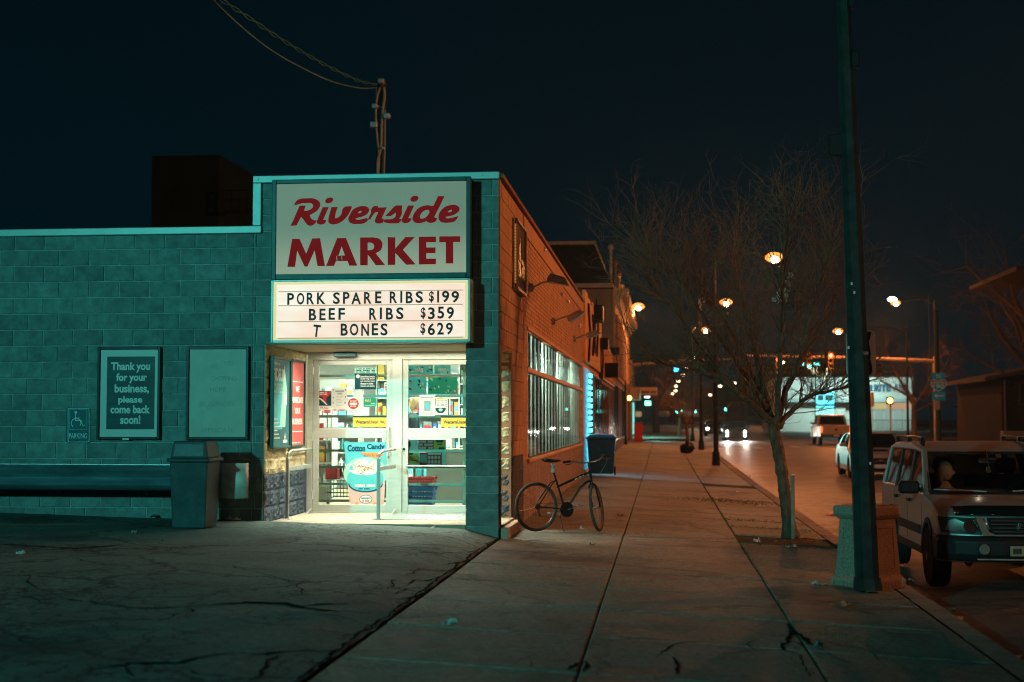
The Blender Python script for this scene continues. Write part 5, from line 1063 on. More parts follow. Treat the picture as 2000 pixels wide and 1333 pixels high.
q = MB(); q.add(vs, [(i * n_ + j, (i + 1) * n_ + j, (i + 1) * n_ + (j + 1) % n_, i * n_ + (j + 1) % n_) for i in range(6) for j in range(n_)] + [tuple(range(n_)), tuple(range(6 * n_, 7 * n_))]); obj('saddle', q, PLASTIC, bk, smooth=True)
q = MB(); q.lathe([(.05, -.062), (.105, -.058), (.105, -.05), (.05, -.046)], axis='y', c=(.455, 0, .30), n=24); obj('chain_guard', q, PLASTIC, bk, smooth=False)
q = MB(); q.tube([(.455, -.07, .30), (.60, -.085, .355)], .009, 6); q.tube([(.455, .05, .30), (.31, .07, .245)], .009, 6); obj('crank', q, CHROME, bk)
for p in ((.60, -.13, .355), (.31, .115, .245)): q = MB(); q.cbox(p[0] - .045, p[0] + .045, p[1] - .04, p[1] + .04, p[2] - .01, p[2] + .012, .004); obj('pedal', q, GALV, bk)
q = MB(); q.lathe([(.03, -.05), (.042, -.047), (.042, -.043), (.03, -.04)], axis='y', c=(0, 0, RW), n=16); q.tube([(0, -.05, RW), (.02, -.055, .25), (.03, -.05, .21)], .012, 5); obj('sprocket', q, mat('greasy_steel', (.12, .1, .08), .4, .8, var=.3), bk)
q = MB(); q.tube([(0, -.052, RW + .04), (.455, -.052, .38)], .004, 4); q.tube([(.02, -.052, .2), (.455, -.052, .235)], .004, 4); obj('chain', q, mat('greasy_steel', (.1, .1, .1)), bk)
q = MB(); q.tube([(.38, .03, .28), (.35, -.13, .02), (.36, -.16, .012)], .008, 6); obj('kickstand', q, CHROME, bk)
q = MB(); q.cbox(.245, .275, -.03, .03, .80, .88, .006); q.tube([(.26, -.03, .86), (.22, -.05, .90)], .02, 6); obj('seat_reflector', q, mat('grey_reflector', (.3, .4, .4), .2, var=.2), bk)
# front assembly, steered to the left about the head tube
ax = (Vector(HT) - Vector(HB)).normalized(); STEER = Matrix.Translation(HB) @ Matrix.Rotation(R(44), 4, ax) @ Matrix.Translation(-Vector(HB))
fw_ = wheel(bk, 1.0, 'wheel', STEER)
q = MB(); q.tube([tuple(Vector(HB) - ax * .0), (.887, 0, .655)], .02, 8)
for s_ in (-1, 1): q.tube([(.887, 0, .67), (.895, s_ * .045, .64), (.935, s_ * .05, .5), (1.0, s_ * .05, RW)], [.012, .013, .011, .008], 6)
q.tube([HT, tuple(Vector(HT) + ax * .1)], .011, 8); q.xf(STEER); obj('fork', q, FRAMEM, bk, smooth=True)
q = MB(); s0 = Vector(HT) + ax * .1; q.tube([tuple(s0), (s0.x + .05, 0, s0.z + .02)], .012, 8)
q.tube([(s0.x - .10, .31, s0.z + .05), (s0.x - .02, .24, s0.z + .06), (s0.x + .05, .1, s0.z + .02), (s0.x + .05, -.1, s0.z + .02), (s0.x - .02, -.24, s0.z + .06), (s0.x - .10, -.31, s0.z + .05)], .011, 8); q.xf(STEER); obj('handlebar', q, CHROME, bk, smooth=True)
for s_ in (-1, 1):
    q = MB(); q.tube([(s0.x - .03, s_ * .25, s0.z + .06), (s0.x - .11, s_ * .325, s0.z + .05)], .017, 8); q.xf(STEER); obj('grip', q, PLASTIC, bk)
    q = MB(); q.tube([(s0.x + .0, s_ * .2, s0.z + .05), (s0.x + .04, s_ * .26, s0.z + .03), (s0.x - .02, s_ * .33, s0.z + .02)], .006, 5); q.xf(STEER); obj('brake_lever', q, CHROME, bk)
for pts in ([(.80, .1, .95), (.86, .12, 1.05), (.98, .1, 1.08), (1.04, .05, .95), (.98, .02, .80), (.90, .0, .70)], [(.84, -.15, .95), (.95, -.2, 1.05), (1.05, -.22, .98), (1.08, -.12, .84), (.95, -.02, .72), (.8, -.02, .66)], [(.84, .12, .96), (.78, .1, .92), (.74, .03, .84), (.80, 0, .78)]):
    cu = []; P = [Vector(p) for p in pts]
    for i in range(len(P) - 1):
        p0, p1, p2, p3 = P[max(i - 1, 0)], P[i], P[i + 1], P[min(i + 2, len(P) - 1)]
        for k in range(5):
            t = k / 5; cu.append(.5 * ((2 * p1) + (p2 - p0) * t + (2 * p0 - 5 * p1 + 4 * p2 - p3) * t * t + (3 * p1 - p0 - 3 * p2 + p3) * t ** 3))
    cu.append(P[-1]); q = MB(); q.tube(cu, .0035, 5); q.xf(STEER); obj('cable', q, mat('grey_cable', (.2, .24, .23), .4), bk, smooth=True)
bk.location = (-1.70, 19.28, -.012); bk.rotation_euler = (R(-2), R(2.2), math.atan2(.57, .815))
# ================================================================== WHEELED BIN
wb = thing('wheeled_bin', 'dark blue wheeled refuse bin against the wall past the barred window', 'bin', (-1.62, 38.4, 0))
BLUEP = mat('dark_blue_bin_plastic', (.008, .05, .10), .45, var=.25, vs=6)
xb0, xb1, yb0, yb1 = -1.98, -1.22, 38.0, 38.75; mb = MB(); frust(mb, xb0, xb1, yb0, yb1, .06, .98, .07, 0); bev(obj('body', mb, BLUEP, wb), .02, 2)
mb = MB(); mb.cbox(xb0 - .03, xb1 + .03, yb0 - .03, yb1 + .04, .98, 1.02, .01); obj('rim', mb, BLUEP, wb); mb = MB(); mb.add([(xb0 - .02, yb0 - .04, 1.021), (xb1 + .02, yb0 - .04, 1.021), (xb1 + .02, yb1, 1.021), (xb0 - .02, yb1, 1.021), (xb0 + .06, yb0 + .08, 1.09), (xb1 - .06, yb0 + .08, 1.09), (xb1 - .06, yb1 - .1, 1.11), (xb0 + .06, yb1 - .1, 1.11)], [(4, 5, 6, 7), (0, 1, 5, 4), (1, 2, 6, 5), (2, 3, 7, 6), (3, 0, 4, 7), (3, 2, 1, 0)]); obj('lid', mb, mat('blue_bin_lid', (.01, .09, .2), .4, var=.2), wb)
for x in (xb0 + .02, xb1 - .06): mb = MB(); mb.lathe([(.12, 0), (.12, .04)], axis='x', c=(x, yb1 - .05, .12), n=14); obj('wheel', mb, RUBBER, wb)
mb = MB(); mb.tube([(xb0 + .06, yb1 + .05, .98), (xb1 - .06, yb1 + .05, .98)], .015, 6); obj('handle', mb, BLUEP, wb)
# ================================================================== VEHICLES (front faces -y, ground z = 0, centred on x = 0)
SILVER = mat('silver_car_paint', (.34, .325, .30), .34, .55, var=.08, vs=3, coat=.25, rv=.04); CGLASS = mat('dark_car_glass', (.01, .018, .022), .05, var=.1, spec=.9)
def arch(cy_, r_, z0, n=9):
    a0 = math.asin(max(-1, min(1, (z0 - .34) / r_))); return [(cy_ + r_ * math.cos(t), .34 + r_ * math.sin(t)) for t in [a0 + (math.pi - 2 * a0) * i / n for i in range(n + 1)]]
class CarShape:
    def __init__(s, W, L, zb, zt, tum, nose=.10, tail=.06): s.W, s.L, s.zb, s.zt, s.tum, s.nose, s.tail = W, L, zb, zt, tum, nose, tail
    def m(s, p):
        x, y, z = p; k = abs(x) / s.W
        x *= 1 - s.tum * max(0, min(1.2, (z - s.zb) / (s.zt - s.zb)))
        y += s.nose * k ** 3 * max(0, 1 - y / 1.0) - s.tail * k ** 3 * max(0, 1 - (s.L - y) / .8)
        return (x, y, z)
    def shell(s, poly, stations=(-1, -.92, -.8, -.55, -.25, 0, .25, .55, .8, .92, 1), W=None):
        W = W or s.W; k = len(poly); mb = MB(); vs = []
        for q in stations: vs += [s.m((q * W, y, z)) for y, z in poly]
        fs = [(i * k + j, i * k + (j + 1) % k, (i + 1) * k + (j + 1) % k, (i + 1) * k + j) for i in range(len(stations) - 1) for j in range(k)]
        fs += [tuple(range(k - 1, -1, -1)), tuple(range((len(stations) - 1) * k, len(stations) * k))]
        return mb.add(vs, fs)
    def side(s, poly, d=.004, th=.01):
        mb = MB()
        for sg_ in (-1, 1):
            k = len(poly); a = [s.m((sg_ * s.W, y, z)) for y, z in poly]; o_ = [(p[0] + sg_ * d, p[1], p[2]) for p in a]; i_ = [(p[0] - sg_ * th, p[1], p[2]) for p in a]
            mb.add(o_ + i_, [tuple(range(k)), tuple(range(2 * k - 1, k - 1, -1))] + [(i, i + k, (i + 1) % k + k, (i + 1) % k) for i in range(k)])
        return mb
    def side1(s, sg_, poly, d=.004, th=.01, m=0):
        mb = MB(); k = len(poly); a = [s.m((sg_ * s.W, y, z)) for y, z in poly]; o_ = [(p[0] + sg_ * d, p[1], p[2]) for p in a]; i_ = [(p[0] - sg_ * th, p[1], p[2]) for p in a]
        return mb.add(o_ + i_, [tuple(range(k)), tuple(range(2 * k - 1, k - 1, -1))] + [(i, i + k, (i + 1) % k + k, (i + 1) % k) for i in range(k)], m)
def car_wheel(t, x, y, r_=.34, w_=.2, rim=None, turn=0):
    mb = MB(); s_ = 1 if x > 0 else -1
    mb.lathe([(r_ * .62, -w_ / 2), (r_ * .93, -w_ / 2), (r_, -w_ / 2 + .03), (r_, w_ / 2 - .03), (r_ * .93, w_ / 2), (r_ * .62, w_ / 2)], axis='x', n=28)
    M = Matrix.Translation((x, y, r_)) @ Matrix.Rotation(turn, 4, 'Z'); mb.xf(M); o = obj('wheel', mb, RUBBER, t, smooth=True)
    mb = MB(); f = s_ * w_ / 2
    mb.lathe([(r_ * .62, -.02), (r_ * .62, .02)] if s_ > 0 else [(r_ * .62, -.02), (r_ * .62, .02)], axis='x', c=(f - s_ * .05, 0, 0), n=20)
    for i in range(5):
        a = 2 * math.pi * i / 5; c_, s2 = math.cos(a), math.sin(a); pts = [(-.035, .04), (.035, .04), (.028, r_ * .6), (-.028, r_ * .6)]
        v_ = [(f - s_ * .02 + dx, p * c_ - q_ * s2, p * s2 + q_ * c_) for dx in (-.01, .012) for p, q_ in pts]; mb.add(v_, [(0, 1, 2, 3), (7, 6, 5, 4), (0, 4, 5, 1), (1, 5, 6, 2), (2, 6, 7, 3), (3, 7, 4, 0)])
    mb.lathe([(.06, 0), (.05, .02)] if s_ > 0 else [(.05, -.02), (.06, 0)], axis='x', c=(f - s_ * .01, 0, 0), n=12); mb.xf(M); obj('rim', mb, rim or mat('dull_alloy', (.2, .2, .2), .4, .7, var=.2), o); return o
def beam(mb, p, q_, wx, wy, m=0):
    p, q_ = Vector(p), Vector(q_); vs = []
    for c_ in (p, q_): vs += [(c_.x - wx, c_.y - wy, c_.z), (c_.x + wx, c_.y - wy, c_.z), (c_.x + wx, c_.y + wy, c_.z), (c_.x - wx, c_.y + wy, c_.z)]
    return mb.add(vs, [(3, 2, 1, 0), (4, 5, 6, 7), (0, 1, 5, 4), (1, 2, 6, 5), (2, 3, 7, 6), (3, 0, 4, 7)], m)
# ---- the silver SUV at the kerb
suv = thing('parked_suv', 'silver compact SUV with a black hood guard and passenger, parked at the kerb', 'SUV', (0, 0, 0))
S = CarShape(.855, 4.47, 1.02, 1.62, .15, .26)
low = [(.10, .34), (.06, .60), (.10, .64), (.07, .70), (.10, .86), (.20, .93), (.6, 1.0), (1.12, 1.05), (1.5, 1.055), (2.6, 1.06), (3.6, 1.07), (4.32, 1.06), (4.42, .98), (4.45, .6), (4.40, .34)] + arch(3.42, .40, .34)[::1] + [(2.4, .34), (1.6, .34)] + arch(.82, .40, .34)
bev(obj('body', S.shell(low, W=.86), SILVER, suv, smooth=True), .035, 3)
mb = S.shell([(.02, .36), (-.02, .44), (-.02, .58), (.03, .635), (.36, .635), (.42, .5), (.44, .36)], W=.875); bev(obj('front_bumper', mb, PLASTIC, suv), .02, 2)
mb = S.shell([(4.1, .36), (4.2, .62), (4.46, .62), (4.5, .5), (4.47, .36)], W=.875); bev(obj('rear_bumper', mb, PLASTIC, suv), .02, 2)
for nm, pl_, mt_ in (('side_moulding', [(1.35, .56), (1.35, .66), (2.95, .66), (2.95, .56)], PLASTIC), ('sill_cladding', [(1.22, .34), (1.26, .42), (2.98, .42), (3.02, .34)], PLASTIC)): obj(nm, S.side1(-1, pl_, .02), mt_, suv); obj(nm, S.side1(1, pl_, .02), mt_, suv)
for yc in (.82, 3.42):
    for sg_ in (-1, 1):
        a = arch(yc, .45, .36, 12); b = arch(yc, .395, .36, 12); obj('wheel_arch_trim', S.side1(sg_, a + b[::-1], .022, .02), PLASTIC, suv)
# roof and pillars
roof = [(1.76, 1.515), (1.95, 1.565), (2.3, 1.605), (2.8, 1.635), (3.4, 1.64), (3.9, 1.615), (4.22, 1.55), (4.1, 1.535), (2.4, 1.54), (1.9, 1.515)]
bev(obj('roof', S.shell(roof, W=.86), SILVER, suv, smooth=True), .02, 2)
for sg_ in (-1, 1):
    for p, nm in (([(1.06, 1.04), (1.80, 1.56), (1.90, 1.56), (1.20, 1.04)], 'pillar'), ([(2.16, 1.04), (2.22, 1.56), (2.32, 1.56), (2.30, 1.04)], 'pillar'), ([(3.12, 1.04), (3.16, 1.56), (3.26, 1.56), (3.26, 1.04)], 'pillar'), ([(4.16, 1.04), (4.08, 1.56), (4.24, 1.56), (4.40, 1.04)], 'pillar')): obj(nm, S.side1(sg_, p, .003, .05), SILVER if p[0][0] in (1.06, 4.16) else PLASTIC, suv)
    for p in ([(1.22, 1.06), (1.90, 1.55), (2.21, 1.55), (2.15, 1.06)], [(2.31, 1.06), (2.33, 1.55), (3.15, 1.55), (3.11, 1.06)], [(3.27, 1.07), (3.27, 1.55), (4.07, 1.55), (4.15, 1.07)]): obj('side_window', S.side1(sg_, p, -.012, .018), glass('car_side_glass', (.10, .14, .14), 1.0), suv)
CG = glass('windscreen_glass', (.5, .6, .6), .8)
ws = [S.m(p) for p in ((-.80, 1.10, 1.06), (.80, 1.10, 1.06), (.82, 1.78, 1.515), (-.82, 1.78, 1.515))]
mb = MB(); mb.add(ws, [(0, 1, 2, 3)]); o = obj('windscreen', mb, CG, suv)
mb = MB()
for a, b in ((0, 1), (1, 2), (2, 3), (3, 0)): mb.tube([ws[a], ws[b]], .018, 6)
obj('windscreen_seal', mb, PLASTIC, suv)
rwp = [S.m(p) for p in ((-.76, 4.41, 1.08), (.76, 4.41, 1.08), (.76, 4.25, 1.54), (-.76, 4.25, 1.54))]; mb = MB(); mb.add(rwp, [(3, 2, 1, 0)]); obj('rear_window', mb, glass('car_side_glass'), suv)
for sg_ in (-1, 1):
    mb = MB(); x = sg_ * .70; mb.tube([(x, 1.98, 1.60), (x, 2.02, 1.69), (x, 2.2, 1.70), (x, 3.9, 1.70), (x, 4.0, 1.63)], .018, 8); 
    for y in (2.05, 3.0, 3.9): mb.cbox(x - .025, x + .025, y - .06, y + .06, 1.61, 1.70, .01)
    obj('roof_rail', mb, BLACKP, suv, smooth=False)
# front end
mb = MB(); P_ = [S.m(p) for p in ((-.68, .085, .865), (-.5, .06, .875), (0, .04, .88), (.5, .06, .875), (.68, .085, .865))]; Q_ = [S.m(p) for p in ((-.70, .24, .95), (-.5, .21, .965), (0, .19, .97), (.5, .21, .965), (.70, .24, .95))]
mb.add(P_ + Q_, [(i, i + 1, i + 6, i + 5) for i in range(4)]); o = obj('hood_guard', mb, mat('gloss_black_acrylic', (.006, .01, .01), .1, var=0, spec=.8), suv, smooth=True); o.modifiers.new('t', 'SOLIDIFY').thickness = .012
for sg_ in (-1, 1):
    hp = [(.37, .655), (.83, .665), (.86, .84), (.42, .835)]; vs = [S.m((sg_ * a, .0 if a < .6 else .045, b)) for a, b in hp]; vb = [(v[0], v[1] + .1, v[2]) for v in vs]
    mb = MB(); mb.add(vs + vb, [(0, 1, 2, 3), (0, 4, 5, 1), (1, 5, 6, 2), (2, 6, 7, 3), (3, 7, 4, 0)]); h = obj('headlight', mb, glass('headlight_lens', (.8, .85, .85), .6), suv)
    mb = MB(); c_ = S.m((sg_ * .54, .035, .75)); mb.lathe([(.02, .02), (.06, .01), (.08, -.0)], axis='y', c=(c_[0], c_[1] - .01, c_[2]), n=16)
    for k in range(40):
        a, rr_ = k * 2.4, .012 * math.sqrt(k); mb.ball((c_[0] + rr_ * math.cos(a), c_[1] - .01, c_[2] + rr_ * math.sin(a)), .009, 6)
    obj('reflector', mb, mat('chrome_reflector', (.75, .75, .7), .12, 1.0, var=.05), h)
    mb = MB(); vs = [S.m((sg_ * a, .05, b)) for a, b in hp]; mb.add(vs, [(0, 1, 2, 3)]); obj('backing', mb, mat('headlight_dark', (.03, .06, .06), .4), h)
mb = MB(); vs = [S.m((a, .03, b)) for a, b in ((-.32, .65), (.32, .65), (.37, .84), (-.37, .84))]; vb = [(v[0], v[1] + .08, v[2]) for v in vs]; mb.add(vs + vb, [(0, 1, 2, 3), (0, 4, 5, 1), (1, 5, 6, 2), (2, 6, 7, 3), (3, 7, 4, 0)]); gr_ = obj('grille', mb, PLASTIC, suv)
for k in range(4): mb = MB(); z = .685 + k * .04; mb.box(-.31 - k * .01, .31 + k * .01, .018, .03, z, z + .012); obj('grille_bar', mb, mat('dark_chrome', (.25, .25, .24), .3, .9), gr_)
mb = MB(); mb.tube([(-.055, .012, .72), (-.045, .012, .79)], .007, 6); mb.tube([(.055, .012, .72), (.045, .012, .79)], .007, 6); mb.tube([(-.035, .012, .722), (-.028, .012, .788)], .006, 6); mb.tube([(.035, .012, .722), (.028, .012, .788)], .006, 6); mb.box(-.035, .035, .008, .016, .75, .76); mb.tube([(-.075, .012, .80), (.075, .012, .80), (.065, .012, .71), (-.065, .012, .71)], .004, 5, closed=True); obj('emblem', mb, CHROME, gr_)
mb = MB(); mb.prism([(.30, .645), (-.30, .645), (-.30, .66), (.30, .66)], (0, .0, 0), (1, 0, 0), (0, 0, 1), (0, 1, 0), 0, .05)
for sg_ in (-1, 1): mb.prism([(sg_ * .30, .645), (sg_ * .42, .645), (sg_ * .50, .85), (sg_ * .43, .85), (sg_ * .36, .69), (sg_ * .30, .665)][::sg_], (0, .025, 0), (1, 0, 0), (0, 0, 1), (0, 1, 0), 0, .05)
obj('grille_surround', mb, SILVER, suv)
mb = MB(); mb.cbox(-.15, .15, -.035, -.02, .43, .54, .003); put_text(mb, '--- ----', -.12, .12, .455, .515, (0, -.036, 0), 'front', .02, 1); obj('number_plate', mb, [mat('worn_plate', (.3, .27, .2), .4, var=.2), BLACKL], suv)
for x in (-.42, .42): mb = MB(); mb.lathe([(.05, .0), (.06, .01), (.045, .03)], axis='y', c=(x, -.035, .5), n=14); obj('fog_light', mb, mat('fog_lens', (.25, .27, .25), .1, .3), suv)
mb = MB(); mb.box(-.5, .5, -.028, -.02, .385, .40); obj('bumper_grille', mb, GALV, suv)
for sg_ in (-1, 1):
    mb = MB(); mb.cbox(sg_ * .99 - .12, sg_ * .99 + .12, 1.28, 1.42, 1.04, 1.19, .03); mb.tube([(sg_ * .82, 1.32, 1.08), (sg_ * .92, 1.34, 1.1)], .02, 6); obj('mirror', mb, PLASTIC, suv)
    for y in (2.1, 3.05): mb = MB(); x = S.m((sg_ * .86, y, .9))[0]; mb.cbox(min(x, x + sg_ * .035), max(x, x + sg_ * .035), y - .09, y + .06, .91, .945, .008); obj('door_handle', mb, PLASTIC, suv)
    for y in (1.27, 2.25, 3.2): mb = MB(); x = S.m((sg_ * .863, y, .7))[0]; mb.box(min(x, x + sg_ * .002), max(x, x + sg_ * .002), y - .004, y + .004, .45, 1.03); obj('door_gap', mb, BLACKP, suv)
    for y, tn in ((.82, 0), (3.42, 0)): car_wheel(suv, sg_ * .775, y, .345, .21, turn=0)
mb = MB(); mb.tube([(-.1, 1.04, 1.075), (-.35, 1.06, 1.075), (-.62, 1.2, 1.14)], .008, 5); mb.tube([(.1, 1.05, 1.08), (.4, 1.06, 1.09), (.75, 1.13, 1.10)], .008, 5)
obj('wiper', MB().tube([(-.15, 1.06, 1.08), (-.45, 1.09, 1.095), (-.74, 1.13, 1.10)], .009, 5), GALV, suv); obj('wiper', MB().tube([(.70, 1.06, 1.07), (.4, 1.10, 1.10), (.15, 1.08, 1.085)], .009, 5), GALV, suv)
# cabin
INT = mat('dark_car_interior', (.02, .024, .027), .8, var=.3, vs=10)
mb = MB(); mb.cbox(-.76, .76, 1.14, 1.55, .75, 1.06, .04); obj('dashboard', mb, INT, suv)
mb = MB(); mb.box(-.78, .78, 1.2, 4.2, .40, .45); obj('cabin_floor', mb, INT, suv)
for x in (-.38, .38):
    mb = MB(); mb.cbox(x - .25, x + .25, 1.85, 2.35, .55, .72, .05); mb.cbox(x - .24, x + .24, 2.32, 2.46, .68, 1.24, .06); mb.cbox(x - .13, x + .13, 2.36, 2.46, 1.25, 1.44, .05); obj('seat', mb, INT, suv)
mb = MB(); mb.cbox(-.66, .66, 3.1, 3.25, .6, 1.2, .05); obj('seat', mb, INT, suv)
mb = MB(); mb.cbox(-.11, .11, 1.66, 1.69, 1.40, 1.46, .012); mb.tube([(0, 1.68, 1.46), (0, 1.75, 1.54)], .01, 5); obj('rear_view_mirror', mb, INT, suv)
mb = MB(); mb.prism([(-.02, 0), (.02, 0), (.035, .03), (.018, .04), (.026, .065), (.012, .07), (0, .10), (-.012, .07), (-.026, .065), (-.018, .04), (-.035, .03)], (.0, 1.62, 1.28), (1, 0, 0), (0, 0, 1), (0, -1, 0), 0, .003); mb.tube([(0, 1.62, 1.37), (0, 1.67, 1.44)], .002, 4); obj('air_freshener', mb, mat('pale_green_card', (.3, .4, .25), .7), suv)
mb = MB(); mb.tube([(.38 + .18 * math.cos(a), 1.62 - .05 * math.sin(a), 1.0 + .17 * math.sin(a)) for a in [2 * math.pi * i / 20 for i in range(20)]], .014, 6, closed=True); mb.tube([(.38, 1.5, .98), (.38, 1.62, 1.0)], .03, 6); obj('steering_wheel', mb, INT, suv)
SUVLOC = (3.93, 16.15, zroad(3.93, 17) + .005); suv.location = SUVLOC; suv.rotation_euler = (0, 0, R(0))
pp = person('person seated in the silver SUV behind its windscreen, head turned to the right', (0, 0, 0), R(180), CLR, HAIRB, True, R(78))
pp.location = (SUVLOC[0] - .42, SUVLOC[1] + 2.13, SUVLOC[2] + .30)
lamp('parked_suv_face_fill', 'POINT', (SUVLOC[0] - .12, SUVLOC[1] + 1.62, SUVLOC[2] + 1.30), 0.9, (1, .66, .45), .004)  # added fill so the passenger's face shows, no fitting modelled

# ---- simpler cars for the distance: solid body with proud glass
def saloon(name, lab, cat, paint, face_cam=True, kind='sedan'):
    t = thing(name, lab, cat, (0, 0, 0))
    if kind == 'sedan':
        s = CarShape(.87, 4.4, .9, 1.45, .24, .22, .15)
        pl_ = [(.08, .20), (.0, .45), (.04, .62), (.14, .70), (1.05, .92), (1.12, .94), (1.75, 1.36), (2.1, 1.43), (2.8, 1.43), (3.3, 1.34), (3.85, 1.02), (4.3, 1.0), (4.4, .8), (4.38, .35), (4.3, .22)] + arch(3.4, .36, .22) + arch(.85, .36, .22)
        gl_ = [[(1.25, .97), (1.80, 1.35), (2.2, 1.39), (2.25, .97)], [(2.33, .97), (2.3, 1.39), (2.75, 1.39), (3.2, 1.3), (3.5, 1.0)]]; wsp = ((-.80, 1.13, .96), (.80, 1.13, .96), (.80, 1.74, 1.372), (-.80, 1.74, 1.372)); ax_ = (.85, 3.4); rwi = ((-.72, 3.84, 1.045), (.72, 3.84, 1.045), (.72, 3.32, 1.35), (-.72, 3.32, 1.35)); wx = .76
    else:
        s = CarShape(.93, 5.6, 1.15, 1.9, .16, .14, .03)
        pl_ = [(.06, .45), (.0, .75), (.05, 1.0), (.2, 1.14), (1.3, 1.2), (1.9, 1.78), (2.2, 1.84), (3.1, 1.84), (3.35, 1.78), (3.55, 1.2), (5.55, 1.2), (5.6, 1.1), (5.6, .62), (5.5, .5)] + arch(4.4, .45, .5) + arch(1.0, .45, .45)
        gl_ = [[(1.45, 1.24), (1.95, 1.74), (2.35, 1.78), (2.35, 1.24)], [(2.45, 1.24), (2.45, 1.78), (3.1, 1.78), (3.35, 1.24)]]; wsp = ((-.84, 1.35, 1.25), (.84, 1.35, 1.25), (.82, 1.88, 1.77), (-.82, 1.88, 1.77)); ax_ = (1.0, 4.4); rwi = ((-.78, 3.57, 1.26), (.78, 3.57, 1.26), (.76, 3.41, 1.72), (-.76, 3.41, 1.72)); wx = .82
    bev(obj('body', s.shell(pl_), paint, t, smooth=True), .04, 3)
    for g in gl_: obj('side_window', s.side1(-1, g), CGLASS, t); obj('side_window', s.side1(1, g), CGLASS, t)
    for nm, w4, off in (('windscreen', wsp, -1), ('rear_window', rwi, 1)):
        v_ = [Vector(s.m(p)) for p in w4]; n_ = (v_[1] - v_[0]).cross(v_[3] - v_[0]).normalized(); n_ = n_ if n_.y * off > 0 else -n_; mb = MB(); a = [tuple(v + n_ * .014) for v in v_]; b = [tuple(v - n_ * .02) for v in v_]
        mb.add(a + b, [(0, 1, 2, 3), (0, 4, 5, 1), (1, 5, 6, 2), (2, 6, 7, 3), (3, 7, 4, 0)]); obj(nm, mb, CGLASS, t)
    for sg_ in (-1, 1):
        for y in ax_: car_wheel(t, sg_ * wx, y, .33 if kind == 'sedan' else .39, .2)
        mb = MB(); h = .98 if kind == 'sedan' else 1.26; y = 1.38 if kind == 'sedan' else 1.6; mb.cbox(sg_ * (wx + .2) - .1, sg_ * (wx + .2) + .1, y, y + .12, h, h + .13, .03); obj('mirror', mb, paint, t)
    return t, s
WHITEPAINT = mat('pearl_car_paint', (.55, .52, .48), .25, .2, var=.04, coat=.7)
sd_, s = saloon('sedan', 'pale sports sedan with dark hood scoop facing this way behind the concrete bin', 'car', WHITEPAINT)
mb = MB(); mb.cbox(-.34, .34, .55, .95, .80, .925, .03); obj('hood_scoop', mb, WHITEPAINT, sd_); mb = MB(); mb.box(-.30, .30, .538, .55, .84, .905); obj('scoop_intake', mb, BLACKP, sd_)
mb = MB(); mb.prism([(-.36, .46), (.36, .46), (.42, .64), (-.42, .64)], (0, .0, 0), (1, 0, 0), (0, 0, 1), (0, -1, 0), -.03, .012); obj('grille', mb, PLASTIC, sd_); mb = MB(); mb.box(-.3, .3, -.016, -.012, .55, .565); obj('grille_bar', mb, CHROME, sd_)
mb = MB(); mb.box(-.05, .05, -.02, -.013, .56, .60); obj('emblem', mb, CHROME, sd_)
mb = MB(); mb.cbox(-.17, .17, -.03, -.005, .33, .44, .004); obj('number_plate', mb, WHITEP, sd_)
for sg_ in (-1, 1):
    mb = MB(); v_ = [s.m((sg_ * a, b, c)) for a, b, c in ((.48, .03, .56), (.84, .12, .58), (.84, .16, .68), (.52, .06, .66))]; mb.add([(p[0], p[1] - .012, p[2]) for p in v_] + [(p[0], p[1] + .05, p[2]) for p in v_], [(0, 1, 2, 3), (0, 4, 5, 1), (1, 5, 6, 2), (2, 6, 7, 3), (3, 7, 4, 0)]); obj('headlight', mb, mat('clear_headlight', (.3, .32, .32), .08, .5), sd_)
mb = MB(); mb.box(-.7, .7, 0.035, .06, .24, .33); obj('lower_intake', mb, PLASTIC, sd_)
sd_.location = (6.75, 45.2, zroad(6.75, 46) + .01)
TAILR = glow('tail_light_red', (1, .12, .03), 2.6)
tr_, s = saloon('pickup_truck', 'pale pickup truck driving away with its tail lights lit', 'pickup', mat('tan_white_truck_paint', (.6, .5, .38), .35, .1, var=.05), kind='pickup')
mb = MB(); mb.box(-.80, .80, 5.6, 5.615, .72, 1.17); obj('tailgate', mb, mat('tan_white_truck_paint', (.6, .5, .38)), tr_); mb = MB(); mb.prism([(-.09, .98), (.09, .98), (.06, .90), (0, .85), (-.06, .90)], (0, 5.617, 0), (-1, 0, 0), (0, 0, 1), (0, 1, 0), 0, .008); obj('emblem', mb, BLACKP, tr_)
mb = MB(); mb.cbox(-.92, .92, 5.58, 5.74, .48, .66, .02); obj('rear_bumper', mb, CHROME, tr_); mb = MB(); mb.box(-.16, .16, 5.741, 5.75, .53, .64); obj('number_plate', mb, WHITEP, tr_)
for x in (-.86, .86): mb = MB(); mb.cbox(x - .065, x + .065, 5.585, 5.63, .78, 1.12, .01); obj('tail_light', mb, TAILR, tr_)
tr_.location = (10.35, 92.1, zroad(10.35, 88) + .01); tr_.rotation_euler = (0, 0, math.pi)
HEADW = glow('headlamp_white', (1, .93, .8), 140.0)
oc, s = saloon('oncoming_car', 'dark car driving this way with four bright front lamps', 'car', mat('dark_car_paint', (.03, .035, .035), .3, .3, coat=.5), kind='sedan')
for x in (-.64, .64):
    for z, r_ in ((.64, .075), (.36, .055)): mb = MB(); mb.lathe([(r_, 0), (r_ * .7, -.03)], axis='y', c=(x, .03, z), n=14); obj('headlight', mb, HEADW, oc)
    mb = MB()
mb = MB(); mb.tube([(-.62, 2.0, 1.46), (-.62, 2.9, 1.46)], .02, 6); mb.tube([(.62, 2.0, 1.46), (.62, 2.9, 1.46)], .02, 6); mb.box(-.62, .62, 2.2, 2.24, 1.45, 1.48); obj('roof_rack', mb, BLACKP, oc)
oc.location = (5.35, 104, zroad(5.35, 105) + .01)
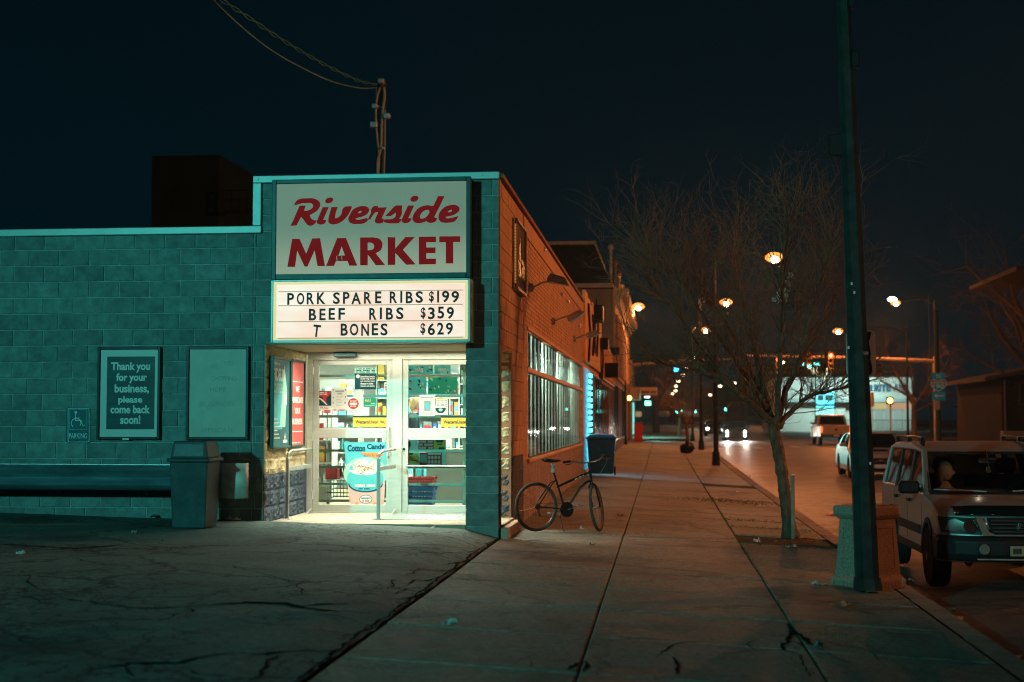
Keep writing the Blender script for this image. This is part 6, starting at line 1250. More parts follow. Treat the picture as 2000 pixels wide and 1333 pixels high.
for x in (-.64, .64): lamp('headlight_beam', 'SPOT', (5.35 + x, 103.9, zroad(5.35, 104) + .66), 1300, (1, .93, .8), .06, (5.2 + x, 88, zroad(5, 88) - .4), 34, .9)
oc2, s = saloon('oncoming_car', 'second set of oncoming headlights just behind and left of the first car', 'car', mat('dark_car_paint', (.03, .035, .035)), kind='sedan')
for x in (-.64, .64): mb = MB(); mb.lathe([(.08, 0), (.05, -.03)], axis='y', c=(x, .03, .64), n=14); obj('headlight', mb, HEADW, oc2)
oc2.location = (4.6, 124, zroad(4.6, 124) + .01)
# ================================================================== TREES
def rdir(d, a):
    o = d.orthogonal().normalized(); o.rotate(Matrix.Rotation(random.uniform(0, 2 * math.pi), 3, d)); return (d * math.cos(a) + o * math.sin(a)).normalized()
def spray(mb, p, d, L, r, depth, n=4, up=.08, sides=3, kids=(3, 5)):
    pts = [p.copy()]; dd = d.copy(); q = p.copy()
    for i in range(n):
        dd = (dd + Vector((random.gauss(0, .13), random.gauss(0, .13), random.gauss(up, .10)))).normalized(); q = q + dd * L / n; pts.append(q.copy())
    mb.tube(pts, [r * (1 - .75 * i / n) for i in range(n + 1)], sides, cap=False)
    if depth > 0:
        for _ in range(random.randint(*kids)):
            t = random.uniform(.25, 1); i = min(int(t * n), n - 1); s_ = pts[i].lerp(pts[i + 1], t * n - i); e = (pts[i + 1] - pts[i]).normalized()
            spray(mb, s_, rdir(e, R(random.uniform(25, 65))), L * random.uniform(.45, .75), r * .55, depth - 1, 3 if depth > 1 else 2, up, 3, kids)
def smoothpath(P, k=4):
    P = [Vector(p) for p in P]; out = []
    for i in range(len(P) - 1):
        p0, p1, p2, p3 = P[max(i - 1, 0)], P[i], P[i + 1], P[min(i + 2, len(P) - 1)]
        for j in range(k):
            t = j / k; out.append(.5 * ((2 * p1) + (p2 - p0) * t + (2 * p0 - 5 * p1 + 4 * p2 - p3) * t * t + (3 * p1 - p0 - 3 * p2 + p3) * t ** 3))
    return out + [P[-1]]
random.seed(21)
st = thing('street_tree', 'bare leaning street tree with dense twiggy crown in its pit by the kerb', 'tree', (1.80, 20.45, zwalk(1.8, 20.45) - .03))
def tp(x, y, Y): a = oy(x, y, Y); return (a[0], Y, a[1])
trunk = [tp(1545, 1052, 20.45), tp(1537, 1000, 20.43), tp(1530, 940, 20.4), tp(1522, 890, 20.4), tp(1514, 850, 20.4), tp(1512, 825, 20.4)]
mb = MB(); tpp = smoothpath(trunk, 5); n_ = len(tpp); mb.tube(tpp, [.145 - .06 * min(1, i / 4) + .006 * math.sin(i * 1.7) for i in range(n_)], 14); o = obj('trunk', mb, BARK, st, smooth=True)
md = o.modifiers.new('sub', 'SUBSURF'); md.levels = 2; md.render_levels = 2
tx = bpy.data.textures.new('bark_relief', 'CLOUDS'); tx.noise_scale = .06; dm = o.modifiers.new('disp', 'DISPLACE'); dm.texture = tx; dm.strength = .03; dm.texture_coords = 'GLOBAL'
limbs = [([(1512, 830, 20.4), (1480, 800, 20.2), (1440, 768, 19.9), (1400, 735, 19.7), (1352, 700, 19.5)], .065), ([(1513, 835, 20.4), (1495, 780, 20.7), (1478, 700, 21.0), (1462, 620, 21.2), (1442, 550, 21.4), (1432, 500, 21.5)], .06),
         ([(1514, 830, 20.4), (1530, 780, 20.3), (1556, 720, 20.1), (1580, 630, 19.9), (1608, 540, 19.8), (1632, 465, 19.7)], .055), ([(1515, 838, 20.4), (1550, 800, 20.6), (1592, 772, 20.8), (1640, 760, 21.0), (1675, 740, 21.1)], .045),
         ([(1500, 800, 20.5), (1450, 720, 20.8), (1390, 640, 21.0), (1330, 560, 21.2), (1290, 530, 21.3), (1262, 490, 21.4)], .045), ([(1518, 810, 20.3), (1525, 700, 19.8), (1530, 610, 19.6), (1530, 520, 19.4), (1545, 440, 19.3)], .045),
         ([(1440, 768, 19.9), (1380, 690, 19.6), (1320, 610, 19.4), (1270, 560, 19.2)], .035), ([(1400, 735, 19.7), (1340, 722, 19.4), (1290, 712, 19.2)], .03), ([(1490, 770, 20.7), (1430, 650, 21.6), (1375, 570, 22.0), (1362, 520, 22.2)], .035), ([(1556, 720, 20.1), (1600, 640, 20.8), (1640, 560, 21.2)], .03)]
tw = MB()
for pts, r_ in limbs:
    P = smoothpath([tp(*p) for p in pts], 4); P = [p + Vector((random.gauss(0, .012), random.gauss(0, .012), random.gauss(0, .012))) for p in P]; k = len(P); mb = MB(); mb.tube(P, [r_ * (1 - .85 * i / (k - 1)) for i in range(k)], 9); obj('limb', mb, BARK, st, smooth=True)
    for i in range(2, k):
        d = (P[i] - P[i - 1]).normalized()
        f_ = i / (k - 1)
        for _ in range(2 if f_ < .45 else 4): spray(tw, P[i], rdir((d + Vector((0, 0, .5))).normalized(), R(random.uniform(15, 60))), random.uniform(.45, .95), .0105, 3, 4, .10, 3, (2, 3))
o = obj('crown', tw, TWIG, st); o['kind'] = 'stuff'
bag = thing('snagged_plastic_bag', 'torn pale plastic bag caught high in the street tree', 'bag', tp(1530, 560, 20.1))
for (x, y, s_) in ((1528, 578, .13), (1538, 560, .10), (1545, 538, .07), (1512, 585, .05)):
    vs = []; c0 = Vector(tp(x, y, 20.1 + random.uniform(-.1, .1)))
    for j in range(5):
        for i in range(5): vs.append(tuple(c0 + Vector(((i / 4 - .5) * s_ * 1.1, random.uniform(-.3, .3) * s_, (j / 4 - .5) * s_ * 1.4)) + Vector((random.gauss(0, .15), 0, random.gauss(0, .15))) * s_))
    q = MB(); q.add(vs, [(j * 5 + i, j * 5 + i + 1, j * 5 + i + 6, j * 5 + i + 5) for j in range(4) for i in range(4)]); obj('scrap', q, mat('torn_plastic', (.5, .42, .36), .5, var=.2), bag)
def bare_tree(lab, X, Y, z0, h, tr, spread, seed, nl=7, dens=3, grp=None, depth=2, thick=.011):
    random.seed(seed); t = thing('bare_tree', lab, 'tree', (X, Y, z0), grp); top = z0 + h * .38; a = Vector((X, Y, z0 - .05)); b = Vector((X + random.uniform(-.2, .2), Y, top)); P = smoothpath([a, a.lerp(b, .5) + Vector((random.gauss(0, .05), 0, 0)), b], 4)
    mb = MB(); mb.tube(P, [tr * (1.25 - .6 * i / (len(P) - 1)) for i in range(len(P))], 10); obj('trunk', mb, BARK, t, smooth=True); tw = MB()
    for i in range(nl):
        an = 2 * math.pi * i / nl + random.uniform(-.3, .3); el = random.uniform(.35, 1.25); d = Vector((math.cos(an) * math.cos(el), math.sin(an) * math.cos(el), math.sin(el))); L = h * .62 * random.uniform(.75, 1.05); q = b - Vector((0, 0, random.uniform(0, .15) * h)); pts = [q]
        for k in range(5): d = (d + Vector((random.gauss(0, .12), random.gauss(0, .12), random.gauss(.05, .1)))).normalized(); q = q + d * L * spread / 5; pts.append(q)
        mb = MB(); mb.tube(pts, [tr * .5 * (1 - .17 * k) for k in range(6)], 6); obj('limb', mb, BARK, t, smooth=True)
        for k in range(1, 6):
            for _ in range(dens): spray(tw, Vector(pts[k]), rdir((pts[k] - pts[k - 1]).normalized(), R(random.uniform(20, 70))), L * random.uniform(.2, .42), thick, depth, 3, .06, 3, (2, 4))
    o = obj('crown', tw, TWIG, t); o['kind'] = 'stuff'; return t
bare_tree('small bare tree on the sidewalk just beside a far lamp pole', 1.15 + .2, 75.5, zwalk(1.3, 75.5), 4.2, .09, 1, 4, 6, 2, None, 2, .016)
bare_tree('small bare tree on the sidewalk just past the crossing', 1.4, 112, rise(112) - .24, 6, .12, 1, 5, 6, 2, None, 2, .02)
bare_tree('tall dark bare tree beyond the highway signs', 21.5, 83, rise(83) - .2, 11, .38, 1, 6, 9, 3, None, 2, .02)
bare_tree('big dark bare tree between the signs and the brick house', 24.5, 92, rise(92) - .2, 14, .5, 1, 7, 10, 3, None, 2, .025)
bare_tree('slim dark bare tree leaning beside the brick house', 21.3, 72, rise(72) - .2, 9, .2, 1, 8, 8, 3, None, 2, .018)
bare_tree('bare tree standing before the pharmacy sign', 18.6, 108, rise(108) - .26, 8, .2, 1, 9, 8, 3, None, 2, .022)
bare_tree('bare tree with pale trunk on the left walk past the crossing', -.5, 135, rise(135) - .24, 9, .3, 1, 10, 8, 2, None, 2, .03)
bare_tree('bare tree left of the turquoise pylon sign', 15.2, 140, rise(140) - .26, 8, .2, 1, 12, 8, 2, None, 2, .03)

# ================================================================== STREET FURNITURE, NEAR
pole = thing('street_light_pole', 'tall green eight-sided pole in the foreground, leaning slightly left', 'pole', (2.0, 14.45, zwalk(2.0, 14.45)))
PY = 14.45
def opole(mb, y0, x0, w0, y1, x1, w1):
    a = oy(x0, y0, PY); b = oy(x1, y1, PY); 
    vs = []
    for (c_, w_) in ((a, w0), (b, w1)):
        for j in range(8): t = math.pi / 8 + j * math.pi / 4; vs.append((c_[0] + w_ / 2 / math.cos(math.pi / 8) * math.cos(t), PY + w_ / 2 / math.cos(math.pi / 8) * math.sin(t), c_[1]))
    mb.add(vs, [(j, (j + 1) % 8, (j + 1) % 8 + 8, j + 8) for j in range(8)] + [tuple(range(7, -1, -1)), tuple(range(8, 16))])
mb = MB(); opole(mb, 1146, 1694, .225, -900, 1609, .085); obj('shaft', mb, POLEG, pole)
mb = MB(); opole(mb, 1152, 1694.5, .27, 1128, 1693.5, .245); obj('base_collar', mb, POLEG, pole)
def poleat(y): return 1694 - 45 * (1146 - y) / 1146
for y, c_ in ((484, WHITEP), (108, GALV), (690, POLEG)):
    mb = MB(); w_ = (.225 - .10 * (1146 - y) / 1146 * 1.18) ; opole(mb, y + 4, poleat(y), w_ + .012, y - 2, poleat(y), w_ + .012); obj('band', mb, mat('worn_steel_band', (.5, .5, .42), .4, .6, var=.6, vs=20), pole)
for (x, y, w_, h_) in ((1667, 118, .055, .08), (1660, 4, .05, .07), (1632, 285, .07, .11)):
    a = oy(x, y, PY); mb = MB(); mb.cbox(a[0] - w_, a[0] + w_, PY - .05, PY + .05, a[1] - h_, a[1] + h_, .01); mb.tube([(a[0], PY, a[1]), (oy(poleat(y), y, PY)[0], PY, a[1])], .012, 5); obj('bracket', mb, PLASTIC, pole)
for (x, y) in ((1661, 556), (1666, 573), (1655, 680), (1697, 905)): a = oy(x, y, PY); mb = MB(); mb.cbox(a[0] - .008, a[0] + .008, PY - .105, PY - .06, a[1] - .015, a[1] + .012, .003); obj('screw', mb, WHITEP, pole)
tl = thing('street_sign', 'blank pale rounded sign with a dark tear mounted behind the foreground pole', 'sign', (1.9, 14.65, 2.1))
a = oy(1652, 646, 14.62); b = oy(1711, 735, 14.62); mb = MB(); mb.prism(rnd_rect(a[0], b[0], b[1], a[1], .045), (0, 14.62, 0), *FR, 0, .004); obj('plate', mb, mat('pale_sign_back', (.42, .5, .46), .45, .3, var=.1), tl)
mb = MB(); pts = [(1694, 648), (1702, 648), (1700, 660), (1697, 668), (1701, 690), (1700, 702), (1703, 715), (1704, 727), (1699, 734), (1695, 722), (1697, 705), (1695, 690), (1692, 670)]; poly_at(mb, pts, 14.614, 0); obj('tear_mark', mb, BLACKP, tl)
# concrete planter-like litter container
pt = thing('concrete_litter_container', 'square tapered concrete litter container with stepped rim behind the foreground pole', 'litter container', (2.13, 14.98, zwalk(2.1, 15)))
zc = zwalk(2.13, 15) - .01; CX, CY = 2.10, 15.02; AGG = mat('exposed_aggregate', (.36, .25, .19), .95, var=.4, vs=60, bump=.6, bs=90)
def sq(mb, levels, ang=R(44)):
    vs = []
    for (w_, z) in levels:
        for k in range(4): t = ang + math.pi / 4 + k * math.pi / 2; vs.append((CX + w_ * math.sqrt(2) * math.cos(t) / 2, CY + w_ * math.sqrt(2) * math.sin(t) / 2, zc + z))
    mb.add(vs, [(i * 4 + k, i * 4 + (k + 1) % 4, (i + 1) * 4 + (k + 1) % 4, (i + 1) * 4 + k) for i in range(len(levels) - 1) for k in range(4)] + [(3, 2, 1, 0)])
mb = MB(); sq(mb, [(.54, 0), (.54, .09), (.49, .12), (.47, .14), (.40, .70)]); bev(obj('body', mb, AGG, pt), .012, 2)
mb = MB(); sq(mb, [(.41, .70), (.47, .735), (.49, .745), (.49, .82), (.47, .84), (.34, .84), (.32, .78), (.32, .60)]); bev(obj('rim', mb, AGG, pt), .012, 2)
for k in range(4):
    t = R(44) + k * math.pi / 2; d = Vector((math.cos(t), math.sin(t), 0)); u = Vector((-d.y, d.x, 0)); mb = MB()
    def fp(a_, z, e): w_ = (.47 + (.40 - .47) * (z - .14) / .56) / 2; return Vector((CX, CY, zc + z)) + d * (w_ + e) + u * a_
    for (a0, a1, z0, z1) in ((-.15, -.135, .2, .63), (.135, .15, .2, .63), (-.135, .135, .2, .215), (-.135, .135, .615, .63)):
        vs = [fp(a0, z0, .008), fp(a1, z0, .008), fp(a1, z1, .008), fp(a0, z1, .008), fp(a0, z0, -.01), fp(a1, z0, -.01), fp(a1, z1, -.01), fp(a0, z1, -.01)]; mb.add(vs, [(0, 1, 2, 3), (0, 4, 5, 1), (1, 5, 6, 2), (2, 6, 7, 3), (3, 7, 4, 0)])
    for j in range(9): a0 = -.24 + j * .055; vs = [Vector((CX, CY, zc + .025)) + d * .277 + u * a0, Vector((CX, CY, zc + .025)) + d * .277 + u * (a0 + .03), Vector((CX, CY, zc + .07)) + d * .277 + u * (a0 + .03), Vector((CX, CY, zc + .07)) + d * .277 + u * a0]; vs += [v - d * .02 for v in vs]; mb.add(vs, [(0, 1, 2, 3), (0, 4, 5, 1), (1, 5, 6, 2), (2, 6, 7, 3), (3, 7, 4, 0)])
    obj('moulding', mb, AGG, pt)
sb = thing('stub_post', 'short grey steel post stub standing beside the street tree', 'post', (1.80, 19.9, zwalk(1.8, 19.9)))
a = oy(1548, 930, 19.75); b = oy(1549, 1053, 19.75); mb = MB(); mb.tube([(b[0], 19.75, b[1]), (a[0], 19.75, a[1])], .03, 10); obj('tube', mb, mat('weathered_post_steel', (.28, .26, .2), .6, .4, var=.3), sb); mb = MB(); mb.tube([(a[0], 19.75, a[1]), (a[0], 19.75, a[1] + .02)], .034, 10); obj('cap', mb, GALV, sb)

# ================================================================== STREET LAMPS
LENS = glow('sodium_lens_halo', (1, .30, .06), 2.6); BULB = glow('sodium_bulb', (1, .62, .3), 90.0); LENSW = glow('white_street_lens', (1, .72, .4), 10.0); LENSG = glow('greenish_lens', (.7, 1, .75), 14.0)
def street_lamp(lab, X, Y, zh, Xp, light=0, lens=None, grp='cobra-head street lamps along the road', pr=.09, base=None, r_=.31, ptop=.6):
    z0 = base if base is not None else (zwalk(Xp, Y) if Xp < 3 else rise(Y) - .26)
    t = thing('street_lamp', lab, 'street lamp', (Xp, Y, z0), grp); mb = MB()
    mb.tube([(Xp, Y, z0), (Xp, Y, z0 + 3), (Xp, Y, zh + .25)], [pr, pr * .85, pr * .6], 8); obj('pole', mb, POLEG, t, smooth=True)
    mb = MB(); mb.tube([(Xp, Y, z0), (Xp, Y, z0 + .5)], [pr * 1.7, pr * 1.4], 8); obj('base', mb, POLEG, t)
    s_ = 1 if X > Xp else -1; mb = MB(); mb.tube(smoothpath([(Xp, Y, zh - .1), (Xp + (X - Xp) * .35, Y, zh + .28), (X - s_ * .3, Y, zh + .14)], 4), .035, 6); obj('arm', mb, POLEG, t, smooth=True)
    mb = MB(); mb.ball((X, Y, zh + .1), .33, 12, 0, (1, .5, .32)); obj('lamp_head', mb, GALV, t, smooth=True)
    mb = MB(); mb.ball((X, Y, zh + .03), r_, 12, 0, (1.1, .8, .62)); obj('lens', mb, lens or LENS, t, smooth=True)  # oversized glowing lens stands in for the halo round the lamp
    if lens is None: mb = MB(); mb.ball((X, Y - r_ * .75, zh - r_ * .25), r_ * .42, 10); obj('bulb', mb, BULB, t, smooth=True)
    if light: lamp('street_lamp_bulb', 'POINT', (X, Y, zh - .16), light, SODIUM if lens is not LENSW else (1, .7, .4), .12)
    return t
street_lamp('sodium lamp shining through the top of the street tree', 4.1, 52, 7.34, 1.95, 2200)
street_lamp('second sodium lamp beyond the street tree, left of the first', 3.3, 73, 7.45, 2.0, 2200)
street_lamp('third sodium lamp down the left kerb', 3.05, 98, 7.6, 2.1, 2200, base=rise(98) - .3)
street_lamp('sodium lamp on the building corner beside the mansard cornice', -1.2, 76, 7.5, -1.9, 2200, base=zwalk(-1.9, 76), pr=.05)
street_lamp('sodium lamp on the right kerb by the crossing', 11.8, 97, 7.4, 16.3, 2300)
street_lamp('bright high sodium lamp right of the foreground pole', 16.1, 100, 9.5, 18.7, 2300)
street_lamp('small greenish lamp just above the bright high lamp', 17.3, 109, 10.5, 20.0, 0, LENSG)
for i, (px, py) in enumerate(((1356, 697), (1343, 720), (1334, 733), (1325, 745), (1320, 755), (1319, 764), (1313, 770))):
    d = ray(px, py); Y = 6.95 * F / (820 - py); X = d.x / d.y * Y; street_lamp('distant lamp number %s down the left side of the road' % ('one', 'two', 'three', 'four', 'five', 'six', 'seven')[i], X, Y, 1.5 + d.z / d.y * Y, X - 1.3, 900 if i < 2 else 0, None if i < 1 else LENSW, 'distant street lamps down the road', .1, base=rise(Y) - .3, r_=.22 + i * .03)
for i, (px, py) in enumerate(((1529, 708), (1487, 726), (1460, 740), (1434, 749), (1407, 755), (1387, 772), (1377, 779), (1364, 786))):
    d = ray(px, py); Y = 6.95 * F / (820 - py); X = d.x / d.y * Y; street_lamp('distant lamp number %s down the right side of the road' % ('one', 'two', 'three', 'four', 'five', 'six', 'seven', 'eight')[i], X, Y, 1.5 + d.z / d.y * Y, X + 1.5, 900 if i < 2 else 0, None if i < 3 else LENSW, 'distant street lamps down the road', .1, base=rise(Y) - .3, r_=.22 + i * .03)
# ================================================================== SIGNALS AND SIGNS AT THE CROSSING
ARMM = mat('sand_painted_mast', (.42, .30, .2), .6, .2, var=.12, vs=3); SIGH = mat('yellow_signal_housing', (.55, .33, .06), .5, var=.2)
SR = glow('red_signal', (1, .06, .03), 22.0); SG = glow('green_signal', (.1, 1, .75), 14.0); SB_ = glow('blue_white_sign_light', (.05, .55, 1), 6.0); ST_ = glow('teal_sign_light', (.15, .95, .85), 3.0); SO = glow('orange_hand_light', (1, .36, .06), 16.0)
def mast(lab, Xp, Y, z0, zp, Xe, ze, r_):
    t = thing('signal_mast', lab, 'signal mast', (Xp, Y, z0)); mb = MB(); mb.tube([(Xp, Y, z0), (Xp, Y, zp + .3)], r_, 10); obj('pole', mb, ARMM, t, smooth=True); mb = MB(); mb.tube([(Xp, Y, zp), (Xp + (Xe - Xp) * .5, Y, (zp + ze) / 2 + .08), (Xe, Y, ze)], [r_ * .85, r_ * .65, r_ * .4], 10); obj('arm', mb, ARMM, t, smooth=True); return t
mast('traffic signal mast whose arm reaches over the road from the left corner', -1.9, 87.6, .1, 4.85, 4.75, 5.2, .13)
mast('traffic signal mast with a long arm reaching from the right corner', 18.7, 100, .1, 5.5, 5.7, 5.95, .17)
def sighead(lab, px, py, Y, which, group='traffic signal heads on the mast arms'):
    X, Z = oy(px, py, Y); t = thing('traffic_signal', lab, 'traffic signal', (X, Y, Z - .9), group); mb = MB(); mb.cbox(X - .17, X + .17, Y - .12, Y + .12, Z - .95, Z + .18, .03); obj('housing', mb, SIGH, t)
    mb = MB(); mb.tube([(X, Y, Z + .17), (X, Y, Z + .3)], .03, 6); obj('hanger', mb, ARMM, t)
    for k in range(3):
        mb = MB(); mb.lathe([(.12, 0), (.12, -.02)], axis='y', c=(X, Y - .12, Z - k * .36), n=14); on = (k == which); obj('lamp', mb, (SR if k == 0 else SG) if on else BLACKP, t)
        mb = MB(); mb.add([(X + .15 * math.cos(a), Y - .12 - d_, Z - k * .36 + .15 * math.sin(a)) for d_ in (0, .2) for a in [math.pi * j / 8 for j in range(9)]], [(j, j + 1, j + 10, j + 9) for j in range(8)]); obj('visor', mb, SIGH, t)
sighead('red traffic signal near the middle of the long arm', 1622, 695, 99.7, 0); sighead('red traffic signal toward the free end of the long arm', 1520, 703, 99.7, 0); sighead('traffic signal showing green between two teal street name signs', 1580, 696, 99.7, 2)
def lit_panel(name, lab, px0, py0, px1, py1, Y, m, s_=None, cat='sign'):
    a = oy(px0, py0, Y); b = oy(px1, py1, Y); t = thing(name, lab, cat, ((a[0] + b[0]) / 2, Y, b[1])); mb = MB(); mb.cbox(a[0], b[0], Y, Y + .12, b[1], a[1], .01); obj('box', mb, BLACKP, t); mb = MB(); mb.box(a[0] + .03, b[0] - .03, Y - .006, Y - .001, b[1] + .03, a[1] - .03); obj('face', mb, m, t)
    if s_: mb = MB(); put_text(mb, s_, a[0] + .12, b[0] - .12, b[1] + .1, a[1] - .1, (0, Y - .01, 0), 'front', .02); obj('lettering', mb, WHITEP, t)
    return t
lit_panel('street_name_sign', 'lit teal street name sign left of the green signal', 1558, 708, 1572, 715, 99.4, ST_); lit_panel('street_name_sign', 'lit teal street name sign right of the green signal', 1588, 708, 1602, 715, 99.4, ST_)
lit_panel('blue_lit_sign', 'small blue lit sign hanging under the left mast arm', 1316, 717, 1326, 727, 92, SB_)
for i, (x, y) in enumerate(((1322, 805), (1333, 803), (1358, 804), (1417, 800))): lit_panel('distant_signal', ('first', 'second', 'third', 'fourth')[i] + ' tiny teal signal light far down the road, counted from the left', x - 2, y - 2.6, x + 2, y + 2.6, 190 + i, SG, cat='signal')
def pedsig(lab, px, py, Y, zb, m, hs=.22):
    X, Z = oy(px, py, Y); t = thing('pedestrian_signal', lab, 'pedestrian signal', (X, Y, zb)); mb = MB(); mb.tube([(X + .05, Y + .1, zb), (X + .05, Y + .1, Z + .3)], .055, 8); obj('post', mb, ARMM, t); mb = MB(); mb.cbox(X - hs, X + hs, Y - .1, Y + .08, Z - hs, Z + hs, .03); obj('housing', mb, BLACKP, t); mb = MB(); mb.lathe([(hs * .75, 0), (hs * .6, -.03)], axis='y', c=(X, Y - .1, Z), n=12); obj('hand_light', mb, m, t)
pedsig('orange lit pedestrian signal by the end of the shop row', 1229, 778, 87, .02, SO, .2)
pedsig('orange lit pedestrian signal on a thin post in front of the pharmacy', 1738, 783, 105, .0, SO, .26)
mb = MB(); a = oy(1697, 767, 100); b = oy(1707, 795, 100); mb.cbox(a[0], b[0], 99.9, 99.93, b[1], a[1], .01); mb.tube([((a[0] + b[0]) / 2, 99.96, a[1]), ((a[0] + b[0]) / 2, 99.96, -.1)], .03, 6); tag(rebase(obj('parking_notice', mb, mat('tan_notice', (.4, .3, .2))), ((a[0] + b[0]) / 2, 100, -.1)), 'small tan notice sign on a post just right of the foreground pole', 'sign')
# highway route signs on a utility pole
hw = thing('highway_sign', 'stacked TO, 190 shield and left arrow highway signs on a wooden pole', 'sign', (13.0, 79.5, .1)); Y = 79.5
HB_ = mat('highway_blue', (.015, .16, .22), .4, var=.1, emit=(.02, .5, .55), es=.05); HWt = mat('highway_white', (.55, .68, .66), .4, var=.05)
def hrect(x0, y0, x1, y1, m, nm, YY=Y, r=.06):
    a = oy(x0, y0, YY); b = oy(x1, y1, YY); q = MB(); q.prism(rnd_rect(a[0], b[0], b[1], a[1], r), (0, YY, 0), *FR, 0, .006); return obj(nm, q, m, hw)
hrect(1820, 728.5, 1846, 742, HB_, 'plate'); hrect(1820, 765, 1847, 782, HB_, 'plate'); hrect(1825, 783, 1836, 801, mat('tan_plate', (.45, .32, .22)), 'plate')
q = MB(); sh = [(1817.5, 743), (1823, 741.5), (1833, 743), (1843, 741.5), (1848.5, 743), (1848.5, 750), (1846, 757), (1840, 762), (1833, 765.5), (1826, 762), (1820, 757), (1817.5, 750)]
poly_at(q, sh, Y - .012, 0); poly_at(q, [(1819, 749), (1847, 749), (1845, 756), (1839.5, 761), (1833, 764), (1826.5, 761), (1821, 756)], Y - .016, 1); poly_at(q, [(1819, 743.5), (1823, 742.8), (1833, 744), (1843, 742.8), (1847, 743.5), (1847, 747.4), (1819, 747.4)], Y - .016, 2)
obj('shield', q, [HWt, HB_, mat('shield_red', (.4, .08, .05))], hw)
q = MB(); txt_at(q, 'TO', 1828, 732, 1838, 739, Y - .01, 0, .03); txt_at(q, '190', 1822, 750.5, 1844, 759.5, Y - .02, 0, .03); txt_at(q, 'INTERSTATE', 1823, 744.2, 1843, 746.8, Y - .02, 0, .02); poly_at(q, [(1824, 773.5), (1830, 769), (1830, 772), (1843, 772), (1843, 775), (1830, 775), (1830, 778)], Y - .01, 0); obj('lettering', q, HWt, hw)
x_, _ = oy(1831, 700, 79.8); q = MB(); q.tube([(x_, 79.8, -.1), (x_ - .05, 79.8, oy(1829, 606, 79.8)[1])], [.16, .11], 10); obj('pole', q, WOOD, hw, smooth=True)
# ================================================================== SHOP ROW BEYOND THE MARKET
def windowset(parent, X, Y0, Y1, z0, z1, m, frame, n=2, fw=.06):
    wf = MB(); wf.box(X, X + .05, Y0, Y1, z0, z0 + fw); wf.box(X, X + .05, Y0, Y1, z1 - fw, z1)
    for i in range(n + 1): y = Y0 + (Y1 - Y0 - fw) * i / n; wf.box(X, X + .05, y, y + fw, z0 + fw, z1 - fw)
    f = obj('window', wf, frame, parent)
    for i in range(n): a = Y0 + (Y1 - Y0) * i / n; b = Y0 + (Y1 - Y0) * (i + 1) / n; q = MB(); q.box(X, X + .012, a + fw, b, z0 + fw, z1 - fw); obj('pane', q, m, f)
    return f
s1_ = thing('shop', 'orange panelled shop with cyan lit doorway next to the market', 'shop', (-3, 38, 0))
mb = MB(); mb.box(-9, -2.08, 37.6, 47.9, -.3, 4.75); obj('wall', mb, ORANGE, s1_)
for i in range(8):
    y = 37.7 + i * 1.28; mb = MB(); mb.cbox(-2.08, -1.99, y, y + 1.2, 3.05, 4.95 - (i % 3) * .08, .01); obj('fascia_panel', mb, ORANGE, s1_)
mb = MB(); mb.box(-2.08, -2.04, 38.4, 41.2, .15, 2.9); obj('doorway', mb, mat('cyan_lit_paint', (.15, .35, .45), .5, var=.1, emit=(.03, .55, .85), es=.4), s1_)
for i in range(3): mb = MB(); mb.box(-2.04, -2.0, 41.4 + i * 2.1, 43.2 + i * 2.1, .5, 2.8); obj('shutter', mb, DARKGL if i else mat('brown_door', (.12, .06, .035)), s1_)
windowset(s1_, -2.03, 41.3, 47.5, .4, 2.85, DARKGL, BLACKP, 4)
led = thing('led_string_light', 'flashing cyan light strings hanging in the doorway past the brick wall', 'light string', (-1.97, 40, .3))
for k, y in enumerate((39.4, 40.2)):
    mb = MB(); mb.box(-2.0, -1.99, y, y + .04, .3, 2.85); obj('cord', mb, PLASTIC, led)
CYL = glow('cyan_led', (.05, .8, 1), 7.0); lm = MB(); lm.cbox(-.02, .03, -.09, .09, -.05, .05, .01); lmm = mkmesh('bulb', lm, CYL)
for k, y in enumerate((39.42, 40.22)):
    for i in range(15):
        o = bpy.data.objects.new('bulb', lmm); C.objects.link(o); o.parent = led; o.location = (-1.98 + 1.97 + random.uniform(-.01, .01), y - 40 + random.uniform(-.05, .05), i * .17 + .05)
lamp('led_doorway_light', 'AREA', (-1.9, 39.5, 1.3), 42, (.05, .55, 1), 1.8, (3, 40.6, -.6), size_y=1.6)
s2_ = thing('shop', 'brown and gold fronted shop in the middle of the row', 'shop', (-3, 52, 0))
mb = MB(); mb.box(-9, -2.08, 48, 61.8, -.3, 4.35); obj('wall', mb, ORANGE, s2_)
mb = MB(); mb.box(-2.08, -2.0, 48.1, 61.7, 2.9, 4.2); obj('fascia', mb, mat('gold_corrugated_metal', (.6, .42, .16), .35, .5, var=.3, vs=8, stretch=(1, 3, .3)), s2_)
for i in range(13): mb = MB(); mb.box(-2.0, -1.96, 48.2 + i * 1.04, 48.5 + i * 1.04, 2.95, 4.15); obj('rib', mb, ORANGE, s2_)
windowset(s2_, -2.07, 48.4, 54.5, .6, 2.8, DARKGL, mat('brown_shop_frame', (.16, .09, .06)), 3); windowset(s2_, -2.07, 55.5, 61.4, .6, 2.8, mat('grey_shop_glass', (.12, .13, .13), .15), mat('brown_shop_frame', (.16, .09, .06)), 3)
mb = MB(); mb.cbox(-2.0, -1.5, 50.2, 51.2, 3.0, 3.5, .03); tag(rebase(obj('wall_box', mb, PLASTIC), (-1.8, 50.7, 3)), 'dark box unit hanging off the gold shop front', 'box')
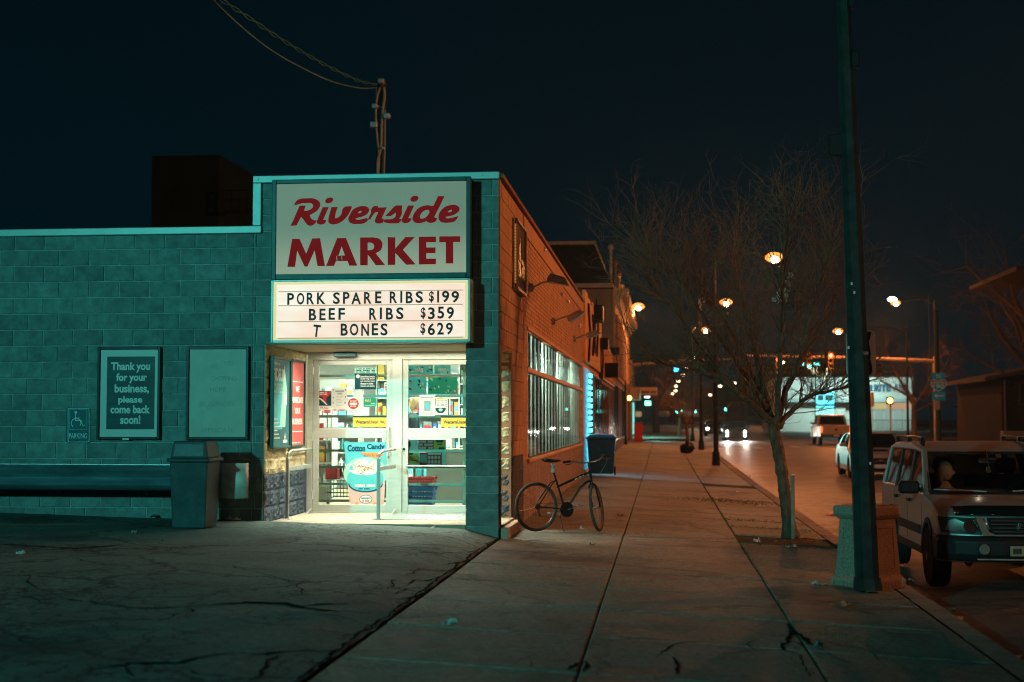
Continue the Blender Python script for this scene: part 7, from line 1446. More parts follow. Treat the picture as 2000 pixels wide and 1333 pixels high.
for (px, py, w_, lab) in ((1167, 614, .42, 'large black box lamp on top of the shop row parapet'), (1178, 672, .3, 'cluster of black electric meters on the shop wall'), (1202, 686, .25, 'small black box lamp farther along the shop row')):
    Yq, Zq = ox(px, py, -1.9); mb = MB(); mb.cbox(-2.1, -1.72, Yq - w_, Yq + w_, Zq - w_ * .6, Zq + w_ * .6, .03); mb.tube([(-2.0, Yq, Zq), (-2.0, Yq, Zq - 1.2)], .05, 6); tag(rebase(obj('wall_box', mb, PLASTIC), (-2, Yq, Zq)), lab, 'electric box')
for i, (px, py, l_) in enumerate(((1150, 650, 1.6), (1158, 655, 1.2), (1166, 640, 1.8), (1176, 700, 1.4))):
    Yq, Zq = ox(px, py, -1.96); mb = MB(); mb.tube([(-1.97, Yq, Zq + l_ / 2), (-1.93, Yq + .1, Zq), (-1.97, Yq + .05, Zq - l_ / 2)], .035, 5); tag(rebase(obj('conduit', mb, PLASTIC), (-1.97, Yq, Zq - l_ / 2)), ('nearest', 'second', 'third', 'farthest')[i] + ' black cable conduit running down the orange shop front', 'conduit', 'conduits on the shop front')
hs = thing('commercial_building', 'tall two storey building with dark mansard roof and cream cornice', 'building', (-4, 73, 0))
mb = MB(); mb.box(-14, -2.08, 62, 87, -.3, 7.2); obj('wall', mb, mat('painted_side_wall', (.2, .15, .11), .9, var=.25, vs=2), hs)
mb = MB(); mb.add([(-14, 62, 7.45), (-2.15, 62, 7.45), (-2.15, 87, 7.45), (-14, 87, 7.45), (-14, 62.4, 9.2), (-2.9, 62.4, 9.2), (-2.9, 86.6, 9.2), (-14, 86.6, 9.2)], [(4, 5, 6, 7), (0, 1, 5, 4), (1, 2, 6, 5), (2, 3, 7, 6), (3, 0, 4, 7)]); obj('mansard_roof', mb, DARKSLATE, hs)
mb = MB(); mb.cbox(-14, -2.85, 62.3, 86.7, 9.205, 9.36, .02); mb.cbox(-14, -2.05, 61.9, 87.1, 7.25, 7.45, .02); obj('roof_trim', mb, STONE, hs)
prof = [(-2.08, 6.2), (-2.0, 6.25), (-1.95, 6.5), (-1.82, 6.6), (-1.72, 6.85), (-1.5, 6.95), (-1.42, 7.15), (-1.42, 7.24), (-2.08, 7.24)]
mb = MB(); mb.prism([(a, b) for a, b in prof], (0, 0, 0), (1, 0, 0), (0, 0, 1), (0, 1, 0), 62.2, 87); obj('cornice', mb, mat('golden_cornice', (.5, .36, .2), .7, var=.2), hs)
mb = MB(); mb.box(-2.08, -2.0, 62.1, 87, 3.4, 6.2); obj('street_face', mb, mat('tan_street_face', (.42, .26, .16), .8, var=.25, vs=2, stretch=(1, 3, .5)), hs)
for i in range(9): mb = MB(); y = 63 + i * 2.7; mb.cbox(-2.0, -1.86, y, y + .5, 3.5, 6.15, .03); obj('pilaster', mb, mat('tan_pilaster', (.5, .32, .2), .7, var=.2), hs)
for i in range(8): windowset(hs, -1.99, 63.7 + i * 2.7, 65.5 + i * 2.7, 4.1, 5.7, DARKGL, STONE, 1)
for i, (c0, c1) in enumerate(((62.4, 67.5), (68.2, 73.5), (74.4, 79.5), (80.4, 86))): windowset(hs, -2.07, c0, c1, .55, 3.1, mat('grey_shop_glass', (.12, .13, .13), .15), mat('pale_shop_frame', (.35, .35, .33)) if i % 2 else BLACKP, 3)
for i in range(4):
    y = 63 + i * 6.2; mb = MB(); mb.tube([(-2.2, y, 7.4), (-2.2, y, 9.05)], .07, 6); mb.ball((-2.2, y, 9.15), .14, 8); obj('roof_post', mb, mat('cream_roof_post', (.5, .42, .3), .5, var=.1), hs)
mb = MB(); mb.tube([(-4.6, 61.9, 5.2), (-4.6, 61.9, 8.2)], .06, 6); obj('vent_pipe', mb, GALV, hs)
# red mailbox, litter, black sack
rb = thing('red_box', 'red newspaper box on the sidewalk at the end of the shop row', 'box', (-1.3, 84, zwalk(-1.3, 84))); mb = MB(); z = zwalk(-1.3, 84); mb.cbox(-1.6, -1.1, 83.7, 84.2, z, z + 1.05, .04); obj('cabinet', mb, mat('red_enamel', (.4, .03, .02), .35, var=.1), rb); mb = MB(); mb.cbox(-1.62, -1.08, 83.68, 84.22, z + 1.05, z + 1.13, .03); obj('top', mb, mat('red_enamel', (.4, .03, .02)), rb)
# beyond the crossing: teal lit shop, sign boards
cs = thing('corner_shop', 'cream corner shop with teal lit entrance beyond the crossing', 'shop', (-3, 108, .1)); mb = MB(); mb.box(-14, -2.4, 106, 128, -.2, 5.6); obj('wall', mb, mat('cream_stucco', (.42, .36, .26), .85, var=.15), cs)
mb = MB(); mb.box(-2.4, -1.6, 106.5, 112, 3.0, 3.9); obj('awning', mb, mat('cream_awning', (.45, .36, .26), .8), cs)
q = MB(); a = oy(1250, 757, 106); b = oy(1284, 772, 106); q.cbox(a[0], b[0], 106.2, 106.5, b[1], a[1], .02); obj('sign_board', q, mat('tan_sign_board', (.5, .36, .24), .6), cs); q = MB(); put_text(q, '------ ----', a[0] + .1, b[0] - .1, b[1] + .12, a[1] - .25, (0, 106.19, 0), 'front', .02); obj('lettering', q, DARKBR, cs)
for i in range(4): q = MB(); q.box(-2.38, -2.3, 107 + i * 4, 109.8 + i * 4, .3, 2.9); obj('window', q, glow('teal_shop_window', (.15, .85, .75), 1.1), cs)
lit_panel('lit_shop_sign', 'glowing green shop sign on the left past the crossing', 1259, 783, 1272, 793, 112, glow('green_sign', (.15, 1, .65), 6)); lit_panel('lit_shop_sign', 'small bright white lamp sign above the green one', 1258, 774, 1270, 778, 113, glow('white_green', (.6, 1, .85), 5))
lamp('corner_shop_light', 'AREA', (-1.2, 110, 2.8), 260, (.3, 1, .85), 3, (0, 108, 0))
# far end of the street
FARB = mat('far_building', (.14, .10, .075), .9, var=.25, vs=.4)
for i, (x0, x1, Y, h) in enumerate(((-14, -3, 150, 7), (-16, -4, 185, 9), (-22, -6, 240, 8), (16, 30, 190, 6), (15.5, 26, 225, 8), (15, 40, 265, 10), (-20, 30, 420, 9))):
    t = thing('far_building', ('low brown block past the corner shop', 'taller brown block farther down the left side', 'dim block at the far left end of the road', 'low dim block beyond the pharmacy', 'dim two storey block farther down the right side', 'wide dim block near the far right end of the road', 'dark row closing the far end of the road')[i], 'building', (x0, Y, 0)); mb = MB(); mb.box(x0, x1, Y, Y + 14, -.5, rise(Y) + h); obj('wall', mb, FARB, t); mb = MB(); mb.box(x0 - .2, x1 + .2, Y - .2, Y + 14.2, rise(Y) + h, rise(Y) + h + .35); obj('roof', mb, DARKSLATE, t)
    r_ = random.Random(i)
    for k in range(6): mb = MB(); x = x0 + (x1 - x0) * (k + .2) / 6; mb.box(x, x + (x1 - x0) / 12, Y - .08, Y - .02, rise(Y) + 1, rise(Y) + 2.6); obj('window', mb, DARKGL if r_.random() < .7 else glow('dim_warm_window', (1, .6, .3), .35), t)
# pharmacy
ph = thing('pharmacy_building', 'white walled pharmacy with blue RITE AID lettering across the intersection', 'store', (20, 150, .3)); PWM = mat('pharmacy_white_wall', (.5, .5, .46), .8, var=.06, vs=.6)
Yp = 150; a = oy(1520, 738, Yp); b = oy(1784, 850, Yp); zc1 = oy(1700, 779, Yp)[1]; zc2 = oy(1700, 786, Yp)[1]
mb = MB(); mb.box(a[0], b[0], Yp, Yp + 25, zc1, a[1]); mb.box(a[0], oy(1650, 700, Yp)[0], Yp + .01, Yp + 24, 0, zc1); mb.box(oy(1650, 700, Yp)[0], b[0], Yp + .5, Yp + 24.9, 0, zc1); obj('wall', mb, PWM, ph)
mb = MB(); mb.box(a[0] - .1, b[0] + .1, Yp - 1.2, Yp - .01, zc2, zc1); obj('canopy', mb, mat('grey_canopy', (.3, .36, .36), .7), ph)
mb = MB(); x0, x1 = oy(1690, 800, Yp)[0], oy(1783, 800, Yp)[0]; z0 = oy(1700, 838, Yp)[1]; zm = oy(1700, 800, Yp)[1]
for k in range(5): q = MB(); xa_, xb_ = x0 + (x1 - x0) * k / 5, x0 + (x1 - x0) * (k + 1) / 5; q.box(xa_ + .05, xb_ - .05, Yp + .42, Yp + .46, z0, zm); obj('window', q, glow('lit_pharmacy_window', (.55, .85, .72), .42), ph)
q = MB(); q.box(x0, x1, Yp + .40, Yp + .44, zm + .02, zc2 - .05); obj('window_banner', q, glow('lit_orange_banner', (1, .62, .38), .5), ph); q = MB(); q.box(x0 + .3, x0 + 2.2, Yp + .36, Yp + .39, zm + .05, zc2 - .1); obj('window_banner', q, glow('lit_yellow_banner', (1, .9, .4), .55), ph)
q = MB(); put_text(q, 'RITE', *[oy(x, 760, Yp)[0] for x in (1707, 1739)], oy(1700, 765, Yp)[1], oy(1700, 751, Yp)[1], (0, Yp - .1, 0), 'front', .05, 0, 0, .08); put_text(q, 'AID', *[oy(x, 760, Yp)[0] for x in (1744, 1770)], oy(1700, 765, Yp)[1], oy(1700, 751, Yp)[1], (0, Yp - .1, 0), 'front', .0, 0, 0, .08)
Q = [oy(x, y, Yp) for x, y in ((1693, 752), (1703, 752), (1704, 760), (1698, 767), (1692, 760))]; q.add([(p[0], Yp - .1, p[1]) for p in Q], [(4, 3, 2, 1, 0)]); obj('lettering', q, mat('store_blue_letter', (.01, .09, .16), .4), ph)
lamp('pharmacy_lot_light', 'AREA', (18.5, 143, 6.4), 1500, (.62, 1, .92), 8, (18.5, 150.5, 2.6), size_y=.5)
for x in (14.8, 20.5, 25.5): pass
fn = thing('iron_fence', 'low black iron fence in front of the pharmacy', 'fence', (22, 120, .2)); mb = MB(); 
xa_, xb_ = oy(1640, 830, 120)[0], oy(1960, 830, 120)[0]; zt0, zb0 = oy(1700, 820, 120)[1], oy(1700, 846, 120)[1]
for z in (zt0 - .05, zb0 + .15): mb.box(xa_, xb_, 119.98, 120.02, z, z + .04)
obj('rail', mb, BLACKP, fn); pk_ = MB(); pk_.box(-.012, .012, -.012, .012, 0, zt0 - zb0); pkm = mkmesh('picket', pk_, BLACKP); k = int((xb_ - xa_) / .16)
for i in range(min(k, 110)): o = bpy.data.objects.new('picket', pkm); C.objects.link(o); o.parent = fn; o.location = (xa_ + i * (xb_ - xa_) / 110 - 22, 0, zb0 - .2)
mn = thing('pylon_sign', 'turquoise lit two panel pylon sign beside the pharmacy', 'sign', (14.9, 130, .3)); Ym = 130; TQ = glow('turquoise_panel', (.12, .85, .95), 2.2); TQ2 = glow('pale_turquoise_panel', (.35, .95, .88), 1.8)
a = oy(1592, 762, Ym); b = oy(1631, 818, Ym); mb = MB(); mb.cbox(a[0], b[0], Ym, Ym + .5, b[1] - .1, a[1], .02); mb.box(a[0] + .3, b[0] - .3, Ym + .1, Ym + .4, 0, b[1]); obj('cabinet', mb, BLACKP, mn)
for y0, y1, m_ in ((763.5, 790, TQ), (793, 797, TQ), (799, 817, TQ2)): a = oy(1593.5, y0, Ym); b = oy(1629.5, y1, Ym); q = MB(); q.box(a[0], b[0], Ym - .02, Ym - .005, b[1], a[1]); obj('panel', q, m_, mn)
q = MB(); put_text(q, '--- ----', *[oy(x, 760, Ym)[0] for x in (1597, 1626)], oy(1600, 783, Ym)[1], oy(1600, 772, Ym)[1], (0, Ym - .03, 0), 'front', .03)
for i in range(4): a = oy(1597, 802 + i * 4, Ym); b = oy(1624 - i * 2, 803.4 + i * 4, Ym); q.add([(a[0], Ym - .03, b[1]), (b[0], Ym - .03, b[1]), (b[0], Ym - .03, a[1]), (a[0], Ym - .03, a[1])], [(0, 1, 2, 3)])
obj('lettering', q, mat('pylon_print', (.3, .6, .6), .4), mn)
# brick house at the right edge
ho = thing('brick_house', 'dark brick house with pale eaves at the right edge of the view', 'house', (20, 82, .1)); zg_ = rise(82) - .2
HBR = mat('house_brick', (.028, .017, .013), .9, var=.3, vs=3)
xh = oy(1957, 800, 82)[0]
mb = MB(); mb.box(xh, xh + 14, 82, 94, zg_, 4.0); mb.box(xh + 5.2, xh + 18, 86, 94, 4.0, 9.6); obj('wall', mb, HBR, ho)
zr = oy(1950, 742, 82)[1]
mb = MB(); mb.add([(xh - 1.1, 81, zr - .1), (xh + 5, 81, zr + 1.1), (xh + 5, 94, zr + 1.1), (xh - 1.1, 94, zr - .1), (xh - 1.1, 81, zr + .1), (xh + 5, 81, zr + 1.3), (xh + 5, 94, zr + 1.3), (xh - 1.1, 94, zr + .1)], [(0, 3, 2, 1), (4, 5, 6, 7), (0, 1, 5, 4), (1, 2, 6, 5), (2, 3, 7, 6), (3, 0, 4, 7)]); obj('porch_roof', mb, mat('pale_eave', (.07, .045, .035), .8), ho)
zr2 = oy(1985, 530, 83)[1]; xr2 = oy(1982, 530, 83)[0]; mb = MB(); mb.box(xr2, xr2 + 14, 82.6, 95, zr2, zr2 + .25); obj('roof', mb, mat('pale_eave', (.35, .2, .13)), ho); mb = MB(); mb.box(xh + 5.2, xr2 + 12, 86, 94, 9.6, zr2); obj('gable', mb, HBR, ho)
q = MB(); q.tube([(xh + .15, 81.9, zg_), (xh + .15, 81.9, zr)], .07, 6); obj('downpipe', q, mat('brown_pipe', (.2, .1, .06)), ho)
for (px0, py0, px1, py1) in ((1988, 745, 2018, 792),): a = oy(px0, py0, 82); b = oy(px1, py1, 82); q = MB(); q.cbox(a[0], b[0], 81.95, 81.99, b[1], a[1], .01); f_ = obj('window', q, mat('pale_eave', (.35, .2, .13)), ho); q = MB(); q.box(a[0] + .12, b[0] - .12, 81.93, 81.945, b[1] + .12, a[1] - .12); obj('pane', q, DARKGL, f_)
q = MB(); a = oy(1957, 842, 81.5); b = oy(2010, 858, 81.5); q.cbox(a[0], b[0] + 4, 81.2, 81.9, b[1], a[1], .03); obj('foundation', q, mat('pinkish_stone', (.3, .17, .12)), ho)
gb = thing('garden_shed', 'reddish low shed seen between the tree trunks on the right', 'shed', (26, 118, .2)); a = oy(1893, 795, 116); b = oy(1945, 845, 116); mb = MB(); mb.box(a[0], b[0], 116, 121, b[1], a[1]); obj('wall', mb, mat('red_brown_wall', (.22, .09, .06), .9), gb); mb = MB(); mb.box(a[0] - .2, b[0] + .2, 115.8, 121.2, a[1], a[1] + .2); obj('roof', mb, DARKSLATE, gb)
# ---- behind the market: utility pole, service wires, dim tower
up = thing('utility_pole', 'leaning wooden utility pole with cables rising behind the market roof', 'utility pole', (-7.9, 40, 0)); Yq = 40.0
a = oy(743, 330, Yq); b = oy(743, 158, Yq); mb = MB(); mb.tube([(a[0] - .1, Yq, 0), (a[0], Yq, a[1]), (b[0] + .05, Yq, b[1])], [.17, .14, .12], 10); obj('shaft', mb, WOOD, up, smooth=True)
for pts, r_ in (([(742, 172), (736, 195), (734, 230), (737, 270), (740, 300), (739, 340)], .03), ([(750, 172), (751, 190), (746, 230), (744, 290), (738, 312), (737, 342)], .035), ([(735, 170), (735, 200)], .01), ([(752, 215), (752, 280), (750, 340)], .02)):
    mb = MB(); mb.tube(smoothpath([tp(x, y, Yq - .18) for x, y in pts], 4), r_, 6); obj('cable', mb, mat('grey_service_cable', (.35, .42, .38), .5), up, smooth=True)
for (x, y, s_) in ((745, 160, .09), (733, 209, .09), (731, 245, .11), (756, 228, .10), (749, 291, .05)):
    a = oy(x, y, Yq - .15); mb = MB(); mb.cbox(a[0] - s_, a[0] + s_, Yq - .28, Yq - .1, a[1] - s_ * .8, a[1] + s_ * .8, .02); mb.tube([(a[0], Yq - .2, a[1]), (a[0] + (.0 if x == 745 else .2 if x < 745 else -.15), Yq - .1, a[1])], .03, 5); obj('insulator', mb, GALV, up)
def wire(lab, pts, r_, Ya, Yb_, twist=False):
    n_ = len(pts); P = [tp(x, y, Ya + (Yb_ - Ya) * i / (n_ - 1)) for i, (x, y) in enumerate(pts)]; P = smoothpath(P, 10); mb = MB()
    if twist:
        for ph_ in (0, math.pi): mb.tube([p + Vector((.03 * math.cos(i * .7 + ph_), 0, .03 * math.sin(i * .7 + ph_))) for i, p in enumerate(P)], r_, 4)
    else: mb.tube(P, r_, 5)
    tag(rebase(obj('overhead_wire', mb, mat('pale_wire', (.07, .34, .27), .5, var=.4, vs=2)), P[0]), lab, 'wire')
wire('smooth sagging overhead wire, the lower of two at the top of the view', [(735, 172), (700, 172), (650, 160), (600, 138), (540, 105), (480, 60), (415, -2), (380, -45)], .014, 39.8, 22)
wire('twisted overhead cable, the upper of two at the top of the view', [(735, 166), (700, 158), (650, 135), (600, 108), (545, 75), (490, 38), (435, 2), (380, -40)], .011, 39.8, 22, True)
tw_ = thing('dim_tower', 'dim unlit blocky tower with outside stair behind the left roof', 'building', (-24, 62, 0)); a = oy(297, 305, 62); b = oy(428, 305, 62); TM = mat('tower_brick', (.018, .05, .042), .9, var=.2, vs=.8)
mb = MB(); mb.box(a[0], b[0], 62, 70, 0, a[1]); mb.add([(b[0], 62, 0), (b[0] + .9, 66, 0), (b[0] + .9, 66, a[1] - .5), (b[0], 62, a[1])], [(0, 1, 2, 3)]); obj('wall', mb, TM, tw_)
for (x0, y0, x1, y1) in ((436, 372, 438, 412), (452, 372, 454, 415), (468, 374, 470, 415), (483, 380, 485, 420), (436, 372, 484, 374), (436, 390, 484, 392), (433, 411, 487, 417)): a = oy(x0, y0, 61); b = oy(x1, y1, 61); q = MB(); q.box(a[0], b[0], 60.9, 61, b[1], a[1]); obj('stair_rail', q, DARKSLATE, tw_)
# street wires far off
for i, (z, Y0, Y1) in enumerate(((6.6, 110, 110.5), (7.2, 118, 118), (7.6, 126, 126))):
    mb = MB(); mb.tube([(-14, Y0, z), (2, (Y0 + Y1) / 2, z - .5), (18, Y1, z)], .03, 4); tag(rebase(obj('overhead_wire', mb, PLASTIC), (0, Y0, z)), ('lowest', 'middle', 'highest')[i] + ' of three thin wires crossing the road past the signals', 'wire')
# ================================================================== LITTER
random.seed(33)
LIT = [mat('litter_white', (.55, .53, .48), .6, var=.2), mat('litter_red', (.5, .18, .12), .5, var=.3), mat('litter_cyan', (.12, .35, .4), .5, var=.3), mat('dry_leaf', (.22, .14, .07), .8, var=.4)]
def scrap(px, py, w_, d_, m, lab, zf=zwalk, name='paper_scrap', cat='litter', h=.02):
    X, Y = oz(px, py, -.12); 
    for _ in range(4): X, Y = oz(px, py, zf(X, Y) + .01)
    n_ = 4; vs = []; a = random.uniform(0, 3)
    for j in range(n_ + 1):
        for i in range(n_ + 1):
            u, v = (i / n_ - .5) * w_, (j / n_ - .5) * d_; vs.append((X + u * math.cos(a) * 1 - v * math.sin(a) * .8, Y + u * math.sin(a) + v * math.cos(a), zf(X, Y) + .014 + abs(random.gauss(0, h))))
    q = MB(); q.add(vs, [(j * 5 + i, j * 5 + i + 1, j * 5 + i + 6, j * 5 + i + 5) for j in range(4) for i in range(4)]); o = rebase(obj(name, q, LIT[m]), (X, Y, zf(X, Y))); o.modifiers.new('t', 'SOLIDIFY').thickness = .003; return tag(o, lab, cat)
scrap(1648, 1184, .22, .09, 1, 'crushed red and white food wrapper on the sidewalk below the foreground pole'); scrap(1598, 1144, .15, .07, 0, 'pale crumpled wrapper just left of the concrete container'); scrap(1700, 1158, .09, .05, 1, 'small orange scrap at the foot of the foreground pole')
scrap(1858, 1195, .10, .06, 2, 'small cyan wrapper in the gutter past the kerb', zroad); scrap(1865, 1210, .16, .07, 0, 'tan torn wrapper in the gutter beside the cyan one', zroad); scrap(1978, 1287, .14, .08, 0, 'pale flattened cup in the gutter at the right', zroad); scrap(1900, 1243, .12, .05, 1, 'reddish scrap in the gutter lower right', zroad)
scrap(1598, 1265, .10, .05, 2, 'cyan scrap in the cracked sidewalk patch'); scrap(878, 1221, .13, .05, 0, 'pale flat scrap on the sidewalk near the lot edge'); scrap(1478, 1059, .2, .1, 0, 'flattened pale carton on the sidewalk left of the tree'); scrap(1545, 1070, .16, .07, 0, 'pale scrap on the sidewalk below the stub post')
scrap(1462, 931, .22, .2, 0, 'white crumpled bag on the verge by the kerb'); scrap(1440, 962, .12, .1, 0, 'small white scrap in the grassy strip'); scrap(1628, 1005, .5, .3, 1, 'red and white striped flattened box lying in the road', zroad); scrap(1157, 1066, .07, .05, 3, 'small pale leaf on the sidewalk below the bicycle'); scrap(1137, 1035, .06, .04, 0, 'tiny white scrap between the bicycle wheels'); scrap(1212, 1118 - 108, .1, .05, 1, 'orange strip of litter right of the bicycle')
scrap(845, 1033, .12, .06, 0, 'small white scrap on the asphalt before the doors', zlot); scrap(262, 1043, .14, .06, 0, 'white scrap on the asphalt near the guardrail', zlot); scrap(455, 1017, .2, .05, 0, 'pale twisted paper at the foot of the block wall', zlot); scrap(305, 1011, .3, .08, 2, 'pale teal paper strip under the guardrail', zlot); scrap(40, 1084, .1, .04, 0, 'thin pale scrap on the dark asphalt far left', zlot); scrap(1770, 1137, .2, .12, 0, 'white receipt paper under the front wheel of the silver SUV', zroad)
q = MB(); X, Y = oz(1330, 880, -.1); X, Y = 1.15, 66.0; z = zwalk(X, Y)
q.ball((X, Y, z + .22), .33, 12, 0, (1, 1, .85)); q.v = [(a + .12 * noise.noise((a * 3, b * 3, c * 3)), b, max(z, c + .2 * noise.noise((a * 3, b * 3, c * 4)))) for a, b, c in q.v]; q.tube([(X, Y, z + .38), (X + .02, Y, z + .56)], [.12, .06], 6); tag(rebase(obj('rubbish_sack', q, mat('black_sack', (.01, .012, .012), .6), smooth=True), (X, Y, z)), 'black tied rubbish sack on the far sidewalk near the small tree', 'sack')
# leaves, grit and grass tufts
def scatter(name, n, fn, m, kind='stuff'):
    q = MB()
    for _ in range(n):
        X, Y, zf, s_ = fn(); z = zf(X, Y) + .012; a = random.uniform(0, 6.3); t = random.uniform(-.4, .4) * s_
        q.add([(X + s_ * math.cos(a), Y + s_ * math.sin(a), z + abs(t) + .002), (X - s_ * .5 * math.sin(a), Y + s_ * .5 * math.cos(a), z + .002), (X - s_ * math.cos(a), Y - s_ * math.sin(a), z + .3 * abs(t) + .001), (X + s_ * .5 * math.sin(a), Y - s_ * .5 * math.cos(a), z + .003)], [(0, 1, 2, 3)])
    o = obj(name, q, m, kind=kind); return o
scatter('leaf_litter', 900, lambda: (random.gauss(1.85, .35), random.gauss(20.8, .9), zwalk, random.uniform(.008, .03)), LIT[3]); scatter('gutter_leaves', 900, lambda: (2.62 + abs(random.gauss(0, .12)), random.uniform(8, 45), zroad, random.uniform(.008, .028)), LIT[3])
scatter('sidewalk_grit', 1600, lambda: (random.uniform(-1.9, 2.3), random.uniform(8, 40), zwalk, random.uniform(.003, .012)), LIT[3]); scatter('paper_crumbs', 260, lambda: (random.uniform(-1.9, 2.35), random.uniform(8, 60), zwalk, random.uniform(.003, .010)), LIT[0]); scatter('lot_grit', 900, lambda: (random.uniform(-9, -2.2), random.uniform(8, 17.8), zlot, random.uniform(.003, .010)), LIT[3])
def tufts(name, n, fn, m):
    q = MB()
    for _ in range(n):
        X, Y, s_ = fn(); z = zwalk(X, Y) - .005
        for b in range(5): a = random.uniform(0, 6.3); l_ = random.uniform(.3, 1) * s_; q.add([(X + .004 * math.cos(a), Y, z), (X - .004 * math.cos(a), Y, z), (X + l_ * .5 * math.cos(a), Y + l_ * .5 * math.sin(a), z + l_)], [(0, 1, 2)])
    o = obj(name, q, m, kind='stuff'); return o
GRS = mat('dull_grass', (.09, .11, .05), .9, var=.4, vs=5)
tufts('grass_strip', 900, lambda: (min(2.3, random.gauss(1.5, .5)), random.gauss(29.5, .5), random.uniform(.015, .05)), GRS)
tufts('pit_grass', 500, lambda: (random.uniform(1.0, 2.3), random.choice((19.4, 22.4, 24.0)) + random.gauss(0, .15), random.uniform(.015, .05)), GRS)
tufts('crack_weeds', 700, lambda: (1.037 + random.gauss(0, .012), random.uniform(8, 60), random.uniform(.008, .03)), GRS)
def pf():
    if random.random() < .5: return (random.gauss(1.35, .22), random.gauss(11.2, .35), random.uniform(.008, .03))
    return (random.gauss(1.5, .35), random.gauss(9.6, .6), random.uniform(.008, .03))
tufts('sidewalk_weeds', 500, pf, GRS)

# ================================================================== HAZE (night air that glows round the lamps)
hz = MB(); hz.box(-45, 72, -30, 440, -2.2, 24)
hm_ = bpy.data.materials.new('night_haze'); hm_.use_nodes = True; n = hm_.node_tree.nodes; n.remove(n['Principled BSDF'])
pv = n.new('ShaderNodeVolumePrincipled'); pv.inputs['Color'].default_value = (.6, .85, .9, 1); pv.inputs['Density'].default_value = 0.00045; pv.inputs['Anisotropy'].default_value = .6
hm_.node_tree.links.new(pv.outputs[0], n['Material Output'].inputs['Volume'])
obj('haze', hz, hm_, kind='stuff')

# ================================================================== CRACKS AND BROKEN PATCHES (dirt-filled openings lying in the surface)
CRK = mat('crack_dirt', (.022, .032, .027), 1.0, var=.4, vs=20, spec=.0)
random.seed(77)
def onto(px, py, zf):
    X, Y = oz(px, py, 0)
    for _ in range(5): X, Y = oz(px, py, zf(X, Y))
    return X, Y
def crack_ribbon(mb, P, w_, zf, jit=.03, branch=.0):
    pts = []
    for (a, b) in zip(P, P[1:]):
        n_ = max(2, int(math.hypot(b[0] - a[0], b[1] - a[1]) / .07))
        for i in range(n_): t = i / n_; pts.append((a[0] + (b[0] - a[0]) * t, a[1] + (b[1] - a[1]) * t))
    pts.append(P[-1]); n_ = len(pts)
    q = [(x + jit * noise.noise((x * 5, y * 5, 2)) * 2 + random.gauss(0, jit * .25), y + jit * noise.noise((x * 5, y * 5, 9)) * 2 + random.gauss(0, jit * .25)) for x, y in pts]; vs = []
    for i, (x, y) in enumerate(q):
        a = q[max(i - 1, 0)]; b = q[min(i + 1, n_ - 1)]; dx, dy = b[0] - a[0], b[1] - a[1]; L = math.hypot(dx, dy) or 1; e = min(1, i / 3, (n_ - 1 - i) / 3) ; ww = w_ * (.25 + .75 * e) * random.uniform(.3, 1.2) * .3
        for s_ in (-1, 1): X, Y = x - dy / L * ww * s_, y + dx / L * ww * s_; vs.append((X, Y, zf(X, Y) + .006))
        if random.random() < branch:
            an = random.uniform(0, 6.3); L2 = random.uniform(.12, .5); crack_ribbon(mb, [(x, y), (x + L2 * math.cos(an), y + L2 * math.sin(an))], w_ * .5, zf, jit, 0)
    mb.add(vs, [(2 * i, 2 * i + 1, 2 * i + 3, 2 * i + 2) for i in range(n_ - 1)])
def traced(mb, lines, f, zf, w_, branch=0.0, jit=.03):
    for L_ in lines:
        ww = w_
        if isinstance(L_[0], float): ww = L_[0]; L_ = L_[1:]
        crack_ribbon(mb, [onto(*f(*p), zf) for p in L_], ww, zf, jit, branch)
A1 = lambda x, y: (x / 2.857, 980 + y / 2.857)
A2 = lambda x, y: (600 + x / 2.857, 980 + y / 2.857)
A3 = lambda x, y: (1200 + x / 2.5, 900 + y / 2.5)
mb = MB()
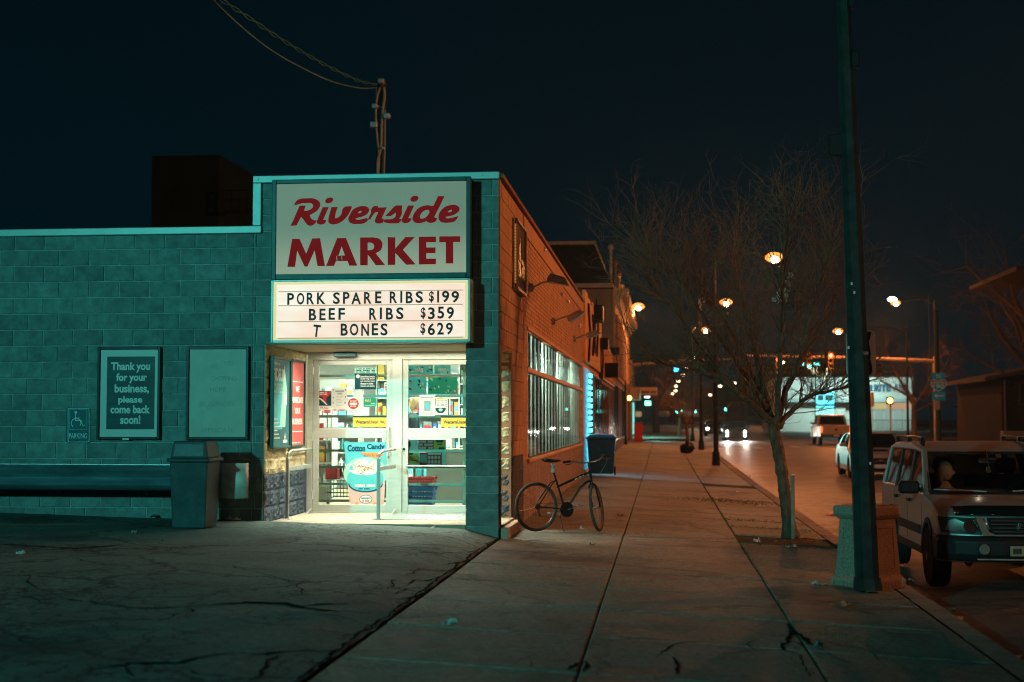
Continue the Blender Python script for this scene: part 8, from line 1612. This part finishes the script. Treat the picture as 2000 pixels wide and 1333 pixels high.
traced(mb, [[.09, (0, 240), (200, 250), (420, 265), (560, 255), (700, 240)], [(400, 320), (560, 350), (700, 360), (900, 350), (1100, 350), (1290, 365), (1500, 385), (1650, 400)], [(900, 210), (880, 235), (1000, 245), (1300, 250)], [(1290, 365), (1450, 400), (1600, 440), (1660, 470)],
 [(660, 360), (520, 385), (380, 400), (180, 410), (150, 430), (180, 460), (240, 490)], [.05, (0, 520), (120, 530), (240, 555), (380, 545), (560, 575), (720, 595), (900, 598), (1040, 590), (1160, 575)], [(560, 530), (640, 550), (860, 565)], [.15, (1160, 578), (1380, 565), (1560, 570), (1700, 595), (1900, 620)],
 [(1530, 520), (1640, 500), (1760, 510), (1850, 490)], [(1660, 440), (1665, 480), (1700, 530)], [(1380, 620), (1560, 630), (1900, 640), (2000, 680)], [.09, (400, 960), (560, 930), (760, 905), (980, 905), (1120, 870), (1300, 850)], [.05, (1300, 850), (1500, 850), (1700, 830), (1850, 850)], [.04, (1560, 850), (1480, 920), (1440, 980), (1380, 1009)], [(950, 930), (1150, 970), (1400, 1000)], [(1860, 440), (1760, 460), (1640, 420)], [(1040, 590), (1080, 620), (960, 640), (890, 665)]], A1, lambda x, y: zl(x, y), .026, .03)
traced(mb, [[(590, 290), (750, 285), (900, 290), (950, 270)], [(740, 355), (830, 350), (900, 320)], [.05, (550, 460), (600, 440), (760, 435)], [(400, 500), (470, 520), (560, 490), (640, 480)], [(0, 440), (140, 430), (240, 400)], [.06, (560, 550), (640, 520), (720, 480)], [.05, (300, 690), (400, 700), (470, 680)], [(480, 430), (470, 500)], [(0, 620), (180, 615), (390, 640)], [(550, 400), (640, 380), (760, 390)]], A2, lambda x, y: zl(x, y), .026, .06)
o = obj('lot_cracks', mb, CRK, kind='stuff')
mb = MB()
traced(mb, [[(500, 955), (640, 935), (830, 925), (900, 950), (920, 1010), (940, 1060)], [(200, 970), (290, 900), (350, 890), (480, 880)], [.05, (280, 960), (300, 1010), (290, 1050)], [.05, (190, 1075), (280, 1055)], [.06, (1070, 900), (1180, 915)], [(1220, 925), (1290, 965), (1280, 985)], [.05, (1300, 830), (1360, 850), (1480, 855), (1560, 857)], [.04, (50, 872), (215, 878)], [(930, 700), (1080, 730), (1200, 740), (1340, 770)], [.08, (850, 800), (865, 850), (840, 900), (825, 930)], [.10, (870, 830), (930, 870), (980, 915)], [.12, (850, 880), (920, 905)], [(980, 915), (1080, 960), (1180, 1010)], [(700, 870), (650, 900), (700, 940)]], A3, zwalk, .022, .02, .02)
traced(mb, [[.07, (1565, 900), (1510, 905), (1450, 945)], [.09, (1560, 945), (1480, 945)], [.06, (1560, 895), (1555, 955)], [(1130, 915), (1180, 890), (1270, 860)], [(1280, 890), (1400, 895), (1500, 885)], [(1230, 930), (1250, 880)], [.035, (1760, 768), (1960, 772)]], A2, zwalk, .022, .02, .02)
# slow damage along the lot's edge
P = [(-2.09 + .02 * noise.noise((0, y * .9, 4)), y) for y in [8 + i * .3 for i in range(33)]]
crack_ribbon(mb, P, .045, lambda x, y: zwalk(x, y) + .004, .02, .0)
obj('sidewalk_cracks', mb, CRK, kind='stuff')
